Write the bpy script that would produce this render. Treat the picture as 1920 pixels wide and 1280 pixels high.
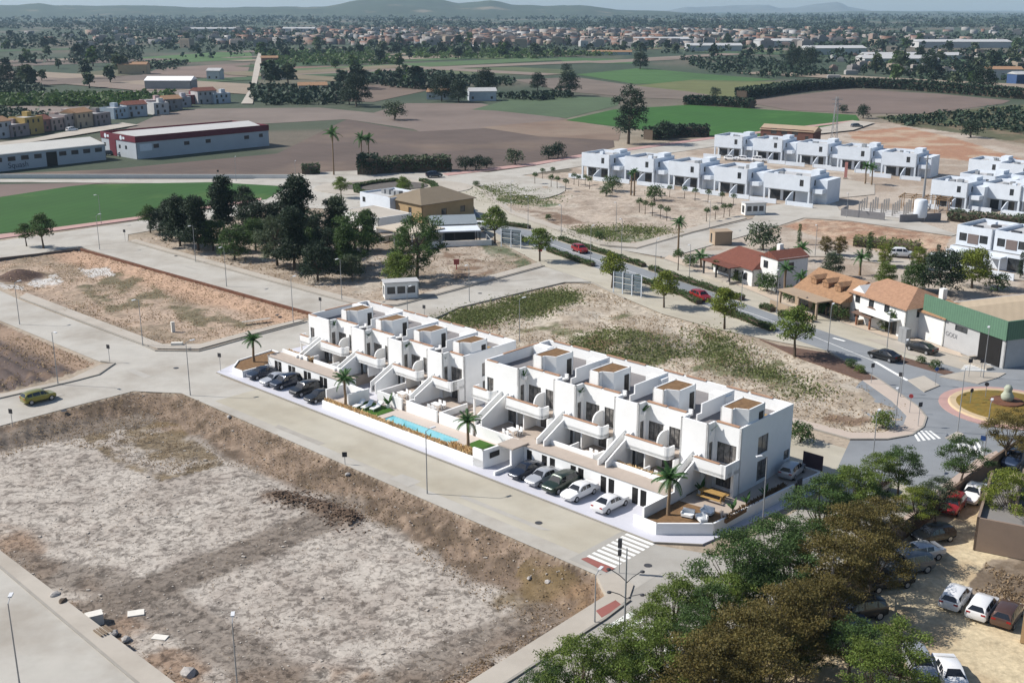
import bpy, bmesh, math, random
import numpy as np
from mathutils import Vector, Matrix
R = math.radians
for o in list(bpy.data.objects): bpy.data.objects.remove(o)
SC = bpy.context.scene; COL = SC.collection
rnd = random.Random(7); NR = np.random.RandomState(11)

# ---------------------------------------------------------------- camera
F, HC, HZ = 2100.0, 46.0, 14.0            # focal length in photo pixels, camera height, horizon row
PIT = math.atan((640-HZ)/F)
cam = bpy.data.cameras.new('camera'); cam.sensor_width = 36; cam.lens = F/1920*36
cam.clip_start = 0.5; cam.clip_end = 60000
camo = bpy.data.objects.new('camera', cam); COL.objects.link(camo)
camo.location = (0, 0, HC); camo.rotation_euler = (math.pi/2-PIT, 0, 0)
SC.camera = camo

# ---------------------------------------------------------------- sky, sun, exposure
SHA, SEL = R(-9), R(42)                    # direction shadows fall, sun elevation
w = bpy.data.worlds.new('World'); SC.world = w; w.use_nodes = True
nt = w.node_tree; nt.nodes.clear()
sky = nt.nodes.new('ShaderNodeTexSky'); sky.sky_type = 'NISHITA'; sky.sun_disc = False
sky.sun_elevation = SEL; sky.sun_rotation = math.atan2(-math.cos(SHA), -math.sin(SHA))
sky.altitude = 60; sky.air_density = 1.0; sky.dust_density = 0.9; sky.ozone_density = 2.0
bgn = nt.nodes.new('ShaderNodeBackground'); bgn.inputs[1].default_value = 0.09
wo = nt.nodes.new('ShaderNodeOutputWorld')
nt.links.new(sky.outputs[0], bgn.inputs[0]); nt.links.new(bgn.outputs[0], wo.inputs[0])
sl = bpy.data.lights.new('sun', 'SUN'); sl.energy = 4.8; sl.angle = R(0.53); sl.color = (1, 0.955, 0.89)
so = bpy.data.objects.new('sun', sl); COL.objects.link(so); so.location = (-200, 40, 200)
sd = Vector((math.cos(SHA)*math.cos(SEL), math.sin(SHA)*math.cos(SEL), -math.sin(SEL)))
so.rotation_euler = sd.to_track_quat('-Z', 'Y').to_euler()
vs = SC.view_settings; vs.view_transform = 'Standard'; vs.look = 'None'; vs.gamma = 1; vs.use_curve_mapping = False
vs.exposure = 0.33

# ---------------------------------------------------------------- place finding
def ray(x, y):
    u = (x-960)/F; v = (y-640)/F
    return (u, math.cos(PIT)-v*math.sin(PIT), -math.sin(PIT)-v*math.cos(PIT))
def G(x, y, z=0.0):                         # a point of the survey photo on the level z
    r = ray(x, y); t = (z-HC)/r[2]
    return Vector((r[0]*t, r[1]*t, z))
def proj(X, Y, Z):
    d = Z-HC; yc = Y*math.cos(PIT)-d*math.sin(PIT); up = Y*math.sin(PIT)+d*math.cos(PIT)
    return 960+F*X/yc, 640-F*up/yc
AA = R(-43.4); UD = Vector((math.cos(AA), math.sin(AA), 0)); WD = Vector((-math.sin(AA), math.cos(AA), 0))
OO = G(430, 700)
def S(u, w_, z=0.0):                        # site grid of the white terraces: u along the street, w away from it
    return OO+UD*u+WD*w_+Vector((0, 0, z))

# ---------------------------------------------------------------- objects
def setp(o, label=None, cat=None, group=None, kind=None):
    if label: o['label'] = label
    if cat: o['category'] = cat
    if group: o['group'] = group
    if kind: o['kind'] = kind
    return o
def thing(name, label, cat, loc=(0, 0, 0), rz=0.0, group=None, scale=None):
    o = bpy.data.objects.new(name, None); COL.objects.link(o); o.empty_display_size = 0.3
    o.location = loc; o.rotation_euler = (0, 0, rz)
    if scale: o.scale = scale
    return setp(o, label, cat, group)
def link(name, mesh, parent=None, loc=None, rz=None, mat=None, kind=None, scale=None):
    o = bpy.data.objects.new(name, mesh); COL.objects.link(o)
    if parent: o.parent = parent
    if loc is not None: o.location = loc
    if rz is not None: o.rotation_euler = (0, 0, rz)
    if scale is not None: o.scale = scale
    if mat is not None:
        o.material_slots[0].link = 'OBJECT'; o.material_slots[0].material = mat
    if kind: o['kind'] = kind
    return o
ORD = ['first', 'second', 'third', 'fourth', 'fifth', 'sixth', 'seventh', 'eighth', 'ninth', 'tenth', 'eleventh', 'twelfth', 'thirteenth', 'fourteenth', 'fifteenth']

class MB:
    def __init__(s): s.v = []; s.f = []
    def quad(s, a, b, c, d):
        n = len(s.v); s.v += [tuple(a), tuple(b), tuple(c), tuple(d)]; s.f.append((n, n+1, n+2, n+3)); return s
    def poly(s, pts):
        n = len(s.v); s.v += [tuple(p) for p in pts]; s.f.append(tuple(range(n, n+len(pts)))); return s
    def box(s, x0, x1, y0, y1, z0, z1):
        n = len(s.v)
        s.v += [(x0, y0, z0), (x1, y0, z0), (x1, y1, z0), (x0, y1, z0), (x0, y0, z1), (x1, y0, z1), (x1, y1, z1), (x0, y1, z1)]
        s.f += [tuple(n+i for i in q) for q in ((0, 3, 2, 1), (4, 5, 6, 7), (0, 1, 5, 4), (1, 2, 6, 5), (2, 3, 7, 6), (3, 0, 4, 7))]
        return s
    def prism(s, pts, z0, z1, bottom=True):   # pts counter-clockwise from above
        a = 0
        for i in range(len(pts)):
            p, q = pts[i], pts[(i+1) % len(pts)]; a += p[0]*q[1]-q[0]*p[1]
        if a < 0: pts = pts[::-1]
        n = len(s.v); k = len(pts)
        s.v += [(p[0], p[1], z0) for p in pts]+[(p[0], p[1], z1) for p in pts]
        s.f.append(tuple(range(n+k, n+2*k)))
        if bottom: s.f.append(tuple(range(n+k-1, n-1, -1)))
        for i in range(k):
            j = (i+1) % k; s.f.append((n+i, n+j, n+k+j, n+k+i))
        return s
    def tube(s, pts, rad, n=6, cap=True):
        pts = [Vector(p) for p in pts]; rings = []
        for i, p in enumerate(pts):
            t = (pts[min(i+1, len(pts)-1)]-pts[max(i-1, 0)]).normalized()
            a = t.orthogonal().normalized() if abs(t.z) < .95 else (Vector((1, 0, 0))-t*t.x).normalized()
            b = t.cross(a); r = rad[i] if hasattr(rad, '__len__') else rad
            m = len(s.v)
            s.v += [tuple(p+(a*math.cos(2*math.pi*k/n)+b*math.sin(2*math.pi*k/n))*r) for k in range(n)]
            rings.append(m)
        for a, b in zip(rings, rings[1:]):
            for k in range(n): s.f.append((a+k, a+(k+1) % n, b+(k+1) % n, b+k))
        if cap:
            s.f.append(tuple(rings[-1]+k for k in range(n))); s.f.append(tuple(rings[0]+k for k in reversed(range(n))))
        return s
    def lathe(s, prof, n=10, cx=0, cy=0):
        rings = []
        for r, z in prof:
            m = len(s.v); s.v += [(cx+r*math.cos(2*math.pi*k/n), cy+r*math.sin(2*math.pi*k/n), z) for k in range(n)]; rings.append(m)
        for a, b in zip(rings, rings[1:]):
            for k in range(n): s.f.append((a+k, a+(k+1) % n, b+(k+1) % n, b+k))
        s.f.append(tuple(rings[-1]+k for k in range(n))); s.f.append(tuple(rings[0]+k for k in reversed(range(n))))
        return s
    def wall(s, p0, p1, z0, z1, holes=(), t=.22, top=None):
        # outward side is to the right of p0->p1 ; holes (s0,s1,za,zb)
        dx, dy = p1[0]-p0[0], p1[1]-p0[1]; L = math.hypot(dx, dy); dx /= L; dy /= L; nx, ny = dy, -dx
        def P(a, z, d=0): return (p0[0]+dx*a-nx*d, p0[1]+dy*a-ny*d, z)
        xs = sorted(set([0, L]+[h[0] for h in holes]+[h[1] for h in holes])); zs = sorted(set([z0, z1]+[h[2] for h in holes]+[h[3] for h in holes]))
        for a, b in zip(xs, xs[1:]):
            for c, d in zip(zs, zs[1:]):
                m, q = (a+b)/2, (c+d)/2
                if any(h[0] < m < h[1] and h[2] < q < h[3] for h in holes): continue
                s.quad(P(a, c), P(b, c), P(b, d), P(a, d))
        for h in holes:
            a, b, c, d = h
            s.quad(P(a, c), P(a, c, t), P(b, c, t), P(b, c)); s.quad(P(a, d), P(b, d), P(b, d, t), P(a, d, t))
            s.quad(P(a, c), P(a, d), P(a, d, t), P(a, c, t)); s.quad(P(b, c), P(b, c, t), P(b, d, t), P(b, d))
        s.quad(P(L, z0, t), P(0, z0, t), P(0, z1, t), P(L, z1, t))
        s.quad(P(0, z1), P(L, z1), P(L, z1, t), P(0, z1, t))
        s.quad(P(0, z0), P(0, z1), P(0, z1, t), P(0, z0, t)); s.quad(P(L, z0), P(L, z0, t), P(L, z1, t), P(L, z1))
        return s
    def xf(s, M):
        s.v = [tuple(M @ Vector(p)) for p in s.v]; return s
    def add(s, o, M=None):
        n = len(s.v); s.v += [tuple(M @ Vector(p)) for p in o.v] if M else o.v
        s.f += [tuple(n+i for i in f) for f in o.f]; return s
    def mesh(s, name, mat, smooth=None):
        me = bpy.data.meshes.new(name); me.from_pydata(s.v, [], s.f); me.materials.append(mat)
        if smooth is not None:
            me.polygons.foreach_set('use_smooth', [True]*len(me.polygons)); me.set_sharp_from_angle(angle=R(smooth))
        me.update(); return me
    def build(s, name, mat, parent=None, loc=None, rz=None, kind=None, smooth=None):
        return link(name, s.mesh(name, mat, smooth), parent, loc, rz, kind=kind)
def npmesh(name, v, f, mat, col=None):       # v (n,3), f (m,3|4) arrays ; col (n,3) colours per vertex
    me = bpy.data.meshes.new(name); v = np.asarray(v, np.float32); f = np.asarray(f, np.int32); m, k = f.shape
    me.vertices.add(len(v)); me.vertices.foreach_set('co', v.ravel())
    me.loops.add(m*k); me.loops.foreach_set('vertex_index', f.ravel())
    me.polygons.add(m); me.polygons.foreach_set('loop_start', np.arange(0, m*k, k, dtype=np.int32))
    me.update(calc_edges=True); me.validate()
    if col is not None:
        a = me.color_attributes.new('tint', 'FLOAT_COLOR', 'POINT')
        c = np.ones((len(v), 4), np.float32); c[:, :np.shape(col)[1]] = col; a.data.foreach_set('color', c.ravel())
    me.materials.append(mat); return me

# ---------------------------------------------------------------- materials
KA = 0.66
def lin(c): c = c/255.0; return c/12.92 if c <= .04045 else ((c+.055)/1.055)**2.4
def C(r, g, b, k=None): k = KA if k is None else k; return (min(lin(r)*k, .85), min(lin(g)*k, .85), min(lin(b)*k, .85))
MATS = {}
def mat(name, col, rough=.85, var=.10, sc=.6, bump=0, bsc=8, metal=0, spec=.3, tint=False, detail=5, mottle=None, wave=None, coat=0, trans=0, dist=.02, grit=None):
    """principled, colour broken up by world-space noise; mottle=(col,scale,lo,hi) adds blotches of a second colour"""
    if name in MATS: return MATS[name]
    m = bpy.data.materials.new(name); m.use_nodes = True; n = m.node_tree.nodes; l = m.node_tree.links; n.clear()
    out = n.new('ShaderNodeOutputMaterial'); p = n.new('ShaderNodeBsdfPrincipled'); l.new(p.outputs[0], out.inputs[0])
    p.inputs['Roughness'].default_value = rough; p.inputs['Metallic'].default_value = metal; p.inputs['Specular IOR Level'].default_value = spec
    p.inputs['Coat Weight'].default_value = coat; p.inputs['Coat Roughness'].default_value = .05
    geo = n.new('ShaderNodeNewGeometry'); cur = None
    base = n.new('ShaderNodeRGB'); base.outputs[0].default_value = (*col, 1); cur = base.outputs[0]
    if tint:
        at = n.new('ShaderNodeAttribute'); at.attribute_name = 'tint'
        mm = n.new('ShaderNodeMix'); mm.data_type = 'RGBA'; mm.blend_type = 'MULTIPLY'; mm.inputs[0].default_value = 1
        l.new(cur, mm.inputs[6]); l.new(at.outputs[0], mm.inputs[7]); cur = mm.outputs[2]
    if grit:                                    # (scale, lo, hi, factor): small dark clods, as strong as the alpha of the tint
        s2, lo, hi, fac = grit; acc = None
        for ss, of in ((s2, 0.0), (s2*.42, .015)):
            nz = n.new('ShaderNodeTexNoise'); nz.inputs['Scale'].default_value = ss; nz.inputs['Detail'].default_value = 10; nz.inputs['Roughness'].default_value = .72; nz.inputs['Distortion'].default_value = .6
            l.new(geo.outputs[0], nz.inputs[0]); rp = n.new('ShaderNodeMapRange'); rp.inputs[1].default_value = lo+of; rp.inputs[2].default_value = hi+of; l.new(nz.outputs[0], rp.inputs[0])
            ml = n.new('ShaderNodeMath'); ml.operation = 'MULTIPLY'; l.new(rp.outputs[0], ml.inputs[0]); l.new(at.outputs['Alpha'], ml.inputs[1])
            mm = n.new('ShaderNodeMix'); mm.data_type = 'RGBA'; mm.blend_type = 'MULTIPLY'; l.new(ml.outputs[0], mm.inputs[0]); l.new(cur, mm.inputs[6]); mm.inputs[7].default_value = (fac, fac*.98, fac*.97, 1); cur = mm.outputs[2]
    if mottle:
        c2, s2, lo, hi = mottle
        nz = n.new('ShaderNodeTexNoise'); nz.inputs['Scale'].default_value = s2; nz.inputs['Detail'].default_value = 8; nz.inputs['Roughness'].default_value = .62
        l.new(geo.outputs[0], nz.inputs[0])
        rp = n.new('ShaderNodeMapRange'); rp.inputs[1].default_value = lo; rp.inputs[2].default_value = hi; l.new(nz.outputs[0], rp.inputs[0])
        mm = n.new('ShaderNodeMix'); mm.data_type = 'RGBA'; l.new(rp.outputs[0], mm.inputs[0]); l.new(cur, mm.inputs[6]); mm.inputs[7].default_value = (*c2, 1); cur = mm.outputs[2]
    if wave:                                    # (angle, spacing, strength): rows
        ang, spc, st = wave
        mp = n.new('ShaderNodeMapping'); mp.inputs['Rotation'].default_value = (0, 0, ang); l.new(geo.outputs[0], mp.inputs[0])
        wv = n.new('ShaderNodeTexWave'); wv.inputs['Scale'].default_value = 1/(spc*3.18); wv.inputs['Distortion'].default_value = 1.2; wv.inputs['Detail'].default_value = 2
        l.new(mp.outputs[0], wv.inputs[0])
        rp = n.new('ShaderNodeMapRange'); rp.inputs[3].default_value = 1-st; rp.inputs[4].default_value = 1+st; l.new(wv.outputs[1], rp.inputs[0])
        vm = n.new('ShaderNodeVectorMath'); vm.operation = 'SCALE'; l.new(cur, vm.inputs[0]); l.new(rp.outputs[0], vm.inputs['Scale']); cur = vm.outputs[0]
    if var:
        nz = n.new('ShaderNodeTexNoise'); nz.inputs['Scale'].default_value = sc; nz.inputs['Detail'].default_value = detail; nz.inputs['Roughness'].default_value = .65
        l.new(geo.outputs[0], nz.inputs[0])
        rp = n.new('ShaderNodeMapRange'); rp.inputs[1].default_value = .25; rp.inputs[2].default_value = .75; rp.inputs[3].default_value = 1-var; rp.inputs[4].default_value = 1+var
        l.new(nz.outputs[0], rp.inputs[0])
        vm = n.new('ShaderNodeVectorMath'); vm.operation = 'SCALE'; l.new(cur, vm.inputs[0]); l.new(rp.outputs[0], vm.inputs['Scale']); cur = vm.outputs[0]
    l.new(cur, p.inputs['Base Color'])
    if bump:
        nb = n.new('ShaderNodeTexNoise'); nb.inputs['Scale'].default_value = bsc; nb.inputs['Detail'].default_value = 4; l.new(geo.outputs[0], nb.inputs[0])
        bp = n.new('ShaderNodeBump'); bp.inputs['Strength'].default_value = bump; bp.inputs['Distance'].default_value = dist
        l.new(nb.outputs[0], bp.inputs['Height']); l.new(bp.outputs[0], p.inputs['Normal'])
    if trans:                                   # leaves let some light through
        tr = n.new('ShaderNodeBsdfTranslucent'); l.new(cur, tr.inputs[0]); mx = n.new('ShaderNodeMixShader'); mx.inputs[0].default_value = trans
        l.new(p.outputs[0], mx.inputs[1]); l.new(tr.outputs[0], mx.inputs[2]); l.new(mx.outputs[0], out.inputs[0])
    MATS[name] = m; return m
M_white = mat('white_render', (.80, .80, .79), .8, .045, .7, bump=.12, bsc=14)
M_white2 = mat('weathered_white_wall', (.70, .70, .68), .85, .10, .9, mottle=((.5, .48, .44), .9, .58, .8))
M_villa = mat('villa_white', (.60, .645, .70), .8, .08, .5)
M_glass = mat('window_glass', (.035, .04, .045), .06, .35, .9, spec=.6, detail=1)
M_frame = mat('dark_window_frame', (.03, .03, .032), .5, 0)
M_terr = mat('terracotta', C(196, 156, 128), .85, .18, 3)
M_gravel = mat('brown_gravel', C(150, 118, 84), .95, .25, 5, mottle=(C(120, 92, 66), 2.5, .45, .65))
M_tile = mat('beige_floor_tile', C(205, 190, 176), .7, .08, 1.2)
M_greytile = mat('grey_floor_tile', C(150, 146, 146), .7, .10, 1.2)
M_black = mat('black_door_paint', (.014, .013, .013), .5, .2, 2)
M_wood = mat('golden_wood', C(196, 158, 96), .7, .2, 4)
M_conc = mat('concrete_paving', C(206, 197, 184), .9, .07, .35, mottle=(C(184, 174, 160), .12, .45, .75), bump=.05)
M_road = mat('concrete_road', C(207, 202, 192), .9, .08, .35, mottle=(C(184, 176, 164), .11, .45, .68))
M_roadw = mat('sandy_road', C(208, 201, 184), .9, .07, .3, mottle=(C(190, 181, 162), .09, .42, .7), wave=(R(43.4+90), 2.6, .025))
M_asph = mat('grey_asphalt', C(158, 162, 166), .85, .08, .3, mottle=(C(138, 142, 146), .08, .45, .7))
M_mark = mat('road_paint', (.74, .74, .71), .8, .14, 1.5)
M_kerb = mat('kerb_stone', C(178, 172, 162), .9, .10, 1)
M_pink = mat('pink_paving', C(206, 168, 160), .9, .10, .5)
M_red = mat('red_paving', C(170, 108, 100), .9, .12, .5)
M_lilac = mat('pale_site_paving', (.50, .50, .545), .85, .04, .5)
M_steel = mat('galvanised_steel', (.30, .31, .32), .5, .1, 3, metal=.3)
M_dark = mat('dark_metal', (.05, .05, .055), .5, .1, 3)
M_brownwall = mat('brown_retaining_wall', C(128, 88, 68), .9, .2, .6, mottle=(C(104, 68, 52), .8, .45, .7))
M_beige = mat('beige_render', C(190, 168, 144), .9, .08, .6)
M_trunk = mat('bark', (.10, .075, .055), .95, .3, 6)
M_rubber = mat('tyre_rubber', (.016, .016, .017), .8, 0)
M_rim = mat('wheel_rim', (.42, .43, .45), .35, 0, metal=.7)
# ================================================================ ground
def vnoise(x, y, sc, seed):
    g = np.random.RandomState(seed).rand(256, 256); x = x/sc; y = y/sc
    xi = np.floor(x).astype(int); yi = np.floor(y).astype(int); fx = x-xi; fy = y-yi
    fx = fx*fx*(3-2*fx); fy = fy*fy*(3-2*fy)
    a = g[yi % 256, xi % 256]; b = g[yi % 256, (xi+1) % 256]; c = g[(yi+1) % 256, xi % 256]; d = g[(yi+1) % 256, (xi+1) % 256]
    return (a*(1-fx)+b*fx)*(1-fy)+(c*(1-fx)+d*fx)*fy
def fbm(x, y, sc, seed, oc=4):
    r = 0; am = 1; t = 0
    for i in range(oc):
        r = r+am*vnoise(x, y, sc/2**i, seed+i*17); t += am; am *= .55
    return r/t
def softpoly(pl, k=7):
    return inpoly(X+(n1-.5)*k*2.2+(n4-.5)*k*.6, Y+(n5-.5)*k*2.2+(n2-.5)*k*.6, GP(pl))*1.0
def inpoly(x, y, pts):
    ins = np.zeros(x.shape, bool); n = len(pts); j = n-1
    for i in range(n):
        xi, yi = pts[i][:2]; xj, yj = pts[j][:2]
        if yi != yj:
            ins ^= ((yi > y) != (yj > y)) & (x < (xj-xi)*(y-yi)/(yj-yi)+xi)
        j = i
    return ins
def segdist(x, y, pts):
    d = np.full(x.shape, 1e9)
    for a, b in zip(pts, pts[1:]):
        ax, ay, bx, by = a[0], a[1], b[0], b[1]; L = (bx-ax)**2+(by-ay)**2+1e-9
        t = np.clip(((x-ax)*(bx-ax)+(y-ay)*(by-ay))/L, 0, 1)
        d = np.minimum(d, np.hypot(x-ax-t*(bx-ax), y-ay-t*(by-ay)))
    return d
def GP(l, z=0): return [G(x, y, z) for x, y in l]
def sm(x, a, b): t = np.clip((x-a)/(b-a), 0, 1); return t*t*(3-2*t)
def lerp(a, b, t): return a+(b-a)*t[..., None]
def cc(*c): return np.array(C(*c))
# --- plots, as survey outlines
LOT1 = GP([(-80, 818), (0, 799), (250, 734), (340, 738), (1118, 1078), (1137, 1117), (860, 1290), (330, 1282), (0, 1034), (-80, 975)])
LOT1_ROADEDGE = GP([(-80, 818), (0, 799), (250, 734), (340, 738), (1118, 1078)])
LOT1_NEAR = GP([(1137, 1117), (860, 1290), (330, 1282), (0, 1034), (-80, 975)])
LOT2 = GP([(-60, 490), (0, 484), (150, 470), (585, 594), (470, 622), (375, 648), (295, 650), (40, 552), (-60, 515)])
LOT2_WALL = GP([(150, 466), (590, 592)])
LOT0 = GP([(-80, 585), (0, 606), (180, 682), (130, 700), (0, 735), (-80, 755)])
LOT3 = GP([(800, 602), (860, 578), (1058, 531), (1109, 532), (1171, 562), (1330, 622), (1470, 662), (1640, 722), (1715, 770), (1722, 795), (1665, 816), (1594, 818), (1482, 788), (980, 650)])
LOT4 = GP([(890, 348), (985, 328), (1075, 322), (1250, 362), (1440, 392), (1400, 402), (1195, 462), (1140, 458), (960, 398)])
PARK = GP([(250, 450), (430, 410), (640, 375), (840, 400), (1015, 490), (1008, 506), (860, 540), (744, 568), (671, 566), (480, 515)])
LOT6 = GP([(1470, 424), (1510, 411), (1597, 416), (1784, 442), (1770, 470), (1650, 470), (1560, 452)])
CARPARK = GP([(1250, 1300), (1500, 1130), (1700, 985), (1850, 870), (1990, 800), (2100, 1100), (2000, 1400), (1250, 1400)])
SITE = [S(-3, -1), S(74, -1), S(75, 31), S(-3, 31)]
VILLAS = GP([(1075, 322), (1060, 305), (1330, 262), (1600, 228), (1770, 235), (2000, 300), (2050, 640), (1600, 640), (1250, 490), (1380, 415), (1440, 392), (1250, 362)])
SCRUB = GP([(1640, 218), (1730, 214), (1900, 197), (2050, 200), (2050, 290), (1800, 250), (1690, 235)])
BED = GP([(1400, 612), (1460, 640), (1551, 661), (1640, 705), (1618, 712), (1500, 668), (1420, 640)])

rows = np.concatenate([np.geomspace(38, 620, 600), np.geomspace(650, 16000, 55)]); ncol = 620
t = np.linspace(-1, 1, ncol); gx = t[None, :]*(rows[:, None]*.62+14); gy = np.repeat(rows[:, None], ncol, 1)
X, Y = gx.ravel(), gy.ravel()
n1 = fbm(X, Y, 9, 1); n2 = fbm(X, Y, 2.4, 2); n3 = fbm(X, Y, 30, 3); n4 = fbm(X, Y, 1.1, 5, 3); n5 = fbm(X, Y, 5, 9, 4)
Z = np.full(X.shape, -.05); col = np.tile(cc(196, 180, 160), (len(X), 1))
col = lerp(col, cc(168, 152, 132), sm(n1, .4, .7))
far = sm(Y, 330, 620)
cf = np.tile(cc(76, 88, 68), (len(X), 1)); cf = lerp(cf, cc(116, 108, 94), sm(fbm(X, Y, 170, 21, 2), .52, .62)); cf = lerp(cf, cc(66, 82, 62), sm(fbm(X, Y, 90, 22, 3), .5, .6))
leftfar = sm(Y+X*.25, 205, 235)*(1-sm(X, 10, 40))
col = lerp(col, cf, np.maximum(far, leftfar*.95))
# foreground plot: pale crust, brown banks, wheel tracks
i1 = inpoly(X, Y, LOT1); dr = segdist(X, Y, LOT1_ROADEDGE); dn = segdist(X, Y, LOT1_NEAR)
pale = lerp(np.tile(cc(208, 198, 186), (len(X), 1)), cc(180, 169, 158), sm(n2*.45+n4*.55, .48, .60)*.8)
pale = lerp(pale, cc(184, 172, 160), sm(n1, .5, .74)*.6)
pale = lerp(pale, cc(218, 209, 197), sm(fbm(X, Y, 4, 41), .55, .7)*.6)
brown = lerp(np.tile(cc(148, 128, 110), (len(X), 1)), cc(114, 98, 82), sm(n2, .4, .65)); brown = lerp(brown, cc(176, 154, 134), sm(n4, .52, .72)*.7)
bw = 5.2+5.5*(n1-.45)+2.0*(n5-.5)
c1 = lerp(pale, brown, 1-sm(dr, bw-1.0, bw+.9))
olive = cc(132, 112, 78)
gpat = inpoly(X, Y, GP([(900, 1105), (1000, 1030), (1110, 1085), (1100, 1120), (960, 1150)]))|inpoly(X, Y, GP([(150, 800), (230, 765), (330, 775), (420, 850), (300, 880), (220, 850)]))
c1 = lerp(c1, olive, gpat*sm(n2, .3, .55)*.8)
c1 = lerp(c1, cc(164, 134, 108), (1-sm(dn, 2.0+2*n1, 4.2+2*n1))*.75*sm(n2, .3, .6))
TRK = GP([(150, 1130), (262, 1085), (430, 1020), (620, 945), (640, 925)]); TRK2 = GP([(20, 1030), (262, 1085), (420, 1180), (560, 1275)]); TRK3 = GP([(0, 815), (120, 790), (250, 770)]); TRK4 = GP([(700, 1275), (860, 1200), (1010, 1130)])
for k, tr in enumerate((TRK, TRK2, TRK3, TRK4)):
    d = segdist(X, Y, tr); wv = .5+.5*np.cos(d*6.2+n1*2.5)
    c1 = lerp(c1, np.array(C(142, 130, 118))*(.82+.34*wv[:, None]), (1-sm(d, 1.3+n2, 2.4+n2))*(.9, .75, .85, .75)[k])
RUB = GP([(510, 905), (560, 915), (640, 940), (655, 955)])
col = np.where(i1[:, None], c1, col)
slope = sm(dr, .2, 4.2); Z = np.where(i1, -.05-.3*sm(dr, .05, .5)-.95*slope+(n2-.5)*.5*(1-sm(dr, 3, 6))+.30*np.abs(np.sin(X*2.2+Y*.7+n1*6))*(1-sm(dr, 2.6, 4.5))*slope+(n4-.5)*.12, Z)
dr2 = segdist(X, Y, RUB); Z = np.where(i1, Z+(1-sm(dr2, .1, 1.4))*(.1+.6*n4), Z); col = lerp(col, cc(126, 106, 90), i1*(1-sm(dr2, .4, 2.2))*sm(n4, .2, .5))
# upper left plot
i2 = inpoly(X, Y, LOT2); dw = segdist(X, Y, LOT2_WALL)
c2 = lerp(np.tile(cc(206, 182, 160), (len(X), 1)), cc(170, 152, 130), sm(n1*.6+n2*.4, .42, .6)); c2 = lerp(c2, cc(206, 180, 156), sm(n5, .55, .72)*.7)
c2 = lerp(c2, cc(212, 176, 148), (1-sm(dw, 3+3*n1, 6+4*n1))*.85)
gg = inpoly(X, Y, GP([(310, 560), (400, 575), (470, 605), (420, 615), (340, 600)]))|inpoly(X, Y, GP([(130, 520), (250, 500), (330, 560), (200, 580)]))
c2 = lerp(c2, cc(112, 108, 78), gg*sm(n2, .35, .6)*.8)
ch = np.zeros(len(X))
for pl in ([(48, 528), (70, 515), (105, 508), (120, 525), (70, 533)], [(148, 498), (200, 497), (216, 511), (165, 514)], [(-10, 528), (40, 530), (46, 541), (0, 541)]): ch = np.maximum(ch, inpoly(X, Y, GP(pl))*1.0)
c2 = lerp(c2, cc(236, 232, 226), ch*sm(n2, .22, .42))
Z = np.where(i2, -.05-.5*sm(segdist(X, Y, LOT2+LOT2[:1]), .3, 4)+(n2-.5)*.4+(1-sm(dw, .4, 5))*.35*(n4), Z)
mdc = G(35, 515); md = np.hypot(X-mdc.x, (Y-mdc.y)); Z = np.where(i2, Z+1.6*(1-sm(md, 0, 5)), Z); c2 = lerp(c2, cc(112, 90, 80), 1-sm(md, 3.6, 5))
col = np.where(i2[:, None], c2, col)
# dark ploughed plot far left
i0 = inpoly(X, Y, LOT0); de = segdist(X, Y, GP([(-80, 600), (0, 620), (160, 685)])); fu = .5+.5*np.sin((X*.73+Y*.69)*3.0+n1*7)
c0 = lerp(np.tile(cc(112, 98, 92), (len(X), 1)), cc(88, 76, 72), fu*.8); c0 = lerp(c0, cc(142, 118, 98), sm(n2, .5, .7)*.7); c0 = lerp(c0, cc(176, 150, 128), 1-sm(de, 1, 3))
col = np.where(i0[:, None], c0, col); Z = np.where(i0, -.05+(fu-.5)*.45*sm(de, 1, 4)+(n4-.5)*.25, Z)
# plot behind the terraces
def sand(g, b, pale=(220, 207, 188), dark=(186, 169, 148), green=(112, 118, 74)):
    c = lerp(np.tile(cc(*pale), (len(X), 1)), cc(*dark), sm(n1*.5+n2*.5, .44, .62)*.8); c = lerp(c, cc(222, 212, 196), sm(n5, .56, .74)*.6)
    c = lerp(c, cc(*green), g*sm(n2*.6+n5*.4, .34, .62)*.85); return lerp(c, cc(140, 112, 90), b*sm(n2, .35, .6)*.8)
i3 = inpoly(X, Y, LOT3); g3 = np.zeros(len(X)); b3 = np.zeros(len(X))
for pl in ([(820, 600), (900, 572), (1060, 542), (1085, 555), (1000, 590), (900, 612)], [(950, 595), (1060, 600), (1130, 628), (1110, 640), (980, 615)], [(1060, 660), (1130, 620), (1240, 640), (1330, 610), (1420, 680), (1500, 710), (1560, 735), (1500, 745), (1380, 690), (1250, 672), (1120, 690)], [(1150, 590), (1220, 585), (1210, 600), (1150, 602)]):
    g3 = np.maximum(g3, softpoly(pl))
for pl in ([(1100, 640), (1160, 625), (1180, 660), (1110, 670)], [(1560, 775), (1650, 770), (1640, 805), (1570, 800)], [(1280, 605), (1330, 615), (1320, 635), (1270, 625)], [(850, 612), (930, 610), (930, 622), (850, 624)]): b3 = np.maximum(b3, softpoly(pl, 4))
col = np.where(i3[:, None], sand(g3, b3), col); Z = np.where(i3, -.05+(n1-.5)*.9*sm(segdist(X, Y, LOT3+LOT3[:1]), .5, 5)+(n2-.5)*.35, Z)
mc = G(1180, 645); dd = np.hypot((X-mc.x)*.7+(Y-mc.y)*.4, (Y-mc.y)*.8-(X-mc.x)*.3); Z = np.where(i3, Z+1.1*(1-sm(dd, 0, 8)), Z)
i4 = inpoly(X, Y, LOT4); g4 = np.zeros(len(X)); b4 = np.zeros(len(X))
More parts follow.
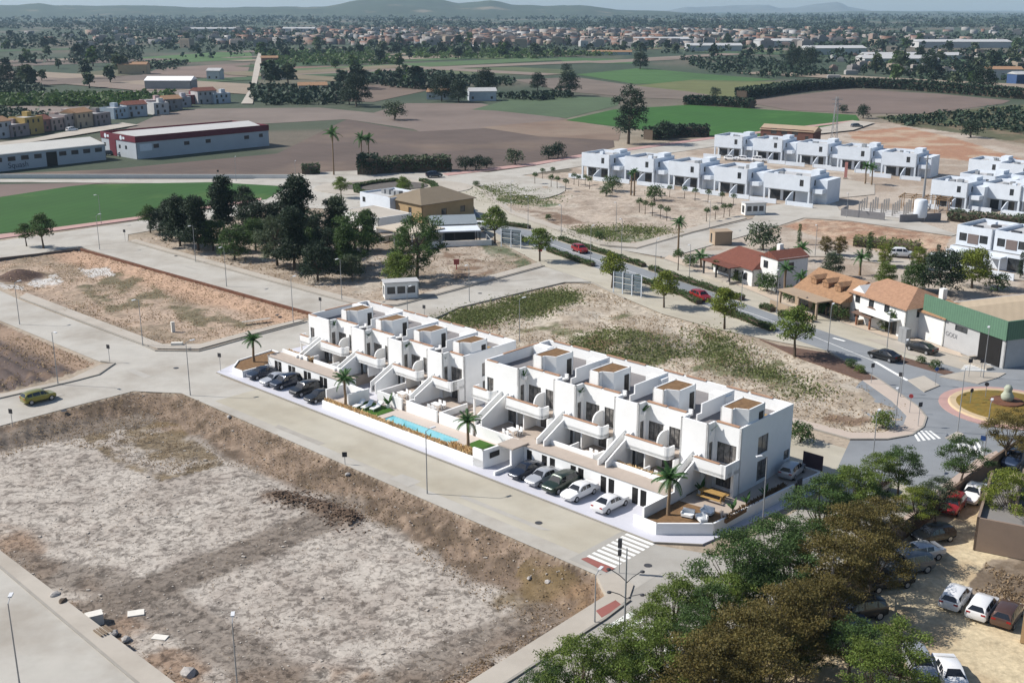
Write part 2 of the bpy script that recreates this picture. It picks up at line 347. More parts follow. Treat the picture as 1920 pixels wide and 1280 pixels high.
for pl in ([(890, 350), (950, 343), (1040, 368), (1020, 382), (960, 385), (920, 375)], [(1060, 430), (1170, 425), (1260, 430), (1200, 448), (1130, 452)]): g4 = np.maximum(g4, softpoly(pl))
b4 = inpoly(X, Y, GP([(980, 395), (1060, 400), (1110, 425), (1050, 425)]))*1.0
col = np.where(i4[:, None], sand(g4, b4, (212, 196, 178), (176, 158, 140), (92, 116, 70)), col); Z = np.where(i4, -.05+(n1-.5)*.8, Z)
ip = inpoly(X, Y, PARK); gp = inpoly(X, Y, GP([(900, 460), (940, 455), (1000, 495), (985, 508), (920, 480)]))*1.0; bp_ = inpoly(X, Y, GP([(830, 470), (890, 480), (930, 510), (850, 525)]))*1.0
col = np.where(ip[:, None], sand(gp, bp_, (200, 184, 166), (168, 150, 130), (84, 104, 66)), col); Z = np.where(ip, -.05+(n2-.5)*.25, Z)
iv = inpoly(X, Y, VILLAS); col = np.where(iv[:, None], lerp(np.tile(cc(206, 192, 176), (len(X), 1)), cc(182, 164, 146), sm(n1, .42, .62)), col); Z = np.where(iv, -.05+(n1-.5)*.15, Z)
i6 = inpoly(X, Y, LOT6); col = np.where(i6[:, None], lerp(np.tile(cc(214, 186, 160), (len(X), 1)), cc(186, 148, 122), sm(n1*.5+n2*.5, .42, .6)), col); Z = np.where(i6, -.05+(n1-.45)*1.6*sm(segdist(X, Y, LOT6+LOT6[:1]), 0, 4), Z)
isc = inpoly(X, Y, SCRUB); col = np.where(isc[:, None], lerp(np.tile(cc(104, 104, 76), (len(X), 1)), cc(140, 124, 100), sm(n1, .45, .6)), col)
RED = inpoly(X, Y, GP([(1590, 248), (1700, 238), (1800, 262), (1920, 300), (1920, 312), (1700, 290), (1600, 262)])); col = np.where(RED[:, None], lerp(np.tile(cc(204, 178, 152), (len(X), 1)), cc(186, 142, 114), sm(n1, .4, .6)), col)
ic = inpoly(X, Y, CARPARK); col = np.where(ic[:, None], lerp(np.tile(cc(232, 214, 178), (len(X), 1)), cc(208, 184, 148), sm(n1*.6+n2*.4, .42, .66)), col); Z = np.where(ic, -.05+(n1-.5)*.15, Z)
iw = inpoly(X, Y, GP([(1790, 1130), (1850, 1050), (1925, 1040), (1990, 1090), (1930, 1130)])); col = np.where(iw[:, None], lerp(np.tile(cc(176, 160, 140), (len(X), 1)), cc(132, 116, 98), sm(n2, .42, .6)), col)
isite = inpoly(X, Y, SITE); Z = np.where(isite, -.08, Z)
col = col*(.88+.24*n4[:, None])
nr = len(rows); idx = np.arange(nr*ncol).reshape(nr, ncol)
fc = np.stack([idx[:-1, :-1], idx[:-1, 1:], idx[1:, 1:], idx[1:, :-1]], -1).reshape(-1, 4)
M_ground = mat('bare_earth', (1, 1, 1), .95, .26, 2.2, tint=True, bump=.5, bsc=3.5, dist=.06, detail=8, grit=(1.5, .50, .57, .54))
grt = np.where(i1, 1-.75*(1-sm(dr, bw-1, bw+1)), np.where(i2|i3|i4|ip|i6, .55, .25))*(1-far)
gme = npmesh('ground', np.stack([X, Y, Z], 1), fc, M_ground, np.concatenate([col, grt[:, None]], 1))
setp(link('ground', gme), kind='structure')
gZ = Z.reshape(nr, ncol)
def gh(x, y):                               # ground height
    i = int(np.clip(np.searchsorted(rows, y), 1, nr-1)); j = int(np.clip((x/(y*.62+14)+1)/2*(ncol-1), 0, ncol-1)); return float(gZ[i, j])
def GG(x, y):
    p = G(x, y); p.z = gh(p.x, p.y); p2 = G(x, y, p.z); p2.z = gh(p2.x, p2.y); return p2

# ---------------------------------------------------------------- fields on the plain
fz = [0.02]
def field(name, pts, c, var=.1, wave=None, mott=None, sc=.05):
    fz[0] += .006
    c = tuple(q*.9 for q in c); mott = mott or (tuple(q*.8 for q in c), .018, .46, .66)
    m = mat('field_'+str(len(MATS)), c, .95, var*1.4, sc, wave=wave, mottle=mott, detail=8)
    mb = MB(); mb.poly([(p.x, p.y, fz[0]) for p in GP(pts)][::-1]); o = mb.build(name, m)
    # face up
    me = o.data
    if me.polygons[0].normal.z < 0: me.flip_normals()
    return setp(o, kind='structure')
BR = C(132, 116, 106); BRD = C(116, 101, 93)
field('ploughed_field', [(-60, 334), (0, 326), (200, 318), (520, 288), (650, 224), (780, 247), (960, 238), (1150, 262), (1152, 276), (1060, 302), (870, 326), (560, 333)], BRD, .12, (.9, 3.2, .06), (C(134, 116, 102), .012, .5, .62))
field('ploughed_field', [(230, 245), (300, 214), (372, 204), (600, 202), (700, 212), (785, 244), (650, 224), (500, 232)], C(150, 136, 126), .08, (.9, 3.4, .05))
field('ploughed_field', [(700, 212), (760, 194), (900, 194), (1062, 223), (960, 238), (786, 247)], C(146, 130, 120), .08, (.7, 3.4, .05))
field('fallow_field', [(900, 239), (1062, 224), (1165, 243), (1160, 264), (1010, 256)], C(160, 140, 122), .12, None, (C(140, 118, 102), .02, .45, .6))
field('crop_field', [(885, 206), (985, 178), (1165, 184), (1158, 198), (1062, 222), (930, 208)], C(98, 118, 86), .08, (.5, 3, .08))
field('alfalfa_field', [(1060, 226), (1150, 206), (1290, 197), (1605, 216), (1612, 226), (1445, 256), (1330, 256), (1190, 242)], C(62, 112, 42), .10, (.5, 4, .04), (C(84, 128, 58), .02, .55, .7))
field('alfalfa_field', [(-60, 372), (0, 364), (130, 347), (400, 342), (540, 350), (500, 374), (280, 408), (0, 438), (-60, 446)], C(60, 104, 42), .12, (.3, 3, .05), (C(92, 120, 58), .04, .56, .72))
field('ploughed_field', [(-60, 347), (200, 343), (130, 350), (0, 370), (-60, 376)], C(140, 122, 114), .1)
field('ploughed_field', [(1390, 191), (1580, 168), (1760, 176), (1895, 189), (1880, 195), (1730, 214), (1600, 213), (1480, 207)], C(142, 124, 114), .08, (1.2, 4, .05))
field('crop_field', [(1080, 140), (1200, 128), (1320, 139), (1460, 150), (1330, 157), (1190, 158)], C(84, 122, 66), .1, (.4, 5, .06))
field('meadow', [(1150, 165), (1300, 150), (1500, 155), (1525, 166), (1390, 186), (1240, 177)], C(124, 128, 82), .12, None, (C(104, 112, 70), .015, .5, .6))
field('pale_bare_plot', [(1590, 156), (1650, 150), (1815, 158), (1800, 167), (1620, 163)], C(218, 204, 176), .06)
field('ploughed_field', [(960, 150), (1080, 145), (1180, 160), (1290, 172), (1400, 190), (1200, 184), (1060, 172)], C(140, 126, 114), .1)
field('crop_field', [(268, 108), (470, 94), (474, 112), (262, 121)], C(96, 128, 76), .12)
field('ploughed_field', [(300, 128), (470, 118), (462, 146), (250, 147)], C(150, 130, 118), .1)
field('ploughed_field', [(520, 125), (800, 124), (822, 136), (600, 139)], C(150, 122, 106), .1)
field('ploughed_field', [(600, 158), (840, 162), (700, 192), (625, 190)], C(140, 122, 108), .1)
field('ploughed_field', [(-40, 200), (170, 199), (160, 213), (-40, 216)], C(158, 144, 134), .08)
field('ploughed_field', [(40, 178), (400, 166), (430, 172), (330, 180), (40, 184)], C(160, 148, 138), .08)
field('meadow', [(810, 130), (960, 126), (1080, 132), (1060, 140), (830, 141)], C(108, 118, 82), .12)
field('crop_field', [(1045, 108), (1180, 112), (1190, 120), (1060, 119)], C(84, 122, 72), .1)
field('ploughed_field', [(-40, 420-272), (120, 140), (240, 128), (250, 140), (130, 152)], C(120, 118, 92), .12)
field('ploughed_field', [(480, 150), (600, 145), (620, 160), (500, 168)], C(120, 116, 96), .12)
field('meadow', [(1640, 220), (1735, 214), (1895, 198), (1990, 200), (1990, 250), (1800, 236)], C(118, 112, 84), .2, None, (C(88, 98, 62), .03, .45, .6))

pal_f = [C(150, 134, 122), C(128, 114, 104), C(92, 116, 74), C(112, 122, 84), C(166, 150, 132), C(76, 100, 66), C(140, 128, 104)]
for i in range(64):                          # narrow strips between the named fields
    x = NR.uniform(-60, 1980); y = NR.uniform(88, 158)
    if 880 < x < 1560 and y > 118 or 250 < x < 500: continue
    c = G(x, y); a = R(47 if i % 3 else -43)+NR.normal(0, .06); L_, w2 = NR.uniform(50, 170), NR.uniform(9, 30); e = Vector((math.cos(a), math.sin(a), 0)); q = Vector((-e.y, e.x, 0)); fz[0] += .006
    mb = MB(); mb.poly([tuple(p.xy)+(fz[0],) for p in (c-e*L_-q*w2, c+e*L_-q*w2, c+e*L_+q*w2, c-e*L_+q*w2)]); setp(mb.build('field_strip', mat('strip_%d' % (i % 7), pal_f[i % 7], .95, .14, .05, wave=(a+R(90), 4, .07))), kind='structure')

# ================================================================ roads and pavements
rz_ = [0.0]
def sheet(name, pts, m, z=None, px=True):
    rz_[0] += .004; z = rz_[0] if z is None else z
    P = GP(pts) if px else pts
    mb = MB(); mb.poly([(p[0], p[1], z) for p in P]); o = mb.build(name, m)
    if o.data.polygons[0].normal.z < 0: o.data.flip_normals()
    return o
def road(name, pts, m=None, px=True): return setp(sheet(name, pts, m or M_road, fz[0]+.03 if name == 'farm_track' else None, px=px), kind='structure')
def pave(name, pts, m=None, z=.13, px=True, kerb=True):
    P = [(p[0], p[1]) for p in (GP(pts) if px else pts)]
    o = MB().prism(P, -.3, z, False).build(name, m or M_conc); setp(o, kind='structure')
    return o
def strip(name, pts, wd, m, z=.13, parent=None):  # a thin raised band along a polyline of px points
    P = [G(*p) if len(p) == 2 else Vector(p) for p in pts]; mb = MB()
    for a, b in zip(P, P[1:]):
        d = (b-a); d.z = 0; n = Vector((-d.y, d.x, 0)).normalized()*wd/2; e = d.normalized()*wd*.3
        mb.prism([tuple((a-e+n))[:2], tuple((a-e-n))[:2], tuple((b+e-n))[:2], tuple((b+e+n))[:2]], -.1, z+.001*len(mb.f)/6, False)
    return mb.build(name, m, parent)
def kerb(pts, px=True, z=.15): return setp(strip('kerb', pts, .22, M_kerb, z), kind='structure')
street = road('street', [(-80, 508), (37, 562), (292, 657), (372, 658), (470, 632), (600, 594), (690, 586), (760, 600), (640, 640), (430, 690), (413, 704), (1240, 1024), (1120, 1078), (340, 737), (250, 733), (155, 757), (0, 798), (-80, 816), (-80, 765), (0, 747), (143, 714), (185, 703), (214, 682), (187, 678), (0, 601), (-80, 578)], M_road)
upper = road('street', [(150, 463), (240, 453), (480, 520), (630, 561), (671, 572), (744, 573), (860, 542), (1020, 500), (1085, 515), (1115, 532), (1058, 529), (860, 576), (800, 604), (760, 612), (600, 594)])
fw = S(-3, -9); road('street', [S(8, -7.2), S(66, -7.2), S(66, -1.2), S(8, -1.2)], M_roadw, px=False)
cross = road('street', [S(66, -8.6), S(69.5, -8.6), S(74.4, -12), S(74.6, -45), S(96, -45), S(84.5, -8), S(84.5, 45), S(75.5, 34), S(75.3, 1), S(70, -1.2), S(66, -1.2)], mat('grey_concrete_road', C(192, 188, 180), .9, .08, .35, mottle=(C(172, 166, 156), .11, .45, .68)), px=False)
back = road('street', [S(-6, 22.5), S(76, 22.5), S(82, 24), S(82, 31.5), S(-6, 31.5)], M_roadw, px=False)
road('country_road', [(-80, 336), (500, 336), (560, 340), (640, 346), (640, 362), (560, 372), (500, 345), (-80, 341)], M_road)
road('street', [(-80, 462), (0, 452), (250, 416), (480, 378), (600, 362), (600, 372), (490, 396), (240, 440), (240, 453), (150, 463), (0, 486), (-80, 496)], M_road)
pave('pavement', [(-80, 451), (0, 441), (250, 408), (490, 372), (490, 376), (250, 413), (0, 448), (-80, 459)], M_pink)
rb = G(738, 352); ring = [(rb.x+46*math.cos(a), rb.y+34*math.sin(a)) for a in np.linspace(0, 2*math.pi, 40, endpoint=False)]
road('roundabout', ring, M_road, px=False)
road('street', [(855, 332), (1000, 312), (1080, 296), (1330, 262), (1600, 229), (1600, 240), (1340, 275), (1090, 312), (985, 328), (890, 346), (870, 345)], M_road)
pave('pavement', [(830, 326), (1000, 306), (1085, 291), (1330, 258), (1600, 226), (1600, 229), (1330, 262), (1085, 296), (1000, 311), (840, 330)], M_pink)
avenue = road('avenue', [(800, 366), (885, 348), (955, 401), (1125, 460), (1245, 487), (1380, 534), (1459, 566), (1654, 630), (1800, 690), (1820, 760), (1722, 764), (1650, 713), (1551, 658), (1424, 634), (1339, 616), (1240, 588), (1171, 559), (1109, 529), (1022, 500), (930, 450), (860, 400)], M_roadw)
road('carriageway', [(840, 366), (868, 364), (905, 414), (993, 432), (1055, 455), (1205, 504), (1342, 550), (1460, 593), (1600, 640), (1700, 672), (1790, 700), (1830, 735), (1830, 770), (1724, 766), (1650, 713), (1551, 658), (1449, 622), (1389, 599), (1282, 556), (1185, 524), (1112, 501), (1028, 472), (935, 440), (880, 405)], M_asph)
rc = G(1886, 765); ring2 = [(rc.x+17.5*math.cos(a), rc.y+17.5*math.sin(a)) for a in np.linspace(0, 2*math.pi, 44, endpoint=False)]
road('roundabout', ring2, M_asph, px=False)
road('street', [(1700, 775), (1745, 780), (1830, 800), (1870, 850), (1730, 925), (1650, 890), (1560, 900), (1594, 826), (1664, 826), (1710, 818), (1732, 800)], M_asph)
road('side_street', [(1136, 464), (1193, 467), (1300, 437), (1410, 411), (1430, 388), (1500, 378), (1560, 372), (1575, 395), (1700, 408), (1795, 440), (1784, 443), (1597, 415), (1507, 409), (1468, 421), (1390, 444), (1250, 484)], M_road)
road('villa_street', [(1330, 318), (1420, 312), (1640, 345), (1640, 365), (1570, 372), (1555, 350), (1470, 330)], M_conc)
road('villa_street', [(1250, 489), (1330, 470), (1560, 468), (1800, 500), (1960, 520), (1960, 530), (1780, 512), (1560, 482), (1400, 478)], M_conc)
road('forecourt', [(1620, 635), (1700, 640), (1900, 690), (1960, 700), (1960, 720), (1800, 692), (1690, 660)], M_conc)
road('street', [(1785, 700), (1850, 680), (1990, 650), (1990, 760), (1900, 735), (1830, 735)], M_asph)
road('farm_track', [(452, 196), (470, 165), (478, 120), (486, 96), (492, 96), (490, 120), (480, 165), (474, 196)], M_conc)
road('farm_track', [(60, 262), (120, 250), (230, 232), (260, 236), (140, 256), (0, 278), (-40, 280), (-40, 274)], M_conc)
road('farm_track', [(1430, 252), (1520, 246), (1600, 228), (1640, 232), (1600, 246), (1450, 262)], M_conc)
# foreground street, lower left corner and its pavement
road('street', [(-80, 1030), (0, 1062), (270, 1290), (-80, 1290)], M_road)
pave('pavement', [(-80, 976), (0, 1033), (330, 1283), (270, 1292), (0, 1064), (-80, 1012)])
kerb([(-80, 1012), (0, 1064), (270, 1292)])
pave('pavement', [S(66.2, -8.2), S(66.4, -12), S(72, -46), S(75.8, -46), S(69.2, -13), S(69, -8.2)] if False else [(1118, 1080), (1152, 1076), (1188, 1098), (1180, 1122), (1134, 1160), (930, 1292), (860, 1292), (1137, 1117)], None)
kerb([(1180, 1126), (1134, 1161), (930, 1293)])
rp1 = sheet('red_tiles', [(1117, 1147), (1154, 1127), (1167, 1137), (1128, 1160)], M_red, .139); setp(rp1, kind='structure')
rp2 = sheet('red_tiles', [(1089, 1048), (1101, 1045), (1153, 1066), (1136, 1073)], M_red, .06); setp(rp2, kind='structure')
# pavement edges of the other plots
for e in ([(37, 559), (270, 648), (292, 658), (372, 659), (400, 652), (470, 632), (575, 604)], [(240, 453), (480, 521), (630, 562), (671, 573), (744, 574), (860, 543), (1005, 504), (1020, 499)], [(-80, 765), (0, 747), (143, 714), (185, 703), (215, 682), (190, 678)], [(800, 604), (860, 577), (1058, 530), (1109, 530), (1171, 560)], [(1482, 793), (1594, 824), (1664, 824), (1710, 816), (1731, 801), (1737, 783), (1721, 763), (1650, 713), (1551, 658)], [(955, 402), (1125, 461), (1193, 467), (1300, 437), (1410, 411)], [(1245, 486), (1380, 535), (1459, 567), (1654, 631), (1807, 672)]): kerb(e)
pave('pavement', [(37, 558), (270, 646), (295, 654), (372, 655), (470, 628), (570, 602), (560, 600), (466, 622), (375, 646), (305, 646), (50, 550)], None, .12)
pave('pavement', [(-80, 758), (0, 740), (130, 712), (190, 684), (214, 682), (185, 703), (143, 713), (0, 746), (-80, 764)], None, .12)
pave('pavement', [(1482, 792), (1594, 823), (1664, 823), (1709, 815), (1730, 800), (1736, 783), (1720, 763), (1649, 713), (1618, 714), (1672, 752), (1700, 780), (1694, 798), (1655, 812), (1596, 812), (1482, 783)], mat('pavement_pinkish', C(214, 198, 184), .9, .06, .4), .12)
pave('pavement', [(244, 452), (480, 519), (630, 560), (671, 571), (744, 572), (860, 541), (1016, 499), (1012, 492), (856, 534), (744, 565), (680, 565), (484, 513), (255, 450)], None, .12)
pave('pavement', [(955, 400), (1125, 459), (1195, 465), (1300, 435), (1400, 410), (1390, 404), (1290, 429), (1190, 457), (1135, 454), (962, 395), (897, 344), (888, 348)], None, .12)
pave('pavement', [(1246, 485), (1380, 533), (1459, 565), (1654, 629), (1806, 671), (1800, 662), (1660, 616), (1465, 553), (1385, 524), (1254, 479)], mat('pavement_cream', C(220, 202, 182), .9, .06, .4), .12)
# planted beds by the avenue
for pts in ([(1424, 636), (1460, 648), (1551, 662), (1646, 711), (1620, 714), (1500, 672)], [(1645, 657), (1700, 672), (1790, 699), (1770, 703), (1690, 680), (1640, 662)]):
    setp(pave('planting_bed', pts, mat('bed_soil', C(118, 94, 82), .95, .2, 1), .09), kind='structure')
# traffic islands
for pts in ([(1702, 714), (1732, 706), (1762, 724), (1733, 736)], [(1761, 707), (1812, 697), (1886, 701), (1872, 709), (1834, 721)], [(1772, 822), (1796, 810), (1807, 816), (1790, 827)]): pave('traffic_island', pts, None, .16)
# painted markings, each bar a part of its road
def bars(parent, pts4, n, m=M_mark, z=.03, frac=.55, name='crossing_bar'):
    a, b, c, d = [Vector(p) for p in pts4]          # a-b one end, d-c other end, bars run a->b
    for i in range(n):
        t0, t1 = (i+.1)/n, (i+.1+frac)/n
        p = [a.lerp(d, t0), b.lerp(c, t0), b.lerp(c, t1), a.lerp(d, t1)]
        mb = MB(); mb.poly([(q.x, q.y, z) for q in p]); o = mb.build(name, m, parent)
        if o.data.polygons[0].normal.z < 0: o.data.flip_normals()
bars(street, [S(66.6, -1.1), S(69.7, -1.1), S(69.9, -7.4), S(66.8, -7.4)], 9)
bars(cross, [S(75.2, -15.0), S(75.2, -12.0), S(83.5, -12.0), S(83.5, -15.0)], 8)
bars(avenue, GP([(1708, 808), (1720, 828), (1768, 822), (1748, 808)]), 5, z=.06)
bars(avenue, GP([(1792, 832), (1800, 850), (1850, 856), (1838, 828)]), 5, z=.06)
bars(avenue, GP([(1808, 685), (1860, 683), (1850, 697), (1800, 695)]), 5, z=.085, frac=.5)
def line(parent, pts, wd=.14, name='lane_line', z=.056):
    P = [G(*p) for p in pts]
    for a, b in zip(P, P[1:]):
        d = b-a; n = Vector((-d.y, d.x, 0)).normalized()*wd/2
        mb = MB(); mb.poly([(q.x, q.y, z) for q in (a-n, b-n, b+n, a+n)]); mb.build(name, M_mark, parent)
line(avenue, [(880, 385), (925, 428), (1012, 451), (1090, 478), (1160, 502), (1240, 530), (1330, 562), (1420, 592), (1530, 633), (1640, 678)], .12)
line(avenue, [(1640, 678), (1702, 714)], .5); line(avenue, [(1550, 657), (1650, 712), (1722, 764)], .15); line(avenue, [(1700, 672), (1790, 701)], .15)
line(avenue, [(1562, 634), (1584, 640)], .5, 'arrow_shaft')

# manhole covers, repairs and stains on the streets
mh = MB().lathe([(.36, 0), (.36, .012)], 14).mesh('manhole_cover', M_dark)
for x, y in ((330, 690), (120, 770), (520, 590), (1010, 980), (1215, 1060), (900, 550), (330, 480)): p = G(x, y); link('manhole_cover', mh, street, (p.x, p.y, .022))
pm = mat('repair_patch', C(199, 194, 185), .95, .1, .6); pm2 = mat('dark_repair_patch', C(190, 184, 174), .95, .12, .6)
for i, (x, y, a, lx, ly) in enumerate(((260, 700, -43, 5, 1.2), (560, 815, -43, 9, .9), (760, 900, -43, 3, 2), (90, 745, 47, 4, 1.4), (350, 500, -43, 8, .8), (980, 525, 20, 6, 1), (1200, 1085, 47, 5, 1.6), (480, 600, 30, 5, .8), (940, 960, -43, 12, .7))):
    p = G(x, y); mb = MB(); rr0 = random.Random(i); pts = [(sx*lx/2*rr0.uniform(.85, 1), sy*ly/2*rr0.uniform(.8, 1), 0) for sx, sy in ((-1, -1), (0, -1.0), (1, -1), (1, 1), (0, 1.0), (-1, 1))]; mb.poly(pts); mb.build('repair_patch', (pm, pm2)[i % 2], street, (p.x, p.y, .020+.0005*i), R(a))
# ================================================================ windows and doors shared by all buildings
WC = {}
def window(parent, p, ang, wd, h, n=1, name='window', mf=None, mg=None, t=.06, depth=.12):
    """frame + pane; p = lower left corner on the wall face seen from outside, ang = direction of the sill"""
    mf = mf or M_frame; mg = mg or M_glass; k = (round(wd, 2), round(h, 2), n, t, mf.name, mg.name)
    if k not in WC:
        mb = MB(); mb.box(0, wd, -.03, .03, 0, t).box(0, wd, -.03, .03, h-t, h)
        for i in range(n+1): x = i*(wd-t)/n; mb.box(x, x+t, -.032, .032, t, h-t)
        pb = MB().box(t*.6, wd-t*.6, -.008, .008, t*.6, h-t*.6)
        WC[k] = (mb.mesh(name, mf), pb.mesh('pane', mg))
    a, b = WC[k]; nx, ny = math.sin(ang), -math.cos(ang)
    o = link(name, a, parent, (p[0]-nx*depth, p[1]-ny*depth, p[2]), ang)
    link('pane', b, o); return o
def door(parent, p, ang, wd, h, m=None, name='door', depth=.06):
    m = m or M_black; k = ('d', wd, h, m.name)
    if k not in WC:
        mb = MB().box(0, wd, -.04, .04, 0, h)
        for i in range(5): mb.box(.06, wd-.06, -.052, -.038, .1+i*(h-.2)/5, .1+(i+.8)*(h-.2)/5)
        WC[k] = mb.mesh(name, m)
    nx, ny = math.sin(ang), -math.cos(ang)
    return link(name, WC[k], parent, (p[0]-nx*depth, p[1]-ny*depth, p[2]), ang)
def facade(root, mb, p0, p1, z0, z1, wins, t=.22, mf=None, mg=None):
    """wall with real openings; wins: (s, z, width, height, lights)"""
    mb.wall(p0, p1, z0, z1, [(s, s+w_, z, z+h) for s, z, w_, h, n in wins], t)
    a = math.atan2(p1[1]-p0[1], p1[0]-p0[0])
    for s, z, w_, h, n in wins:
        window(root, (p0[0]+math.cos(a)*s, p0[1]+math.sin(a)*s, z), a, w_, h, n, mf=mf, mg=mg)

# ================================================================ the two white terraces
M_curt = mat('window_with_curtains', (.15, .14, .13), .10, .65, 2.2, spec=.6, detail=2)
def planter_plant(parent, p, s=1.0):
    mb = MB(); r = random.Random(int(p[0]*100))
    for k in range(9):
        a = r.uniform(0, 6.28); e = r.uniform(.4, 1.2); L = s*r.uniform(.5, .9)
        d = Vector((math.cos(a)*math.cos(e), math.sin(a)*math.cos(e), math.sin(e))); sd_ = Vector((-math.sin(a), math.cos(a), 0))*.09*s
        b = Vector(p); mb.quad(b-sd_*.3, b+sd_*.3, b+d*L*.6+sd_, b+d*L*.6-sd_); mb.quad(b+d*L*.6-sd_, b+d*L*.6+sd_, b+d*L+Vector((0, 0, -.1)), b+d*L+Vector((0, 0, -.1)))
    return mb.build('potted_plant', mat('plant_leaf', C(70, 112, 56), .7, .25, 4, trans=.2), parent)
def terrace_block(name, label, org, sc):
    T = thing(name, label, 'apartment building', org, AA, 'white terraced apartment blocks', sc)
    z1, z2, zp, L, D = 2.45, 5.3, 6.5, 33.54, 11.2; RY = 1.3
    W = MB(); CV = M_curt
    segs = [('b', 0, 5.3)]
    for i in range(3): x = 5.3+8.43*i; segs += [('r', x, x+5.2), ('b', x+5.2, x+8.43)]
    segs.append(('r', 30.59, L))
    def fwall(p0, p1, za, zb, wins): facade(T, W, p0, p1, za, zb, wins, mg=CV)
    for k, (ty, a, b) in enumerate(segs):
        if ty == 'b':
            w_ = b-a
            wins = [(.35, z1+.1, 1.0, 2.0, 2)] if k == 0 else []
            gw = [(w_-2.2, .05, 1.7, 1.95, 2)] if k == 0 else []
            fwall((a, 0), (b, 0), -1.2, zp, wins+gw)
            fwall((b, 0), (b, RY), -1.2, zp, [(.35, z1+.1, .62, 2.0, 1)])
            if k: W.wall((a, RY), (a, 0), -1.2, zp)
        else:
            w_ = b-a
            if w_ > 4: wins = [(.35, z1+.05, 1.9, 2.05, 3), (2.95, z1+.05, 1.75, 2.1, 3)]; gw = [(.5, .02, .75, 2.1, 1), (2.2, .02, 2.2, 2.05, 3)]
            else: wins = [(.3, z1+.05, 2.2, 2.05, 3)]; gw = [(.35, .02, 2.3, 2.1, 3)]
            fwall((a, RY), (b, RY), -1.2, zp-.02, wins+gw)
    # ends and back
    ew = [(3.3, z1+.35, 1.95, 1.9, 2), (3.4, .02, 2.0, 2.1, 2), (8.6, .75, 1.1, 1.0, 1)]
    fwall((L, RY), (L, D), -1.2, zp+.01, ew)
    W.wall((0, D), (0, .22), -1.2, zp+.01)
    bw = []
    for i in range(4): bw += [(1.2+8.3*i, z1+.5, 1.6, 1.3, 2), (4.6+8.3*i, z1+.05, 2.0, 2.05, 3), (1.2+8.3*i, .1, 2.0, 2.0, 3), (5.0+8.3*i, .4, 1.4, 1.3, 2)]
    fwall((L-.23, D), (.23, D), -1.2, zp+.02, bw)
    W.prism([(L, .35), (L, RY-.01), (L-.3, RY-.01), (L-.3, .35)], -1.2, z1-.02)     # pier below the end balcony
    W.build('wall', M_white, T)
    MB().box(.23, L-.23, RY+.23, D-.23, z2-.25, z2).build('roof_terrace', M_greytile, T)
    for k, (ty, a, b) in enumerate(segs):
        if ty == 'b': MB().box(a+.23, b-.23, .23, RY+.2, z2-.2, z2-.003).build('roof_terrace', M_greytile, T)
    # balconies
    def balcony(a, b, wrap=False, label=None):
        mb = MB(); y0, y1 = -1.2, RY if not wrap else RY
        yb = 0 if False else RY-.004
        zf, zb = z1+.0, z1-.28; zt = z1+.92
        r = .45; x1 = b; pts = [(a, y0), (x1-r, y0)]+[(x1-r+r*math.sin(q), y0+r-r*math.cos(q)) for q in (R(30), R(60), R(90))]+[(x1, -.01), (a, -.01)]
        mb.prism(pts, zb, zf)
        outer = [(a, -.02), (a, y0)]+pts[1:6]; outer = [(a, -.02), (a, y0), (x1-r, y0)]+pts[2:5]+[(x1, -.02)]
        th = .18
        for p, q in zip(outer, outer[1:]): mb.wall(p, q, zb-.12, zt, (), th)
        o = mb.build('balcony', M_white, T)
        MB().box(a+.25, x1-.75, y0-.03, y0+.26, zt+.002, zt+.09).build('tile_cap', M_terr, o)
        # floor of the recess behind
        return o
    def recess_floor(a, b, o): MB().box(a+.004, b-.004, -.012, RY-.004, z1-.28, z1).build('balcony_floor', M_tile, o)
    for k, (ty, a, b) in enumerate(segs):
        if ty == 'r':
            last = b > L-.1
            o = balcony(a-.95, (b-.55) if not last else b, last); recess_floor(a, b, o)
            if not last:                                     # curved divider between the two flats
                mb = MB(); xd = a+2.62; pr = [(RY-.01, z1), (RY-.01, z1+1.75)]
                for q in range(7): an = R(15*q); pr.append((RY-.7-1.0*math.sin(an), z1+.75+1.0*math.cos(an)))
                pr += [(-.9, z1+.7), (-1.0, z1)]
                n = len(mb.v); mb.v += [(xd, y, z) for y, z in pr]+[(xd+.16, y, z) for y, z in pr]; m = len(pr)
                mb.f += [tuple(range(n, n+m)), tuple(range(n+2*m-1, n+m-1, -1))]+[(n+i, n+m+i, n+m+(i+1) % m, n+(i+1) % m) for i in range(m)]
                mb.build('curved_divider', M_white, o)
            else:
                mb = MB(); mb.wall((b, -1.19), (b, RY-.01), z1-.4, z1+.915, (), .18); mb.build('balcony_side', M_white, o)
            # parapet caps and ground floor partition
            if not last:
                MB().box(a+.1, a+2.5, RY-.04, RY+.30, zp-.018, zp+.09).build('tile_cap', M_terr, T); MB().box(a+2.75, b-.3, RY-.04, RY+.30, zp-.018, zp+.09).build('tile_cap', M_terr, T)
                MB().box(a+1.4, a+1.56, -.75, RY-.005, 0, z1-.29).build('partition', M_white, T); MB().box(a+.06, a+.26, -.9, -.7, 0, z1-.29).build('pillar', M_frame, T)
                MB().box(b-.15, b-.003, -.9, RY-.005, 0, z1-.29).build('partition', M_white, T)
            else: MB().box(a+.1, b-.3, RY-.04, RY+.30, zp-.018, zp+.09).build('tile_cap', M_terr, T)
        elif k == 0:
            balcony(-1.0, 2.05); MB().box(-.9, -.7, -1.1, -.9, -.2, z1-.29).build('pillar', M_white, T)
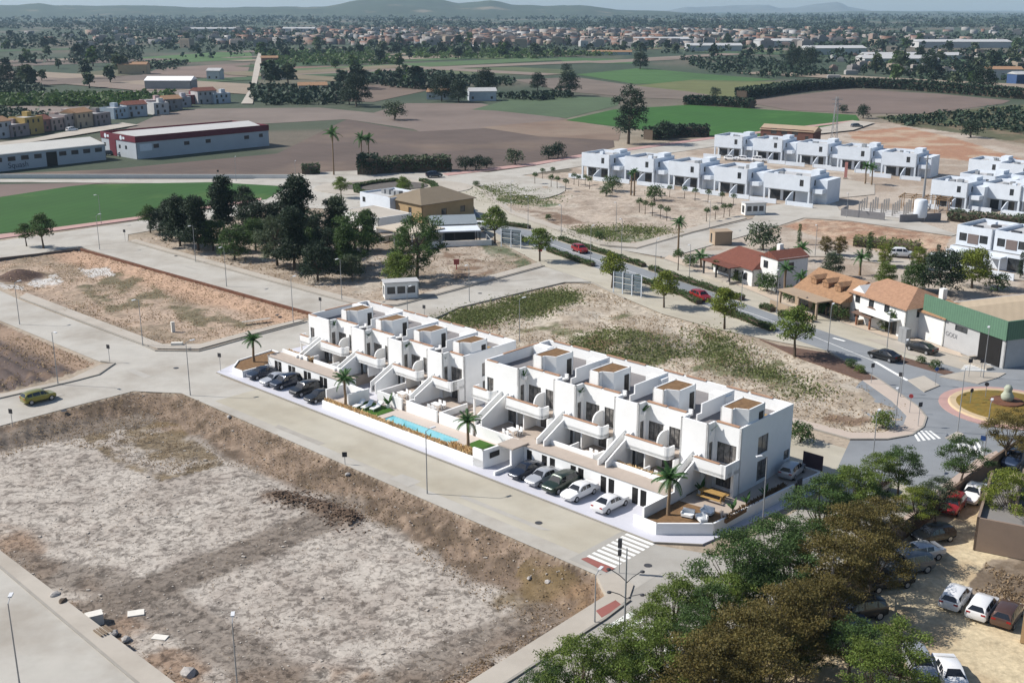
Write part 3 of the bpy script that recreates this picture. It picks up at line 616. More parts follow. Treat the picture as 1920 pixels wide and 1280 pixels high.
    # stairs in front of the bays
    for k, (ty, a, b) in enumerate(segs):
        if ty != 'b': continue
        xa = b-1.75 if k else 2.6; xb = xa+1.15; run = 4.15; zt = z1; zb_ = .72
        if k == len(segs)-2: pass
        st = MB(); ns = 12
        for i in range(ns):
            y1 = -.02-run*i/ns; y0_ = -.02-run*(i+1)/ns; st.box(xa+.16, xb-.16, y0_, y1, zb_-.6, zt-(zt-zb_)*(i+1)/ns)
        so_ = st.build('stair', M_greytile, T)
        for x in (xa, xb-.16):
            mb = MB(); pr = [(-.02, -.2), (-.02, zt+.95), (-.35, zt+.9), (-run-.05, zb_+.75), (-run-.25, zb_+.7), (-run-.25, -.2)]
            mb.v = [(x, y, z) for y, z in pr]+[(x+.155, y, z) for y, z in pr]; m = len(pr)
            mb.f = [tuple(range(m)), tuple(range(2*m-1, m-1, -1))]+[(i, m+i, m+(i+1) % m, (i+1) % m) for i in range(m)]
            mb.build('stringer', M_white, so_)
    # roof: stair heads, dividing walls, back caps, furniture
    heads = [5.9, 14.1, 22.6, 31.0-.2] 
    for i, x in enumerate(heads):
        x0, x1_ = x, x+2.55; y0, y1 = RY+.45, RY+4.5; zt = 7.95
        pts = [(x0, y0), (x0+1.35, y0), (x0+1.35, y0+.55), (x1_, y0+1.1), (x1_, y1), (x0, y1)]
        h = MB()
        for p, q in zip(pts, pts[1:]+pts[:1]): h.wall(p, q, z2-.002, zt, (), .14)
        ho = h.build('stair_head', M_white, T)
        ins = [(x0+.15, y0+.15), (x0+1.2, y0+.15), (x0+1.2, y0+.7), (x1_-.15, y0+1.2), (x1_-.15, y1-.15), (x0+.15, y1-.15)]
        MB().prism(ins, zt-.3, zt-.05).build('gravel_roof', M_gravel, ho)
        door(ho, (x1_+.002, y1-1.1, z2), R(90), .75, 1.95, depth=-.03)
        if i < 3:
            xd = x+4.7; mb = MB(); mb.box(xd, xd+.16, RY+2.3, D-1.6, z2-.002, z2+1.65).box(xd+.001, xd+.159, RY+1.5, RY+2.3, z2-.002, z2+.7).build('dividing_wall', M_white, T)
            mb = MB(); mb.box(xd-1.5, xd-.9, RY+.8, RY+2.3, z2+.2, z2+.42).box(xd-1.5, xd-.9, RY+2.1, RY+2.3, z2+.42, z2+.8); mb.build('roof_lounger', M_white, T)
            mb = MB(); mb.box(xd-2.6, xd-1.9, RY+.9, RY+1.6, z2+.6, z2+.68); mb.box(xd-2.3, xd-2.2, RY+1.2, RY+1.3, z2, z2+.6); mb.build('roof_table', M_white, T)
        mb = MB().box(x0-.5, x0-.1, .45, .85, z2, z2+.35); po = mb.build('planter', M_white, T); planter_plant(po, (x0-.3, .65, z2+.35), 1.3)
        # rear half: low stair heads, walls and caps facing the other street
        xr = 33.54-x-2.2
        MB().box(max(xr, .3), min(xr+2.2, L-.3), D-3.4, D-2.2, z2-.001, z2+1.35).build('rear_stair_head', M_white, T)
        MB().box(1.0+8.2*i, 3.6+8.2*i, D-.29, D+.05, zp+.022, zp+.11).build('tile_cap', M_terr, T); MB().box(4.0+8.2*i, 6.6+8.2*i, D-.29, D+.05, zp+.022, zp+.11).build('tile_cap', M_terr, T)
    MB().box(.3, 2.0, -.02, .26, zp+.002, zp+.09).build('tile_cap', M_terr, T)
    MB().box(-.02, .26, 3, D-2, zp+.012, zp+.10).build('tile_cap', M_terr, T)
    mb = MB(); mb.box(L-2.3, L-.7, D-4.4, D-3.5, z2+.66, z2+.74)
    for x in (L-2.2, L-.8):
        for y in (D-4.3, D-3.6): mb.box(x-.04, x+.04, y-.04, y+.04, z2, z2+.66)
    mb.box(L-2.2, L-.8, D-4.95, D-4.65, z2+.36, z2+.42).box(L-2.1, L-2.0, D-4.9, D-4.7, z2, z2+.36).box(L-1.0, L-.9, D-4.9, D-4.7, z2, z2+.36).build('picnic_table', M_wood, T)
    return T
B2 = terrace_block('terraced_apartments', 'nearer of two white terraced blocks, end wall beside the walled corner garden with palm', S(37.75, 9.6, 1.4), (.98, .97, 1))
B1 = terrace_block('terraced_apartments', 'farther of two white terraced blocks, behind the swimming pool and five dark parked cars', S(4.4, 9.9, 1.25), (.848, .9, .87))

# ================================================================ grounds of the terraces
def site_obj(name, mb, m, label=None, cat=None, kind=None, group=None, smooth=None):
    o = mb.build(name, m, loc=OO, rz=AA, smooth=smooth); return setp(o, label, cat, group, kind)
site_obj('pavement', MB().prism([(-1.5, -1), (69.6, -1), (72.9, 1.6), (74.6, 15), (74.9, 21.5), (74, 22.4), (-2.5, 22.4), (-3.2, 3.5)], -.3, .11, False), M_lilac, kind='structure')
site_obj('kerb', MB().box(-1.4, 69.5, -1.12, -1.0, -.1, .13).prism([(69.5, -1.12), (73.0, 1.55), (72.9, 1.65), (69.5, -1)], -.1, .131), M_kerb, kind='structure')
# storage rows with black doors
def storage(u0, u1, doors, label, pairs=True):
    T = thing('storage_row', label, 'storage rooms', S(0, 0, 0), AA, 'storage rows under the terraces')
    W = MB(); hs = [(d-u0, d-u0+.72, .12, 1.82) for d in doors]
    W.wall((u0, 4.2), (u1, 4.2), .1, 2.1, hs, .15); W.wall((u1, 4.2), (u1, 6.2), .1, 2.1); W.wall((u0, 6.2), (u0, 4.2), .1, 2.1)
    W.build('wall', M_white, T)
    MB().box(u0-.05, u1+.05, 4.12, 6.2, 2.101, 2.2).build('roof_walkway', M_tile, T)
    for d in doors: door(T, (d, 4.2, .12), 0, .72, 1.70)
    return T
storage(48.4, 66.9, [49.2, 51.3, 52.4, 55.2, 56.2, 59.1, 60.1, 63.0, 64.0], 'long white storage row with black doors behind the pale and dark sedans')
storage(2.8, 18.6, [4.3, 5.1, 7.3, 8.1, 10.6, 11.4, 13.9, 14.7], 'white storage row with narrow black doors behind the dark sport utility cars')
M_deck = mat('pale_pool_paving', C(226, 212, 200), .8, .05, .8)
M_lawn = mat('lawn_turf', C(74, 116, 38), .95, .3, 6, bump=.6, bsc=20)
site_obj('pool_terrace', MB().box(19.9, 46.5, .42, 1.3, .1, .8).box(19.9, 29.2, 1.3, 4.9, .1, .8).box(40.3, 46.5, 1.3, 4.9, .1, .8).box(29.2, 40.3, 3.1, 4.9, .1, .8), M_deck, kind='structure')
pw = MB().box(29.2, 40.3, 1.3, 3.1, .1, .72)
site_obj('pool_water', pw, mat('pool_water', C(120, 200, 214, .8), .08, .06, .6, spec=.5), kind='structure')
for a in ((29.0, 40.5, 1.12, 1.3), (29.0, 40.5, 3.1, 3.28), (29.0, 29.2, 1.3, 3.1), (40.3, 40.5, 1.3, 3.1)): pass
site_obj('lawn', MB().box(23.4, 28.1, 1.5, 4.3, .78, .84), M_lawn, kind='structure'); site_obj('lawn', MB().box(41.9, 45.0, 2.0, 4.5, .78, .84), M_lawn, kind='structure')
site_obj('pool_wall', MB().box(19.6, 46.7, .2, .42, .1, 1.0), M_white, 'long low white wall between the street pavement and the pool', 'wall')
# rear pool wall and raised gardens behind
for (a, b, lb) in ((24.2, 28.6, 'behind the sun loungers'), (29.4, 34.6, 'behind the left half of the pool'), (35.0, 40.4, 'behind the right half of the pool'), (40.9, 47.2, 'beside the pool palm')):
    site_obj('garden_wall', MB().box(a, b, 4.92, 5.12, .1, 2.15).box(a, a+.2, 5.12, 9.3, .1, 2.1), M_white, 'white garden wall '+lb, 'wall', group='garden walls of the ground floor flats')
for (a, b, lb) in ((3.2, 8.6, 'above the leftmost parked cars'), (10.0, 15.6, 'above the black off-road car'), (49.4, 56.4, 'above the dark blue sedan'), (58.4, 65.8, 'above the white saloon pair')):
    site_obj('garden_wall', MB().box(a, b, 6.25, 6.43, 2.0, 2.66).box(b-.18, b, 6.43, 8.2, 1.0, 2.5).box((a+b)/2-.08, (a+b)/2+.08, 6.43, 8.2, 1.0, 2.5), M_white, 'low white garden wall '+lb, 'wall', group='garden walls of the ground floor flats')
for (a, b) in ((3.0, 9.2), (10.0, 16.4), (24.4, 34.4), (35.2, 47.0), (49.2, 57.2), (58.2, 67.0)): site_obj('garden_floor', MB().box(a, b, 5.13 if 20 < a < 48 else 6.44, 11, .1, 1.38), M_tile, kind='structure')
def furniture(u, w_, z, lb, k=0):
    T = thing('patio_set', lb, 'patio furniture', S(u, w_, z), AA+k, 'patio sets of the ground floor flats')
    mb = MB().box(-.6, .6, -.4, .4, .68, .73)
    for x in (-.5, .5):
        for y in (-.3, .3): mb.box(x-.03, x+.03, y-.03, y+.03, 0, .68)
    mb.build('table', M_white, T)
    for x, y, s in ((-.35, -.75, -1), (.35, -.75, -1), (-.35, .75, 1), (.35, .75, 1)):
        c = MB().box(x-.22, x+.22, y-.22, y+.22, .36, .44).box(x-.22, x+.22, y+s*.2-.03, y+s*.2+.03, .44, .85)
        for a in (-.18, .18):
            for b in (-.18, .18): c.box(x+a-.025, x+a+.025, y+b-.025, y+b+.025, 0, .36)
        c.build('chair', M_white, T)
for u, w_, lb in ((12.6, 7.4, 'white patio table and chairs above the black off-road car'), (26.8, 6.6, 'white patio table and chairs behind the two sun loungers'), (32.6, 6.8, 'white patio table and chairs in the shade beyond the pool'), (44.6, 6.9, 'white patio table and chairs behind the pool palm'), (54.9, 7.3, 'white patio table and chairs above the dark green car'), (63.2, 7.2, 'white patio table and chairs above the white saloon')):
    furniture(u, w_, 1.38, lb, rnd.uniform(-.2, .2))
# planted strip along the pool wall : dry stems
def reedstrip(name, u0, u1, w0, w1, z0, z1, n, label, c):
    v = []; f = []; cl = []
    for i in range(n):
        u = rnd.uniform(u0, u1); w_ = rnd.uniform(w0, w1); h = rnd.uniform(.6, 1)*(z1-z0); dx = rnd.gauss(0, .12); dy = rnd.gauss(0, .12); a = rnd.uniform(0, 3.14); s = .07
        b = len(v); cx, sx = math.cos(a)*s, math.sin(a)*s
        v += [(u-cx, w_-sx, z0), (u+cx, w_+sx, z0), (u+dx+cx*.6, w_+dy+sx*.6, z0+h), (u+dx-cx*.6, w_+dy-sx*.6, z0+h)]; f.append((b, b+1, b+2, b+3)); k = rnd.uniform(.7, 1.3); cl += [(k, k, k*rnd.uniform(.8, 1))]*4
    T = thing(name, label, 'hedge', S(0, 0, 0), AA)
    link('stems', npmesh('stems', v, f, mat('reed_'+c[0], c[1], .9, .2, 5, tint=True), cl), T)
    MB().box(u0-.05, u1+.05, w0-.04, w1+.04, z0-.25, z0+.12).build('soil', M_gravel, T)
reedstrip('planted_strip', 19.7, 40.6, .46, .95, .8, 1.25, 2600, 'long dry brown planted strip on top of the white pool wall', ('b', C(214, 186, 148, 1.0)))
reedstrip('planted_strip', 41.2, 44.6, .46, 1.2, .8, 1.55, 700, 'short dry brown planted strip next to the pool palm', ('b', C(214, 186, 148, 1.0)))
reedstrip('planted_strip', 59.0, 65.6, 6.5, 7.1, 2.1, 2.6, 700, 'dry brown hedge strip above the white saloon car parking', ('b', C(214, 186, 148, 1.0)))
reedstrip('planted_strip', 3.4, 9.0, 6.5, 7.1, 2.1, 2.6, 600, 'dry brown hedge strip above the leftmost dark parked cars', ('b', C(214, 186, 148, 1.0)))
for k, u in enumerate((31.3, 33.2, 35.4, 37.6)):
    T = thing('agave_plant', ORD[k]+' of four small green agaves along the pool, from the far end', 'plant', S(u, 1.05, .8), AA, 'agaves along the pool'); o = planter_plant(T, (0, 0, 0), .85); o.name = 'leaves'
    MB().lathe([(.12, 0), (.14, .1), (.05, .14)], 6).build('stem', M_trunk, T)
for k, (u, w_) in enumerate(((25.3, 2.2), (26.4, 2.6), (24.3, 1.75))):
    T = thing('sun_lounger', ('middle white sun lounger on the pool lawn', 'white sun lounger on the pool lawn farthest from the street', 'white sun lounger on the pool lawn nearest the planted strip')[k], 'sun lounger', S(u, w_, .84), AA+R(12), 'sun loungers on the pool lawn')
    MB().box(-.32, .32, -.55, .75, .26, .36).quad((-.32, .75, .36), (.32, .75, .36), (.32, 1.25, .78), (-.32, 1.25, .78)).build('mattress', M_white, T)
    f_ = MB()
    for x in (-.28, .28):
        for y in (-.5, .7): f_.box(x-.03, x+.03, y-.03, y+.03, 0, .26)
    f_.build('legs', M_steel, T)
# gate house between the blocks
T = thing('gate_house', 'white entrance wall with dark mailboxes and a small flat canopy near the pool', 'entrance', S(0, 0, 0), AA)
MB().wall((46.7, .2), (47.0, 4.4), .1, 2.1, (), .25).wall((45.2, .2), (46.7, .2), .1, 2.1, (), .25).build('wall', M_white, T)
MB().box(46.82, 46.88, 1.1, 2.5, 1.05, 1.65).build('mailbox', M_black, T)
MB().box(46.9, 49.1, 2.2, 4.6, 2.25, 2.4).build('canopy', M_tile, T)
MB().box(48.55, 48.8, 2.3, 4.15, .1, 2.25).build('pier', M_white, T); MB().box(48.6, 48.85, -.2, 2.3, .1, .5).build('low_wall', M_white, T)
T = thing('entrance_walls', 'pair of tall white walls framing an entry beside the nearest palm of the left car row', 'wall', S(0, 0, 0), AA)
MB().box(18.9, 19.1, 1.3, 4.1, .1, 2.0).build('wall', M_white, T); MB().box(22.9, 23.15, 1.4, 4.6, .1, 2.25).build('wall', M_white, T); MB().box(19.2, 22.8, 4.3, 4.5, .1, 2.0).build('rear_wall', M_white, T)
# left corner garden
lg = [(-1.6, 2.4), (.7, .05), (3.0, .1), (3.0, 4.1), (2.7, 8.4), (-2.4, 8.4)]
mb = MB()
for p, q in zip(lg, lg[1:]+lg[:1]): mb.wall(p, q, .1, .95, (), .18)
site_obj('corner_garden_wall', mb, M_white, 'low white wall around the far left corner garden with a palm', 'wall')
site_obj('corner_garden_bed', MB().prism([(-1.4, 2.5), (.75, .28), (2.8, .3), (2.8, 4.1), (2.5, 8.2), (-2.1, 8.2)], .1, .8), M_gravel, kind='structure')
# right corner garden
rg = [(66.1, .35), (68.8, .25), (72.6, 3.8), (73.5, 16.6)]
mb = MB()
for p, q in zip(rg, rg[1:]): mb.wall(p, q, .1, 1.22, (), .2)
mb.wall((73.56, 17.9), (73.9, 21.4), .1, 1.22, (), .2); mb.wall((73.9, 21.4), (66.5, 21.6), .1, 1.22, (), .2)
site_obj('corner_garden_wall', mb, M_white, 'white boundary wall wrapping the near right corner garden beside the crossing', 'wall')
site_obj('side_wall', MB().box(66.95, 67.15, .6, 7.3, .1, 2.15), M_white, 'straight white side wall between the storage row and the corner garden', 'wall')
site_obj('garden_soil', MB().prism([(66.2, .5), (68.7, .42), (72.4, 3.95), (72.5, 5.2), (71.6, 6.4), (67.2, 6.0), (67.2, .9)], .1, 1.06), M_gravel, kind='structure')
site_obj('garden_terrace', MB().prism([(67.2, 6.0), (71.6, 6.4), (72.5, 5.2), (73.28, 16.6), (73.4, 21.2), (66.6, 21.3), (66.6, 11), (67.2, 8)], .1, 1.1), M_tile, kind='structure')
reedstrip('planted_strip', 72.5, 72.9, 5.4, 16.0, 1.06, 1.4, 500, 'thin dark planted strip along the right corner garden wall', ('d', C(120, 96, 72)))
T = thing('garden_gate', 'dark metal gate panel beside the carport of the corner flat', 'gate', S(73.55, 17.0, .1), AA); MB().box(-.04, .04, 0, .9, 0, 1.5).build('panel', M_dark, T)
T = thing('garage_gate', 'tall dark sliding gate panel behind the carport car', 'gate', S(71.6, 21.45, 1.1), AA); MB().box(0, 2.2, -.05, .05, 0, 1.7).build('panel', mat('maroon_gate', C(84, 66, 74), .7, .1), T)
T = thing('picnic_table', 'golden wooden table and benches in the corner garden', 'table', S(69.4, 8.4, 1.1), AA+R(4))
MB().box(-1.3, 1.3, -.42, .42, .72, .8).build('table_top', M_wood, T)
for y in (-.85, .85): MB().box(-1.25, 1.25, y-.16, y+.16, .42, .48).build('bench', M_wood, T)
for x in (-1.05, 1.05): MB().box(x-.05, x+.05, -.75, .75, .36, .42).box(x-.05, x+.05, -.35, -.25, 0, .72).box(x-.05, x+.05, .25, .35, 0, .72).build('leg', M_wood, T)
for k, (u, w_, a) in enumerate(((69.9, 3.6, .3), (71.3, 3.75, -.5), (70.9, 5.3, .1))):
    T = thing('garden_sofa', ('white garden sofa nearest the palm', 'white garden sofa nearest the street wall', 'white garden sofa nearest the wooden table')[k], 'sofa', S(u, w_, 1.06), AA+a, 'white sofas in the corner garden')
    MB().box(-.55, .55, -.35, .35, .15, .38).box(-.55, .55, .25, .4, .38, .72).box(-.6, -.5, -.35, .35, .38, .55).build('seat', M_white, T); MB().box(-.5, .5, -.3, .3, 0, .15).build('base', M_dark, T)
for k, (u, w_) in enumerate(((72.35, 7.3), (72.5, 9.4), (72.75, 12.2))):
    T = thing('yucca_plant', ('yucca by the corner garden wall nearest the sofas', 'yucca in the middle of the corner garden wall strip', 'yucca by the corner garden wall nearest the gate')[k], 'plant', S(u, w_, 1.06), AA, 'yuccas along the corner garden wall'); planter_plant(T, (0, 0, .3), 1.5).name = 'leaves'; MB().lathe([(.1, 0), (.08, .32)], 6).build('stem', M_trunk, T)
T = thing('house_plant', 'dark potted shrub under the end balcony of the nearer block', 'plant', S(67.9, 8.6, 1.1), AA); planter_plant(T, (0, 0, .35), 1.7).name = 'leaves'; MB().lathe([(.2, 0), (.26, .4)], 8).build('pot', M_white, T)
T = thing('house_plant', 'dark potted shrub beside the sun loungers under the garden wall', 'plant', S(26.9, 4.3, .84), AA); planter_plant(T, (0, 0, .35), 1.9).name = 'leaves'; MB().lathe([(.2, 0), (.26, .4)], 8).build('pot', M_white, T)
# ================================================================ other buildings
def bld(name, label, cat, loc, rz, group=None): return thing(name, label, cat, loc, rz, group)
def boxwalls(T, m, x0, x1, y0, y1, z0, z1, front=(), right=(), left=(), rear=(), nm='wall', mf=None, mg=None):
    W = MB()
    facade(T, W, (x0, y0), (x1, y0), z0, z1, front, mf=mf, mg=mg); facade(T, W, (x1, y0), (x1, y1), z0, z1, right, mf=mf, mg=mg)
    facade(T, W, (x1-.23, y1), (x0+.23, y1), z0, z1, rear, mf=mf, mg=mg); facade(T, W, (x0, y1), (x0, y0+.23), z0, z1, left, mf=mf, mg=mg)
    return W.build(nm, m, T)
def flatroof(T, x0, x1, y0, y1, z, m, nm='roof'): return MB().box(x0+.23, x1-.23, y0+.23, y1-.23, z-.3, z).build(nm, m, T)
M_roofgrey = mat('pale_flat_roof', C(206, 206, 206), .9, .12, .6)
def villa(label, p, rz, k=0, wdt=8.2, group='white cubic villas in the upper right rows'):
    T = bld('cubic_villa', label, 'villa', p, rz, group)
    boxwalls(T, M_villa, 0, wdt, 0, 9.5, 2.9, 6.4, [(wdt-2.6, 4.0, .95, 1.5, 1)], [(2, 4.1, 1.6, 1.3, 2)], [(1.2, 4.0, 1.2, 1.3, 1), (5, 4.2, .8, .8, 1)])
    boxwalls(T, M_villa, .3, wdt-.3, 1.9, 9.4, 0, 2.895, [(.5, .05, 2.6, 2.3, 3), (3.8, .05, 3.0, 2.3, 3)], (), [(2, .9, 1.2, 1.2, 1)], nm='ground_floor')
    flatroof(T, 0, wdt, 0, 9.5, 5.7, M_roofgrey)
    MB().box(.23, wdt-.23, .23, 1.9, 2.75, 2.89).build('soffit', M_villa, T)
    for x in (.05, wdt-.45): MB().box(x, x+.4, .03, .43, 0, 2.9).build('pier', M_villa, T)
    rr = random.Random(k*7+3)
    for q in range(3): x = rr.uniform(1, wdt-2); y = rr.uniform(2, 7); MB().box(x, x+rr.uniform(.7, 1.4), y, y+rr.uniform(.6, 1.2), 5.7, 5.7+rr.uniform(.5, .9)).build('roof_unit', M_steel if q else M_villa, T)
    MB().box(wdt-2.4, wdt-.4, 5.2, 8.6, 5.7, 7.2).build('stair_head', M_villa, T)
    mb = MB(); mb.prism([(wdt+.002, 2.6), (wdt+2.9, 2.6), (wdt+2.9, 9.4), (wdt+.002, 9.4)], 0, 5.5).box(wdt+.3, wdt+2.7, .6, 2.59, 2.6, 3.6).box(wdt+.3, wdt+.5, .6, 2.59, 0, 2.6); mb.build('side_wing', M_villa, T)
    MB().box(-1.5, wdt*.45, -3.6, -3.4, 0, 1.1).build('front_wall', M_villa, T); MB().box(wdt*.45+2.6, wdt+2.6, -3.6, -3.4, 0, 1.0).build('front_wall', M_villa, T)
    mb = MB(); xw = wdt*.45+2.2; mb.v = [(xw, -3.4, 0), (xw, .0, 0), (xw, .0, 2.6), (xw, -1.0, 2.5), (xw, -3.4, 1.2)]; mb.v += [(a+.2, b, c) for a, b, c in mb.v]; m = 5
    mb.f = [tuple(range(m)), tuple(range(2*m-1, m-1, -1))]+[(i, m+i, m+(i+1) % m, (i+1) % m) for i in range(m)]; mb.build('sloped_wall', M_villa, T)
    return T
px1 = [(1090, 331), (1170, 339), (1252, 349), (1337, 361), (1430, 374)]
for i, (x, y) in enumerate(px1):
    villa('white cubic villa, '+ORD[i]+' from the left in the front villa row', G(x, y), R(-40), i, 8.9 if i < 4 else 11.5).scale = (1.08, 1.08, 1.06)
px2 = [(1338, 293), (1410, 300), (1492, 308), (1568, 317), (1650, 329)]
for i, (x, y) in enumerate(px2):
    villa('white cubic villa, '+ORD[i]+' from the left in the rear villa row', G(x, y), R(-37), 10+i, 9.0).scale = (1.1, 1.1, 1.06)
for i, (x, y, a, lb) in enumerate(((1742, 386, -46, 'white cubic villa right of the concrete frame site'), (1838, 392, -46, 'white cubic villa with covered cars at the far right'), (1905, 400, -46, 'white cubic villa cut by the right picture edge, middle height'), (1812, 342, -43, 'small white villa with wide dark windows behind the right villas'), (1868, 350, -43, 'small white villa second behind the right villas'), (1795, 372, -46, 'white villa squeezed behind the first right hand villa'), (1915, 352, -43, 'white villa at the right edge in the rear rank'), (1890, 375, -46, 'white villa between the covered cars villa and the right edge'))):
    villa(lb, G(x, y), R(a), 30+i, 9.0)
def modern(label, p, rz):
    T = bld('modern_villa', label, 'villa', p, rz, 'two modern villas by the right edge')
    boxwalls(T, M_villa, 0, 7, 0, 10, 3.0, 6.8, [(.6, 3.9, 1.5, 1.5, 1), (4.6, 3.9, 1.6, 1.5, 1)], [(3, 4, 1.4, 1.2, 1)], [(3, 4, 1.4, 1.2, 1)])
    boxwalls(T, M_villa, -.2, 7.2, -1.5, 9.8, 0, 2.99, [(3.9, .05, 3.0, 2.4, 2)], nm='ground_floor'); flatroof(T, 0, 7, 0, 10, 6.2, M_roofgrey); flatroof(T, -.2, 7.2, -1.5, .2, 2.9, M_roofgrey, 'terrace')
    MB().box(2.3, 4.4, -.06, -.002, 3.6, 5.4).build('brown_panel', mat('brown_panel', C(136, 122, 118), .7, .1, 3), T)
    MB().box(.2, 3.4, -3.6, -1.52, 2.3, 2.6).build('porch_roof', M_villa, T)
    for x in (.3, 3.2): MB().box(x-.1, x+.1, -3.5, -3.3, 0, 2.3).build('post', M_villa, T)
    for q, (x, y) in enumerate(((1.5, 3), (4, 5), (2.2, 7))): MB().box(x, x+1.6, y, y+1.0, 6.2, 6.5+.2*q).build('roof_panel', M_dark if q < 2 else M_villa, T)
    MB().box(-1.5, 3.6, -8.2, -8.0, 0, 1.9).build('boundary_wall', mat('dark_boundary', C(70, 70, 76), .7, .1), T); MB().box(4, 8.4, -8.2, -8.0, 0, 1.2).build('boundary_wall', M_villa, T)
modern('white modern villa with brown upper panel, left of the pair by the right edge', G(1788, 487), R(-50))
modern('white modern villa with brown upper panel, right of the pair by the right edge', G(1858, 499), R(-50))
# --- pitched roof houses along the avenue
M_tilered = mat('dark_red_roof_tile', C(132, 82, 68), .9, .2, 2, wave=(R(-60), .35, .16)); M_tileor = mat('orange_roof_tile', C(186, 146, 118), .9, .22, 2, wave=(R(-66), .35, .14)); M_tileor2 = mat('weathered_orange_tile', C(176, 138, 106), .9, .26, 2, wave=(R(-66), .35, .14))
def gable(T, x0, x1, y0, y1, z, h, m, ov=.4, axis='x', th=.14, hip=0):
    mb = MB(); a, b, c, d = x0-ov, x1+ov, y0-ov, y1+ov; zz = z-.12
    if axis == 'x':
        ym = (c+d)/2; r0, r1 = (a+hip, ym, z+h), (b-hip, ym, z+h)
        low = [(a, c, zz), (b, c, zz), (b, d, zz), (a, d, zz)]
    else:
        xm = (a+b)/2; r0, r1 = (xm, c+hip, z+h), (xm, d-hip, z+h); low = [(b, c, zz), (b, d, zz), (a, d, zz), (a, c, zz)]
    def side(p, q, s, t_): mb.quad(p, q, s, t_); mb.quad(*[(v[0], v[1], v[2]-th) for v in (t_, s, q, p)]); mb.quad(p, (p[0], p[1], p[2]-th), (q[0], q[1], q[2]-th), q)
    side(low[0], low[1], r1, r0); side(low[2], low[3], r0, r1)
    mb.poly([low[1], low[2], r1]); mb.poly([low[3], low[0], r0])
    return mb.build('roof', m, T)
T = bld('avenue_house', 'white house with dark red tiled roof beside the palms on the avenue', 'house', G(1337, 514), R(-63))
boxwalls(T, M_white2, 0, 11, 0, 8.5, 0, 3.2, [(1, .9, 3.5, 1.4, 3), (6, .1, 1.1, 2.1, 1), (8, .9, 1.6, 1.3, 2)], [(2, .9, 1.2, 1.2, 1), (5.5, .9, 1.2, 1.2, 1)]); gable(T, 0, 11, 0, 8.5, 3.2, 1.9, M_tilered, hip=2)
boxwalls(T, M_white2, 11.01, 15.5, 1.5, 8, 0, 5.6, [(.8, 3.5, 1.2, 1.3, 1), (.8, .9, 1.2, 1.3, 1)], [(2.2, 3.4, 1.3, 1.4, 1)], nm='tower'); gable(T, 11.01, 15.5, 1.5, 8, 5.6, 1.0, M_tilered, .2, 'y')
MB().box(0, 8, -2.6, -.02, 0, .5).build('porch', M_conc, T)
for x in (.2, 3.8, 7.6): MB().box(x, x+.25, -2.5, -2.25, .5, 2.9).build('porch_post', M_dark, T)
MB().box(-.1, 8.1, -2.7, -.02, 2.9, 3.05).build('porch_roof', M_tilered, T); MB().box(12, 12.8, 4, 4.8, 6, 7.4).build('chimney', M_white2, T)
T = bld('avenue_house', 'house with weathered orange roof and three dormers, middle of the avenue houses', 'house', G(1490, 572), R(-64))
boxwalls(T, M_beige, 0, 10.5, 0, 9.5, 0, 3.0, [(1, .1, 2.2, 2.2, 2), (5.5, .1, 2.6, 2.2, 2)], [(2, .9, 1.4, 1.3, 1), (6, .9, 1.4, 1.3, 1)]); rf = gable(T, 0, 10.5, 0, 9.5, 3.0, 2.7, M_tileor2)
for x in (1.8, 4.6, 7.4):
    d_ = MB(); d_.box(x, x+1.3, 1.4, 3.2, 4.0, 4.8).poly([(x-.15, 1.25, 4.8), (x+1.45, 1.25, 4.8), (x+.65, 1.25, 5.35)]).quad((x-.15, 1.25, 4.82), (x+.65, 1.25, 5.37), (x+.65, 4.2, 5.37), (x-.15, 4.2, 4.82)).quad((x+.65, 1.25, 5.37), (x+1.45, 1.25, 4.82), (x+1.45, 4.2, 4.82), (x+.65, 4.2, 5.37)).build('dormer', M_tileor2, rf)
boxwalls(T, M_white2, 10.51, 13.5, 2, 9, 0, 4.6, (), [(2, 2.9, 1.2, 1.2, 1), (4.5, .9, 1.2, 1.2, 1)], nm='wing'); gable(T, 10.51, 13.5, 2, 9, 4.6, 1.1, M_white2, .1, 'y')
MB().box(-.4, 9, -3.4, -.05, 2.75, 2.95).build('porch_roof', M_beige, T)
for x in (0, 4.4, 8.6): MB().box(x-.15, x+.15, -3.2, -2.9, 0, 2.75).build('porch_post', M_beige, T)
MB().box(-.6, 9.5, -4.6, -4.4, 0, 1.3).build('garden_wall', M_beige, T)
T = bld('avenue_house', 'white house with broad orange tiled roof beside the green fronted warehouse', 'house', G(1590, 598), R(-66))
boxwalls(T, M_white2, 0, 12, 0, 9, 0, 4.6, [(1.2, 3.0, 1.1, 1.2, 1), (4.2, 3.0, 1.1, 1.2, 1), (7.5, 3.0, 1.1, 1.2, 1), (1.2, .7, 1.2, 1.3, 1), (8, .05, 2.4, 2.2, 2)], [(2, 3, 1.2, 1.2, 1), (5, .9, 1.2, 1.2, 1)]); gable(T, 0, 12, 0, 9, 4.6, 2.0, M_tileor, hip=3.2)
boxwalls(T, M_white2, 12.01, 17, 2.5, 8.8, 0, 4.2, (), [(2, 2.4, 1.2, 1.2, 1)], nm='wing'); gable(T, 12.01, 17, 2.5, 8.8, 4.2, 1.5, M_tileor2, .35); MB().box(12.6, 13.4, 5.2, 6.0, 4.5, 7.2).build('chimney', M_white2, T)
MB().box(4.5, 11, -2.0, -.02, 2.55, 2.72).box(4.5, 11, -2.0, -1.9, 2.72, 3.5).build('balcony', M_white2, T)
T2 = thing('garden_gazebo', 'small brown roofed gazebo in front of the orange roofed house', 'gazebo', G(1603, 610), R(-66))
gable(T2, 0, 3.2, 0, 3.2, 2.2, .9, mat('brown_shingle', C(120, 98, 86), .9, .2, 3), .5, hip=1.6)
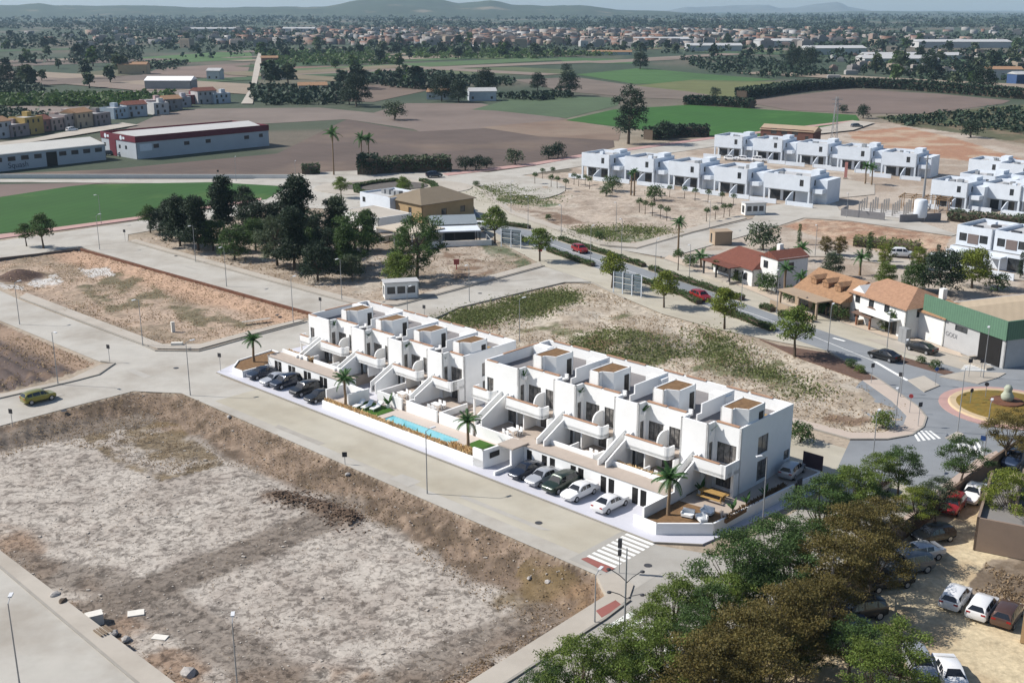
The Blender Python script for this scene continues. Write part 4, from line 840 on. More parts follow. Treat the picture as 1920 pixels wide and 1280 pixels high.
for x in (.1, 3.0):
    for y in (.1, 3.0): MB().box(x-.12, x+.12, y-.12, y+.12, 0, 2.2).build('post', mat('brick_post', C(160, 112, 88), .9, .2, 4), T2)
MB().box(-.1, 3.3, 3.1, 3.3, 0, 1).box(-.1, .1, .4, 2.9, 0, .8).build('low_wall', M_beige, T2)
strip_w = mat('garden_wall_brick', C(180, 150, 130), .9, .15, 2)
T = bld('warehouse', 'grey warehouse with green metal fascia and beige roof at the right edge', 'warehouse', G(1729, 634), R(-69))
gw = mat('warehouse_block', C(206, 206, 206), .9, .08, .8)
boxwalls(T, gw, 0, 15.6, 0, 34, 0, 5.0, [(1.6, 2.9, 2.4, .8, 2), (6.2, 2.9, 2.4, .8, 2)], [(4+5*i, 2.6, 1.8, .9, 1) for i in range(5)])
MB().box(-.15, 15.75, -.28, -.02, 4.0, 6.6).box(15.52, 15.78, -.02, 3.2, 4.0, 6.6).build('green_fascia', mat('green_cladding', C(104, 140, 116), .6, .10, 2, wave=(R(21), .3, .10)), T)
rm = mat('beige_sheet_roof', C(208, 188, 160), .8, .08, .4, wave=(R(21), 1.1, .03)); gable(T, 0, 15.6, 0, 34, 5.05, 1.5, rm, .05, 'y')
MB().box(11.0, 14.9, -.12, .05, 0, 3.9).build('loading_door', M_black, T); MB().box(10.4, 10.9, -1.4, -.1, 0, .5).box(10.4, 15.4, -2.6, -1.4, 0, .42).build('ramp_wall', M_conc, T)
def text3d(s, parent, loc, rot, size, m, name='lettering'):
    cu = bpy.data.curves.new(name, 'FONT'); cu.body = s; cu.size = size; cu.extrude = .01; cu.align_x = 'CENTER'
    tmp = bpy.data.objects.new('tmp', cu); COL.objects.link(tmp); dg = bpy.context.evaluated_depsgraph_get(); me = bpy.data.meshes.new_from_object(tmp.evaluated_get(dg)); bpy.data.objects.remove(tmp)
    me.materials.clear(); me.materials.append(m); o = link(name, me, parent, loc); o.rotation_euler = rot; return o
text3d('N GODI', T, (5.2, -.03, 1.75), (R(90), 0, 0), .9, mat('faded_grey_paint', C(150, 150, 154), .9, .2, 3))
# --- restaurant group by the park
T = bld('restaurant', 'hip roofed brown walled building in the middle of the group behind the park trees', 'building', G(727, 404), R(-48))
boxwalls(T, mat('yellow_brown_wall', C(196, 168, 128), .9, .1, 1), 0, 13, 0, 15, 0, 4.2, [(2, 1, 1.2, 2, 1), (8, 1, 1.2, 2, 1)], [(5.5, .2, 1.5, 2.4, 1), (11, 1.2, 1.4, 1.4, 1)]); gable(T, 0, 13, 0, 15, 4.2, 2.3, mat('brown_roof_sheet', C(146, 132, 112), .9, .1, .6), .5, 'y', hip=5)
T = bld('white_hall', 'white flat roofed building with roof units beside the hip roofed restaurant', 'building', G(676, 396), R(-48))
boxwalls(T, M_villa, 0, 12, 0, 10, 0, 4.6, [(1, 2.4, 1.2, 1.2, 1), (6, 1, 4.5, 1.0, 3)], [(2, 2, 2, 1, 1)]); flatroof(T, 0, 12, 0, 10, 4.2, M_roofgrey)
for q in range(4): MB().box(3+q*1.9, 4.2+q*1.9, 4, 5.2, 4.2, 5.2+.2*(q % 2)).build('roof_unit', M_steel, T)
T = bld('annex', 'long pale flat annex roof left of the hip roofed restaurant', 'building', G(640, 420), R(-48)); boxwalls(T, M_white2, 0, 14, 0, 9, 0, 3.2, [(2, 1, 1.5, 1.2, 1), (7, 1, 1.5, 1.2, 1)]); flatroof(T, 0, 14, 0, 9, 3.15, M_conc)
T = bld('covered_terrace', 'cream roofed shelter in front of the hip roofed restaurant', 'shelter', G(705, 455), R(-43)); MB().box(0, 11, 0, 9, 3.0, 3.25).build('roof', mat('cream_sheet', C(224, 210, 190), .8, .06), T)
for x in (.2, 5.5, 10.8):
    for y in (.2, 8.8): MB().box(x-.1, x+.1, y-.1, y+.1, 0, 3.0).build('post', M_steel, T)
MB().box(.3, 10.7, 8.4, 8.6, 0, 2.8).box(.3, .5, .4, 8.3, 0, 1.2).build('screen', M_white2, T)
T = bld('covered_terrace', 'white roofed terrace shelter nearest the avenue in the restaurant group', 'shelter', G(805, 462), R(10)); MB().box(0, 10.5, 0, 5.5, 2.7, 2.95).build('roof', M_villa, T)
for x in (.2, 5.2, 10.3):
    for y in (.2, 5.3): MB().box(x-.1, x+.1, y-.1, y+.1, 0, 2.7).build('post', M_dark, T)
MB().box(-.3, 12.5, -1.0, -.8, 0, 1.1).box(12.3, 12.5, -.79, 5, 0, 1.1).build('terrace_wall', M_white2, T); MB().box(.5, 10, 5.0, 5.15, 0, 2.6).build('rear_screen', M_dark, T)
T = bld('grey_gable_shed', 'grey blue gabled shed behind the white roofed terrace', 'shed', G(812, 447), R(10)); boxwalls(T, M_white2, 0, 9, 0, 7, 0, 3.0); gable(T, 0, 9, 0, 7, 3.0, 1.2, mat('bluegrey_sheet', C(160, 170, 176), .7, .06), .3)
# --- kiosks and service boxes
def kiosk(label, p, rz, L=5.5, D=2.6, H=2.7, m=None, n=3):
    T = thing('kiosk', label, 'kiosk', p, rz); m = m or M_white2
    boxwalls(T, m, 0, L, 0, D, 0, H, [(.4+i*(L-.6)/n, .9, (L-.6)/n-.35, 1.2, 1) for i in range(n)], [(.5, .9, 1.2, 1.2, 1)], [(.5, .4, 1.5, 1.7, 1)]); MB().box(-.15, L+.15, -.15, D+.15, H+.002, H+.16).build('roof', M_roofgrey, T); return T
kiosk('white kiosk with dark windows at the corner of the pine park', G(722, 562), R(14), 5.6, 2.6)
kiosk('small white and black kiosk at the end of the young tree rows', G(1397, 404), R(10), 5.0, 2.6)
T = thing('substation', 'plain beige box hut on the side street corner', 'hut', G(1340, 460), R(10)); boxwalls(T, M_beige, 0, 3.6, 0, 3.2, 0, 2.6, (), (), [(.6, .2, .9, 1.9, 1)]); MB().box(-.1, 3.7, -.1, 3.3, 2.602, 2.75).build('roof', M_beige, T)
T = thing('electric_cabinet', 'grey double metal cabinet by the warehouse forecourt', 'cabinet', G(1683, 640), R(-66)); MB().box(0, 1.6, 0, .8, 0, 2.2).build('body', M_steel, T)
for x in (.04, .82): MB().box(x, x+.74, -.03, -.002, .15, 2.1).build('cabinet_door', M_steel, T)
# --- concrete frame building site
cm = mat('raw_concrete', C(176, 172, 168), .95, .12, 1); tm = mat('timber_props', C(170, 140, 108), .9, .2, 2)
T = thing('construction_site', 'unfinished concrete frame with rows of columns inside grey block walls', 'building site', G(1576, 405), R(-30))
MB().box(2, 17, 3, 12, 0, .35).build('slab', mat('new_slab', C(226, 222, 216), .9, .08, 1), T)
for i in range(6):
    for j in range(4): MB().box(3+i*2.5, 3.3+i*2.5, 4+j*2.4, 4.3+j*2.4, .35, 3.1+(i*j % 3)*.25).build('column', cm, T)
for p, q in (((0, 0), (10, -1)), ((13.5, -1.6), (21, 5.5)), ((0, 6), (0, 0))): MB().wall(p, q, 0, 1.7, (), .25).build('block_wall', mat('grey_block', C(150, 148, 150), .95, .12, 1.5), T)
for i in range(3): MB().box(9.5, 21, 15+i*2.6, 15.2+i*2.6, 3.0, 3.2).build('formwork_beam', tm, T)
for i in range(5): MB().box(9.8+i*2.7, 10+i*2.7, 14.8, 20.6, 3.22, 3.4).build('formwork_beam', tm, T)
for i in range(5):
    for j in range(3): MB().box(9.8+i*2.7, 9.95+i*2.7, 15+j*2.6, 15.15+j*2.6, 0, 3.0).build('prop', tm, T)
T = thing('cement_silo', 'white upright silo tank beside the concrete frame site', 'silo', G(1724, 414), 0); MB().lathe([(1.3, .8), (1.45, 1.2), (1.45, 4.4), (1.2, 4.8), (.3, 4.95)], 14).build('tank', M_villa, T, smooth=40)
for a in (45, 135, 225, 315): MB().box(math.cos(R(a))*1.1-.08, math.cos(R(a))*1.1+.08, math.sin(R(a))*1.1-.08, math.sin(R(a))*1.1+.08, 0, 1.1).build('leg', M_steel, T)
# --- upper left sheds
bw_ = mat('bluish_white_wall', C(200, 208, 216), .85, .08, .3)
T = bld('white_shed', 'long white industrial shed with dark windows and painted lettering, far left', 'shed', G(-60, 329), R(51))
mgs = M_glass
boxwalls(T, bw_, 0, 44, 0, 17, 0, 5, [(4+i*4.1, 2.7, 2.4, 1.3, 1) for i in range(5)]+[(28.4+i*4.0, 2.7, 2.4, 1.3, 1) for i in range(4)]); gable(T, 0, 44, 0, 17, 5, 1.6, mat('white_sheet_roof', C(232, 230, 222), .8, .05, .3), .2)
MB().box(24.2, 27.6, -.08, .05, 0, 4.2).build('loading_door', M_black, T)
text3d('Squash', T, (15.2, -.03, .7), (R(90), 0, 0), 2.3, mat('dark_blue_letters', C(52, 60, 84), .8, 0), 'lettering')
T = bld('red_trim_warehouse', 'long pale warehouse with dark red fascia and white roof, upper left', 'warehouse', G(193, 288), R(-43))
L1, L2 = 22, 50; rc_ = mat('dark_red_cladding', C(120, 44, 60), .7, .1, .6)
# local x runs along the short front, y along the long side
boxwalls(T, bw_, 0, L1, 0, L2, 0, 5.2, [(1.5, 2.6, 1.3, 1.2, 1), (11, 2.6, 1.3, 1.2, 1), (15, 2.6, 1.3, 1.2, 1)], [(6, 3.0, 2, 1.3, 1), (17, 3.0, 2, 1.2, 1), (25, 3.0, 2, 1.2, 1), (40, 3.0, 2, 1.2, 1), (46, 3.2, 1.6, 1.2, 1)])
boxwalls(T, rc_, -.15, L1+.15, -.15, L2+.15, 5.21, 7.2, nm='fascia'); gable(T, .1, L1-.1, .1, L2-.1, 6.2, 1.7, mat('white_sheet_roof2', C(226, 224, 220), .8, .06, .3), -.3, 'y')
MB().box(5.2, 9.4, -.12, .02, 0, 5.2).build('red_door', rc_, T)
for x in (3.2, 13.2): MB().lathe([(.75, 0), (.75, .04)], 12).build('round_logo', M_villa, T, (x, -.2, 6.15)).rotation_euler = (R(90), 0, 0)
for x in (4.9, 14.9): MB().box(x-.7, x+.5, -.2, -.16, 5.75, 6.5).build('logo_plate', M_villa, T)
MB().box(L1+.02, L1+.08, 1.2, 5.4, 2.4, 4.6).build('sign_board', M_villa, T)
T = bld('white_roof_barn', 'white roofed barn standing alone in the fields, upper left', 'barn', G(272, 168), R(0)); boxwalls(T, mat('barn_wall', C(168, 170, 170), .9, .08), 0, 27, 0, 14, 0, 5.2); gable(T, 0, 27, 0, 14, 5.2, 2.0, mat('barn_roof', (.8, .8, .8), .8, .04), .3)
# --- village row, upper left
vcol = [(206, 206, 210), (176, 160, 158), (206, 176, 110), (170, 128, 122), (196, 170, 160), (190, 176, 172), (206, 186, 160), (160, 150, 150), (196, 210, 222), (200, 206, 214), (196, 168, 168), (206, 206, 206), (150, 150, 152), (190, 186, 192), (134, 72, 80), (200, 196, 196), (196, 206, 216)]
vdesc = ['pale', 'mauve grey', 'yellow ochre', 'brick brown', 'pinkish', 'pale rose', 'cream', 'grey', 'sky blue', 'light blue', 'rose', 'white', 'slate grey', 'lilac grey', 'dark red', 'light grey', 'ice blue']
vx = [(-12, 262, 9), (22, 258, 9), (50, 254, 9), (72, 249, 8), (98, 246, 10), (124, 243, 9), (146, 241, 9), (180, 237, 9), (215, 224, 9), (240, 220, 9), (276, 212, 9), (290, 216, 7), (312, 208, 8), (330, 202, 8), (352, 196, 7), (372, 196, 10), (402, 195, 9)]
for i, (x, y, wd) in enumerate(vx):
    p = G(x, y); T = bld('village_house', vdesc[i]+' village house, '+(ORD[i] if i < 15 else ('sixteenth', 'seventeenth')[i-15])+' from the left in the upper left row', 'house', p, R(68 if i < 9 else 40), 'village houses at the upper left'); r_ = random.Random(i); h = r_.uniform(4.2, 6.6)
    vm = mat('village_wall_%d' % i, C(*vcol[i]), .9, .12, .5); n = 2 if wd < 9 else 3
    boxwalls(T, vm, 0, wd, 0, 8, 0, h, [(1+k*2.6, h-2.2, 1.0, 1.3, 1) for k in range(n)]+[(1.2, .1, 1.1, 2.1, 1), (4.4, .9, 1.1, 1.2, 1)], [(2, h-2.2, 1, 1.2, 1), (5, h-2.2, 1, 1.2, 1)])
    if i % 3: flatroof(T, 0, wd, 0, 8, h-.3, M_roofgrey); MB().box(wd-2.6, wd-.4, 5, 7.6, h-.3, h+1.5).build('roof_room', vm, T)
    else: gable(T, 0, wd, 0, 8, h, 1.4, M_tilered if i % 2 else M_tileor2, .3)
# --- scattered farm houses
for i, (x, y, wd, dp, h, cl, lb) in enumerate(((222, 140, 20, 12, 7, (206, 184, 150), 'ochre farmhouse among the orchards left of the white roofed barn'), (388, 150, 9, 8, 6, (216, 216, 220), 'small white farm cube right of the white roofed barn'), (490, 120, 14, 9, 5, (160, 120, 100), 'brick farm hut beside the far straight track'), (490, 150, 18, 10, 4, (196, 186, 170), 'low tan farm shed beside the straight track'), (800, 187, 12, 8, 4, (214, 220, 226), 'white farm cabin in the trees at the field centre'), (880, 190, 14, 9, 5, (206, 214, 222), 'pale blue farm cabin right of the field centre trees'), (560, 178-4, 16, 9, 4, (210, 200, 186), 'pale hut in the orchard right of the track'), (885, 96, 8, 6, 5, (226, 226, 226), 'tiny white hut at the edge of the far dark orchard'), (1850, 150, 22, 14, 7, (226, 220, 214), 'white roofed farm hall at the far right'), (1905, 158, 18, 10, 6, (70, 96, 140), 'blue walled shed at the far right edge'), (1110, 103, 40, 5, 3, (190, 206, 200), 'long low pale greenhouse strip in the middle distance'), (1425, 262, 20, 7, 4, (120, 84, 74), 'unfinished brick red block behind the rear villa row'))):
    T = bld('farm_building', lb, 'building', G(x, y), R(rnd.uniform(-12, 12) if i != 11 else -36)); fm = mat('farm_wall_%d' % i, C(*cl), .9, .1, .5)
    boxwalls(T, fm, 0, wd, 0, dp, 0, h, [(1.2, 1, 1.2, 1.3, 1), (wd-3, 1, 1.2, 1.3, 1)]+([(4+k*4, 2.4, 2.2, 2, 2) for k in range(3)] if i == 11 else []))
    gable(T, 0, wd, 0, dp, h, 1.5, (M_tileor2, M_roofgrey)[i % 2] if i != 11 else M_beige, .3)
# --- beige car park building and walls at the lower right
T = bld('beige_store', 'flat roofed beige building cut by the right picture edge at the car park', 'building', S(103, 1, 0), AA+R(90))
p0 = G(1824, 1030)
T.location = p0; T.rotation_euler = (0, 0, R(-28)); wallm = mat('taupe_render', C(158, 138, 122), .9, .08, .8)
W_ = MB(); W_.wall((0, 0), (14, 0), 0, 3.1).wall((0, 12), (0, 0), 0, 3.1).wall((14, 0), (14, 12), 0, 3.1).wall((3.0, 3.3), (3.0, 11), 2.6, 4.2, (), .25).wall((3.0, 3.5), (14, 3.5), 2.6, 3.4, (), .2); W_.build('wall', wallm, T)
MB().box(.22, 13.7, .22, 11.7, 2.3, 2.6).build('roof', mat('roof_felt', C(150, 146, 142), .9, .1, .6), T)
T = thing('entrance_pier', 'tall tan wall end at the right picture edge near three parked cars', 'wall', G(1912, 1204), R(-28)); MB().box(0, 5, 0, .6, 0, 2.9).build('wall', mat('tan_render', C(206, 172, 128), .9, .06), T); MB().box(-.06, 5, -.06, .66, 2.902, 3.05).build('coping', M_beige, T)
# ================================================================ vegetation
def leafmat(name, c, tr=.25): return mat(name, c, .65, .15, 1.5, tint=True, trans=tr, spec=.25)
LM = dict(green=leafmat('leaf_green', C(122, 142, 66), .35), deep=leafmat('leaf_deep_green', C(86, 112, 60), .3), dark=leafmat('leaf_dark_pine', C(56, 74, 52), .15), brown=leafmat('leaf_brown_olive', C(128, 116, 66), .35), grey=leafmat('leaf_grey_green', C(92, 106, 78)), lime=leafmat('leaf_yellow_green', C(134, 146, 58)), palm=leafmat('leaf_palm', C(84, 124, 68)), farg=leafmat('leaf_far_tree', C(54, 74, 54), .1), dry=leafmat('dry_weed', C(190, 166, 134), .4), weed=leafmat('green_weed', C(134, 144, 88), .4))
def leaves(pts, size, seed, up=.35, clump=None, asp=.55, droop=0):
    """quads scattered at pts ; returns v,f,col"""
    r = np.random.RandomState(seed); n = len(pts)
    nrm = r.normal(size=(n, 3)); nrm[:, 2] = np.abs(nrm[:, 2])+up; nrm /= np.linalg.norm(nrm, axis=1)[:, None]
    a = r.normal(size=(n, 3)); a[:, 2] -= droop; a -= nrm*(a*nrm).sum(1)[:, None]; a /= np.linalg.norm(a, axis=1)[:, None]; b = np.cross(nrm, a)
    s = size*r.uniform(.55, 1.35, n)[:, None]; a = a*s; b = b*s*asp
    v = np.stack([pts-a*.5-b*.15, pts-b*.5+a*.05, pts+a*.5, pts+b*.5+a*.05], 1).reshape(-1, 3)
    f = np.arange(n*4).reshape(n, 4); k = r.uniform(.72, 1.28, n)
    if clump is not None: k = k*clump
    hue = r.uniform(.92, 1.08, n); c = np.stack([k*hue, k, k*(2-hue)*.98], 1); return v, f, np.repeat(c, 4, 0)
def crownpts(blobs, per, seed, fill=.55):
    r = np.random.RandomState(seed); P = []; K = []
    for (x, y, z, rx, rz, k) in blobs:
        m = int(per*(rx*rx)); d = r.normal(size=(m, 3)); d /= np.linalg.norm(d, axis=1)[:, None]; d[:, 2] = np.where(d[:, 2] < -.35, -d[:, 2]*.6, d[:, 2])
        rad = r.uniform(fill, 1.06, m)[:, None]; P.append(np.array([x, y, z])+d*rad*np.array([rx, rx, rz])); K.append(np.full(m, k))
    return np.concatenate(P), np.concatenate(K)
def blobcrown(seed, n, R0, z0, z1, rb, prof=None, squash=.75, off=0):
    r = random.Random(seed); B = []
    for i in range(n):
        t = (i+.5)/n; z = z0+(z1-z0)*t; rr = (prof(t) if prof else math.sin(math.pi*min(1, .18+t*.82)))*R0
        a = i*2.39996+r.uniform(-.5, .5); d = rr*math.sqrt(r.uniform(.15, 1)); q = rb*r.uniform(.65, 1.3)
        B.append((d*math.cos(a)+off*r.gauss(0, 1), d*math.sin(a)+off*r.gauss(0, 1), z+r.uniform(-.3, .3)*rb, q, q*squash, r.uniform(.78, 1.2)))
    return B
def limbs(B, zt, r0, seed, lean=.0, every=3):
    r = random.Random(seed); mb = MB(); tx, ty = r.uniform(-lean, lean), r.uniform(-lean, lean); pts = [(0, 0, -.15), (tx*.3, ty*.3, zt*.35), (tx*.7, ty*.7, zt*.7), (tx, ty, zt)]
    mb.tube(pts, [r0*1.25, r0, r0*.85, r0*.7], 7)
    for b in B[::every]:
        p = Vector((tx, ty, zt*.92)); q = Vector(b[:3]); m = p.lerp(q, .5)+Vector((0, 0, -.15*(q-p).length+.25)); mb.tube([p, m, q], [r0*.5, r0*.3, r0*.1], 5)
    return mb
TM = {}
def treemesh(kind, var=0):
    k = (kind, var)
    if k in TM: return TM[k]
    s = hash(kind) % 1 + sum(map(ord, kind))*13+var*101
    if kind == 'round': B = blobcrown(s, 42, 2.5, 2.7, 5.9, 1.0, lambda t: (1-abs(t-.35)**1.6*1.9), .7); P, K = crownpts(B, 95, s); L = leaves(P, .30, s, clump=K, droop=.6); Tk = limbs(B, 2.4, .17, s, .15, 4)
    elif kind == 'airy': B = blobcrown(s, 46, 3.9, 3.2, 7.4, 1.0, lambda t: 1.05-.75*t**1.5 if t > .2 else .6+t*2, .55, .35); P, K = crownpts(B, 230, s, .25); L = leaves(P, .19, s, clump=K); Tk = limbs(B, 2.6, .16, s, .5, 2)
    elif kind == 'pine': B = blobcrown(s, 50, 3.3, 1.8, 10.5, 1.5, lambda t: (1.0-.72*t)*(.7+.5*math.sin(t*9+var)), .8, .3); P, K = crownpts(B, 95, s, .4); L = leaves(P, .5, s, clump=K, asp=.4); Tk = limbs(B, 7.5, .24, s, .3, 4)
    elif kind == 'broad': B = blobcrown(s, 40, 3.4, 1.6, 7.8, 1.6, lambda t: 1.05-.5*t**2, .8, .2); P, K = crownpts(B, 60, s, .5); L = leaves(P, .42, s, clump=K); Tk = limbs(B, 2.6, .24, s, .3, 5)
    elif kind == 'shaggy': B = blobcrown(s, 60, 3.1, 1.8, 9.4, 1.15, lambda t: .75+.5*math.sin(t*3.1), 1.1, .45); P, K = crownpts(B, 90, s, .25); L = leaves(P, .5, s, clump=K, asp=.3); Tk = limbs(B, 5.5, .24, s, .4, 3)
    elif kind == 'cypress': B = blobcrown(s, 26, .55, .5, 5.6, .55, lambda t: 1-.75*t, 1.3); P, K = crownpts(B, 200, s, .5); L = leaves(P, .25, s, clump=K); Tk = limbs(B, 2, .1, s, 0, 30)
    elif kind == 'topiary': B = blobcrown(s, 9, .35, 1.9, 2.5, .62, None, .8); P, K = crownpts(B, 110, s, .6); L = leaves(P, .22, s, clump=K); Tk = limbs(B, 1.8, .07, s, .05, 9)
    elif kind == 'bush': B = blobcrown(s, 20, 1.5, .5, 2.3, .85, lambda t: 1-.45*t, .9); P, K = crownpts(B, 90, s, .6); L = leaves(P, .28, s, clump=K); Tk = limbs(B, .7, .12, s, .1, 6)
    elif kind == 'far': B = blobcrown(s, 9, 2.2, 1.8, 6.2, 1.7, lambda t: 1.1-.7*t, .9); P, K = crownpts(B, 9, s, .6); L = leaves(P, 1.5, s, clump=K, asp=.8); Tk = limbs(B, 2.0, .3, s, .1, 9)
    elif kind == 'euca': B = blobcrown(s, 34, 4.6, 4.5, 17.5, 2.4, lambda t: .35+.75*math.sin(t*3.0), .8, .8); P, K = crownpts(B, 26, s, .45); L = leaves(P, .8, s, clump=K, asp=.4); Tk = limbs(B, 8, .45, s, .6, 4)
    v, f, c = L
    TM[k] = (npmesh('crown_'+kind, v, f, LM['green'], c), Tk.mesh('trunk_'+kind, M_trunk, 50)); return TM[k]
def tree(kind, label, p, sc=1.0, m='green', var=0, name='tree', cat='tree', group=None, sz=None, rz=None):
    cr, tk = treemesh(kind, var); T = thing(name, label, cat, p, rnd.uniform(0, 6.28) if rz is None else rz, group, (sc, sc, sz or sc))
    link('trunk', tk, T); link('crown', cr, T, mat=LM[m]); return T
def frondmesh(L, seed, wd=.42, droop=1.0, n=9):
    r = random.Random(seed); mb = MB(); prev = None; pts = []
    for i in range(n+1):
        t = i/n; pts.append(Vector((L*t*(1-.12*t), 0, L*(.42*t-.72*droop*t*t))))
    for i in range(1, n+1):
        p, q = pts[i-1], pts[i]; d = (q-p)
        for sgn in (-1, 1):
            for h in (.25, .75):
                b = p+d*h; lw = wd*L*.55*(1-abs((i+h)/n-.45)*1.1)+.05; e = b+d.normalized()*lw*.55+Vector((0, sgn*lw*.8, -lw*.35)); w_ = d.normalized()*.055*L/2
                mb.quad(b-w_, b+w_, e+w_*.4, e-w_*.3)
    mb.tube(pts, [.035]*len(pts), 4); return mb
PALM = {}
def palm(label, p, h=4.0, L=1.9, m='palm', n=22, group=None, thick=.16, z=None):
    k = (round(L, 1), m)
    if k not in PALM: PALM[k] = [frondmesh(L, i, droop=(.55, .9, 1.25)[i]).mesh('frond', LM[m]) for i in range(3)]
    T = thing('palm_tree', label, 'palm tree', p, rnd.uniform(0, 6.28), group); r = random.Random(int(h*77+n))
    for me in PALM[k]:
        if 'tint' not in me.color_attributes:
            a = me.color_attributes.new('tint', 'FLOAT_COLOR', 'POINT'); a.data.foreach_set('color', np.repeat(np.random.RandomState(5).uniform(.75, 1.25, (len(me.vertices), 1)), 4, 1).astype(np.float32).ravel())
    MB().tube([(0, 0, -.1), (.04, 0, h*.3), (-.05, .03, h*.65), (0, 0, h)], [thick*1.3, thick, thick*.9, thick*1.1], 8).build('trunk', mat('palm_bark', C(150, 128, 104), .95, .25, 8), T, smooth=50)
    for i in range(n):
        o = link('frond', PALM[k][i % 3], T, (0, 0, h)); t = i/n; o.rotation_euler = (0, R(-62+86*t+r.uniform(-8, 8)), i*2.39996)
    return T
# --- palms of the terraces
palm('palm in the near right corner garden of the white terraces', S(68.3, 2.8, 1.06), 3.6, 1.9)
palm('palm on the pool lawn between the two white terraces', S(42.75, 1.95, .84), 3.0, 1.6)
palm('palm beside the entrance walls at the end of the dark car row', S(22.3, 1.6, .84), 3.1, 1.7)
palm('palm in the far left corner garden of the white terraces', S(.25, 3.72, .8), 3.0, 1.6)
# --- palms beyond
for x, y, h, L, lb in ((1271, 478, 6.3, 1.9, 'tall palm on the side street corner left of the red tiled house'), (626, 328, 11.5, 3.2, 'tall slender palm in the field left of the reed bank'), (679, 308, 7.6, 3.0, 'left palm of the pair above the reed bank'), (692, 307, 7.4, 2.9, 'right palm of the pair above the reed bank'), (1183, 365, 5.2, 1.4, 'left of two thin palms before the front villa row'), (1189, 366, 6.0, 1.4, 'right of two thin palms before the front villa row'), (1314, 502, 2.0, 2.1, 'stubby palm by the porch of the red tiled house'), (1503, 488, 2.2, 2.0, 'stubby palm behind the dormer house'), (1470, 555, 4.6, 1.8, 'palm between the red tiled house and the dormer house'), (1612, 516, 3.2, 1.9, 'palm behind the dormer house near the track'), (1695, 605, 3.4, 2.2, 'drooping palm in front of the orange roofed house'), (1500, 560, 3.6, 1.7, 'palm in the front garden of the dormer house'), (1634, 347, 4.6, 1.9, 'right palm of the pair by the concrete frame site'), (1622, 345, 4.8, 1.9, 'left palm of the pair by the concrete frame site'), (1549, 592, 1.6, 1.4, 'small palm at the pavement before the dormer house')):
    palm(lb, G(x, y), h, L, n=18, thick=.2)
# --- trees along the avenue and in the roundabout
for i, (x, y, s, m, lb) in enumerate(((928, 455, 1.12, 'green', 'round street tree nearest the white roofed terrace'), (1012, 490, 1.02, 'green', 'round street tree behind the red sign on the avenue'), (1147, 540, .95, 'lime', 'round street tree beside the near billboard frame'), (1245, 577, .9, 'lime', 'round street tree between the near billboard frame and the red car'), (1358, 617, 1.0, 'lime', 'round street tree right of the red car on the avenue'), (1490, 668, 1.1, 'green', 'round street tree on the planted bed near the black moving car'), (82, 466, 1.05, 'deep', 'spreading dark street tree at the left edge of the park road'), (50, 462, .75, 'deep', 'smaller dark street tree at the far left edge of the park road'), (282, 436, .9, 'deep', 'street tree at the left end of the pine park'), (308, 430, .8, 'deep', 'smaller street tree at the left end of the pine park'), (640, 371, .85, 'green', 'street tree left of the hedged roundabout'), (757, 372, .85, 'green', 'bushy tree on the hedged roundabout island'))):
    tree('round', lb, G(x, y), s, m, i % 3, name='street_tree')
tree('cypress', 'conical tree at the right end of the hedged roundabout', G(793, 371), .8, 'deep', 0, 'cypress_tree', sz=.62)
# --- pine park
for i, (k, x, y, s, m, lb) in enumerate((('pine', 338, 462, .85, 'dark', 'dark pine at the left of the park group'), ('pine', 322, 448, .7, 'dark', 'shorter dark pine at the left of the park group'), ('pine', 420, 438, 1.05, 'dark', 'tall dark pine with a spreading top, left half of the park'), ('round', 462, 420, 1.2, 'dark', 'flat topped pine beside the tall dark pine'), ('broad', 440, 487, .75, 'deep', 'low bushy tree above the street lamp in the park'), ('broad', 400, 470, .7, 'deep', 'low dark tree behind the bushy park tree'), ('pine', 372, 470, .9, 'dark', 'dark pine in the second rank of the park'), ('pine', 560, 470, 1.25, 'dark', 'tallest dark pine in the middle of the park'), ('shaggy', 520, 498, .9, 'grey', 'grey green feathery tree in the middle of the park'), ('pine', 552, 505, .95, 'dark', 'dark tree in front of the tallest park pine'), ('broad', 596, 527, .8, 'dark', 'round dark evergreen nearest the park street'), ('shaggy', 665, 498, .95, 'deep', 'broad olive green pine right of the park middle'), ('pine', 632, 470, .9, 'grey', 'grey pine behind the broad olive pine'), ('shaggy', 782, 522, 1.08, 'deep', 'tall feathery tree at the right end of the park'), ('broad', 748, 535, .66, 'green', 'bright round evergreen beside the corner kiosk'), ('broad', 500, 450, .85, 'dark', 'dark tree at the back of the park'), ('shaggy', 590, 480, .85, 'dark', 'dark feathery tree in the park centre'), ('broad', 660, 523, .5, 'grey', 'small grey shrub tree below the broad olive pine'), ('broad', 480, 470, .7, 'deep', 'dense low tree left of the grey feathery tree'), ('pine', 690, 470, .7, 'deep', 'small pine before the cream roofed shelter'), ('broad', 535, 445, .9, 'dark', 'dark crown behind the tallest park pine'), ('broad', 362, 450, .75, 'dark', 'dark crown behind the left park pines'), ('broad', 575, 500, .8, 'deep', 'green crown at the foot of the tallest park pine'), ('shaggy', 610, 505, .75, 'dark', 'dark ragged tree right of the tallest park pine'), ('broad', 470, 452, .8, 'dark', 'dark crown right of the tall spreading pine'), ('pine', 648, 512, .75, 'deep', 'young pine above the round dark evergreen'), ('broad', 300, 438, .6, 'dark', 'dark low crown at the left tip of the park'))):
    tree(k, lb, GG(x, y), s*1.05, m, i % 3, name='park_tree', group='trees of the pine park')
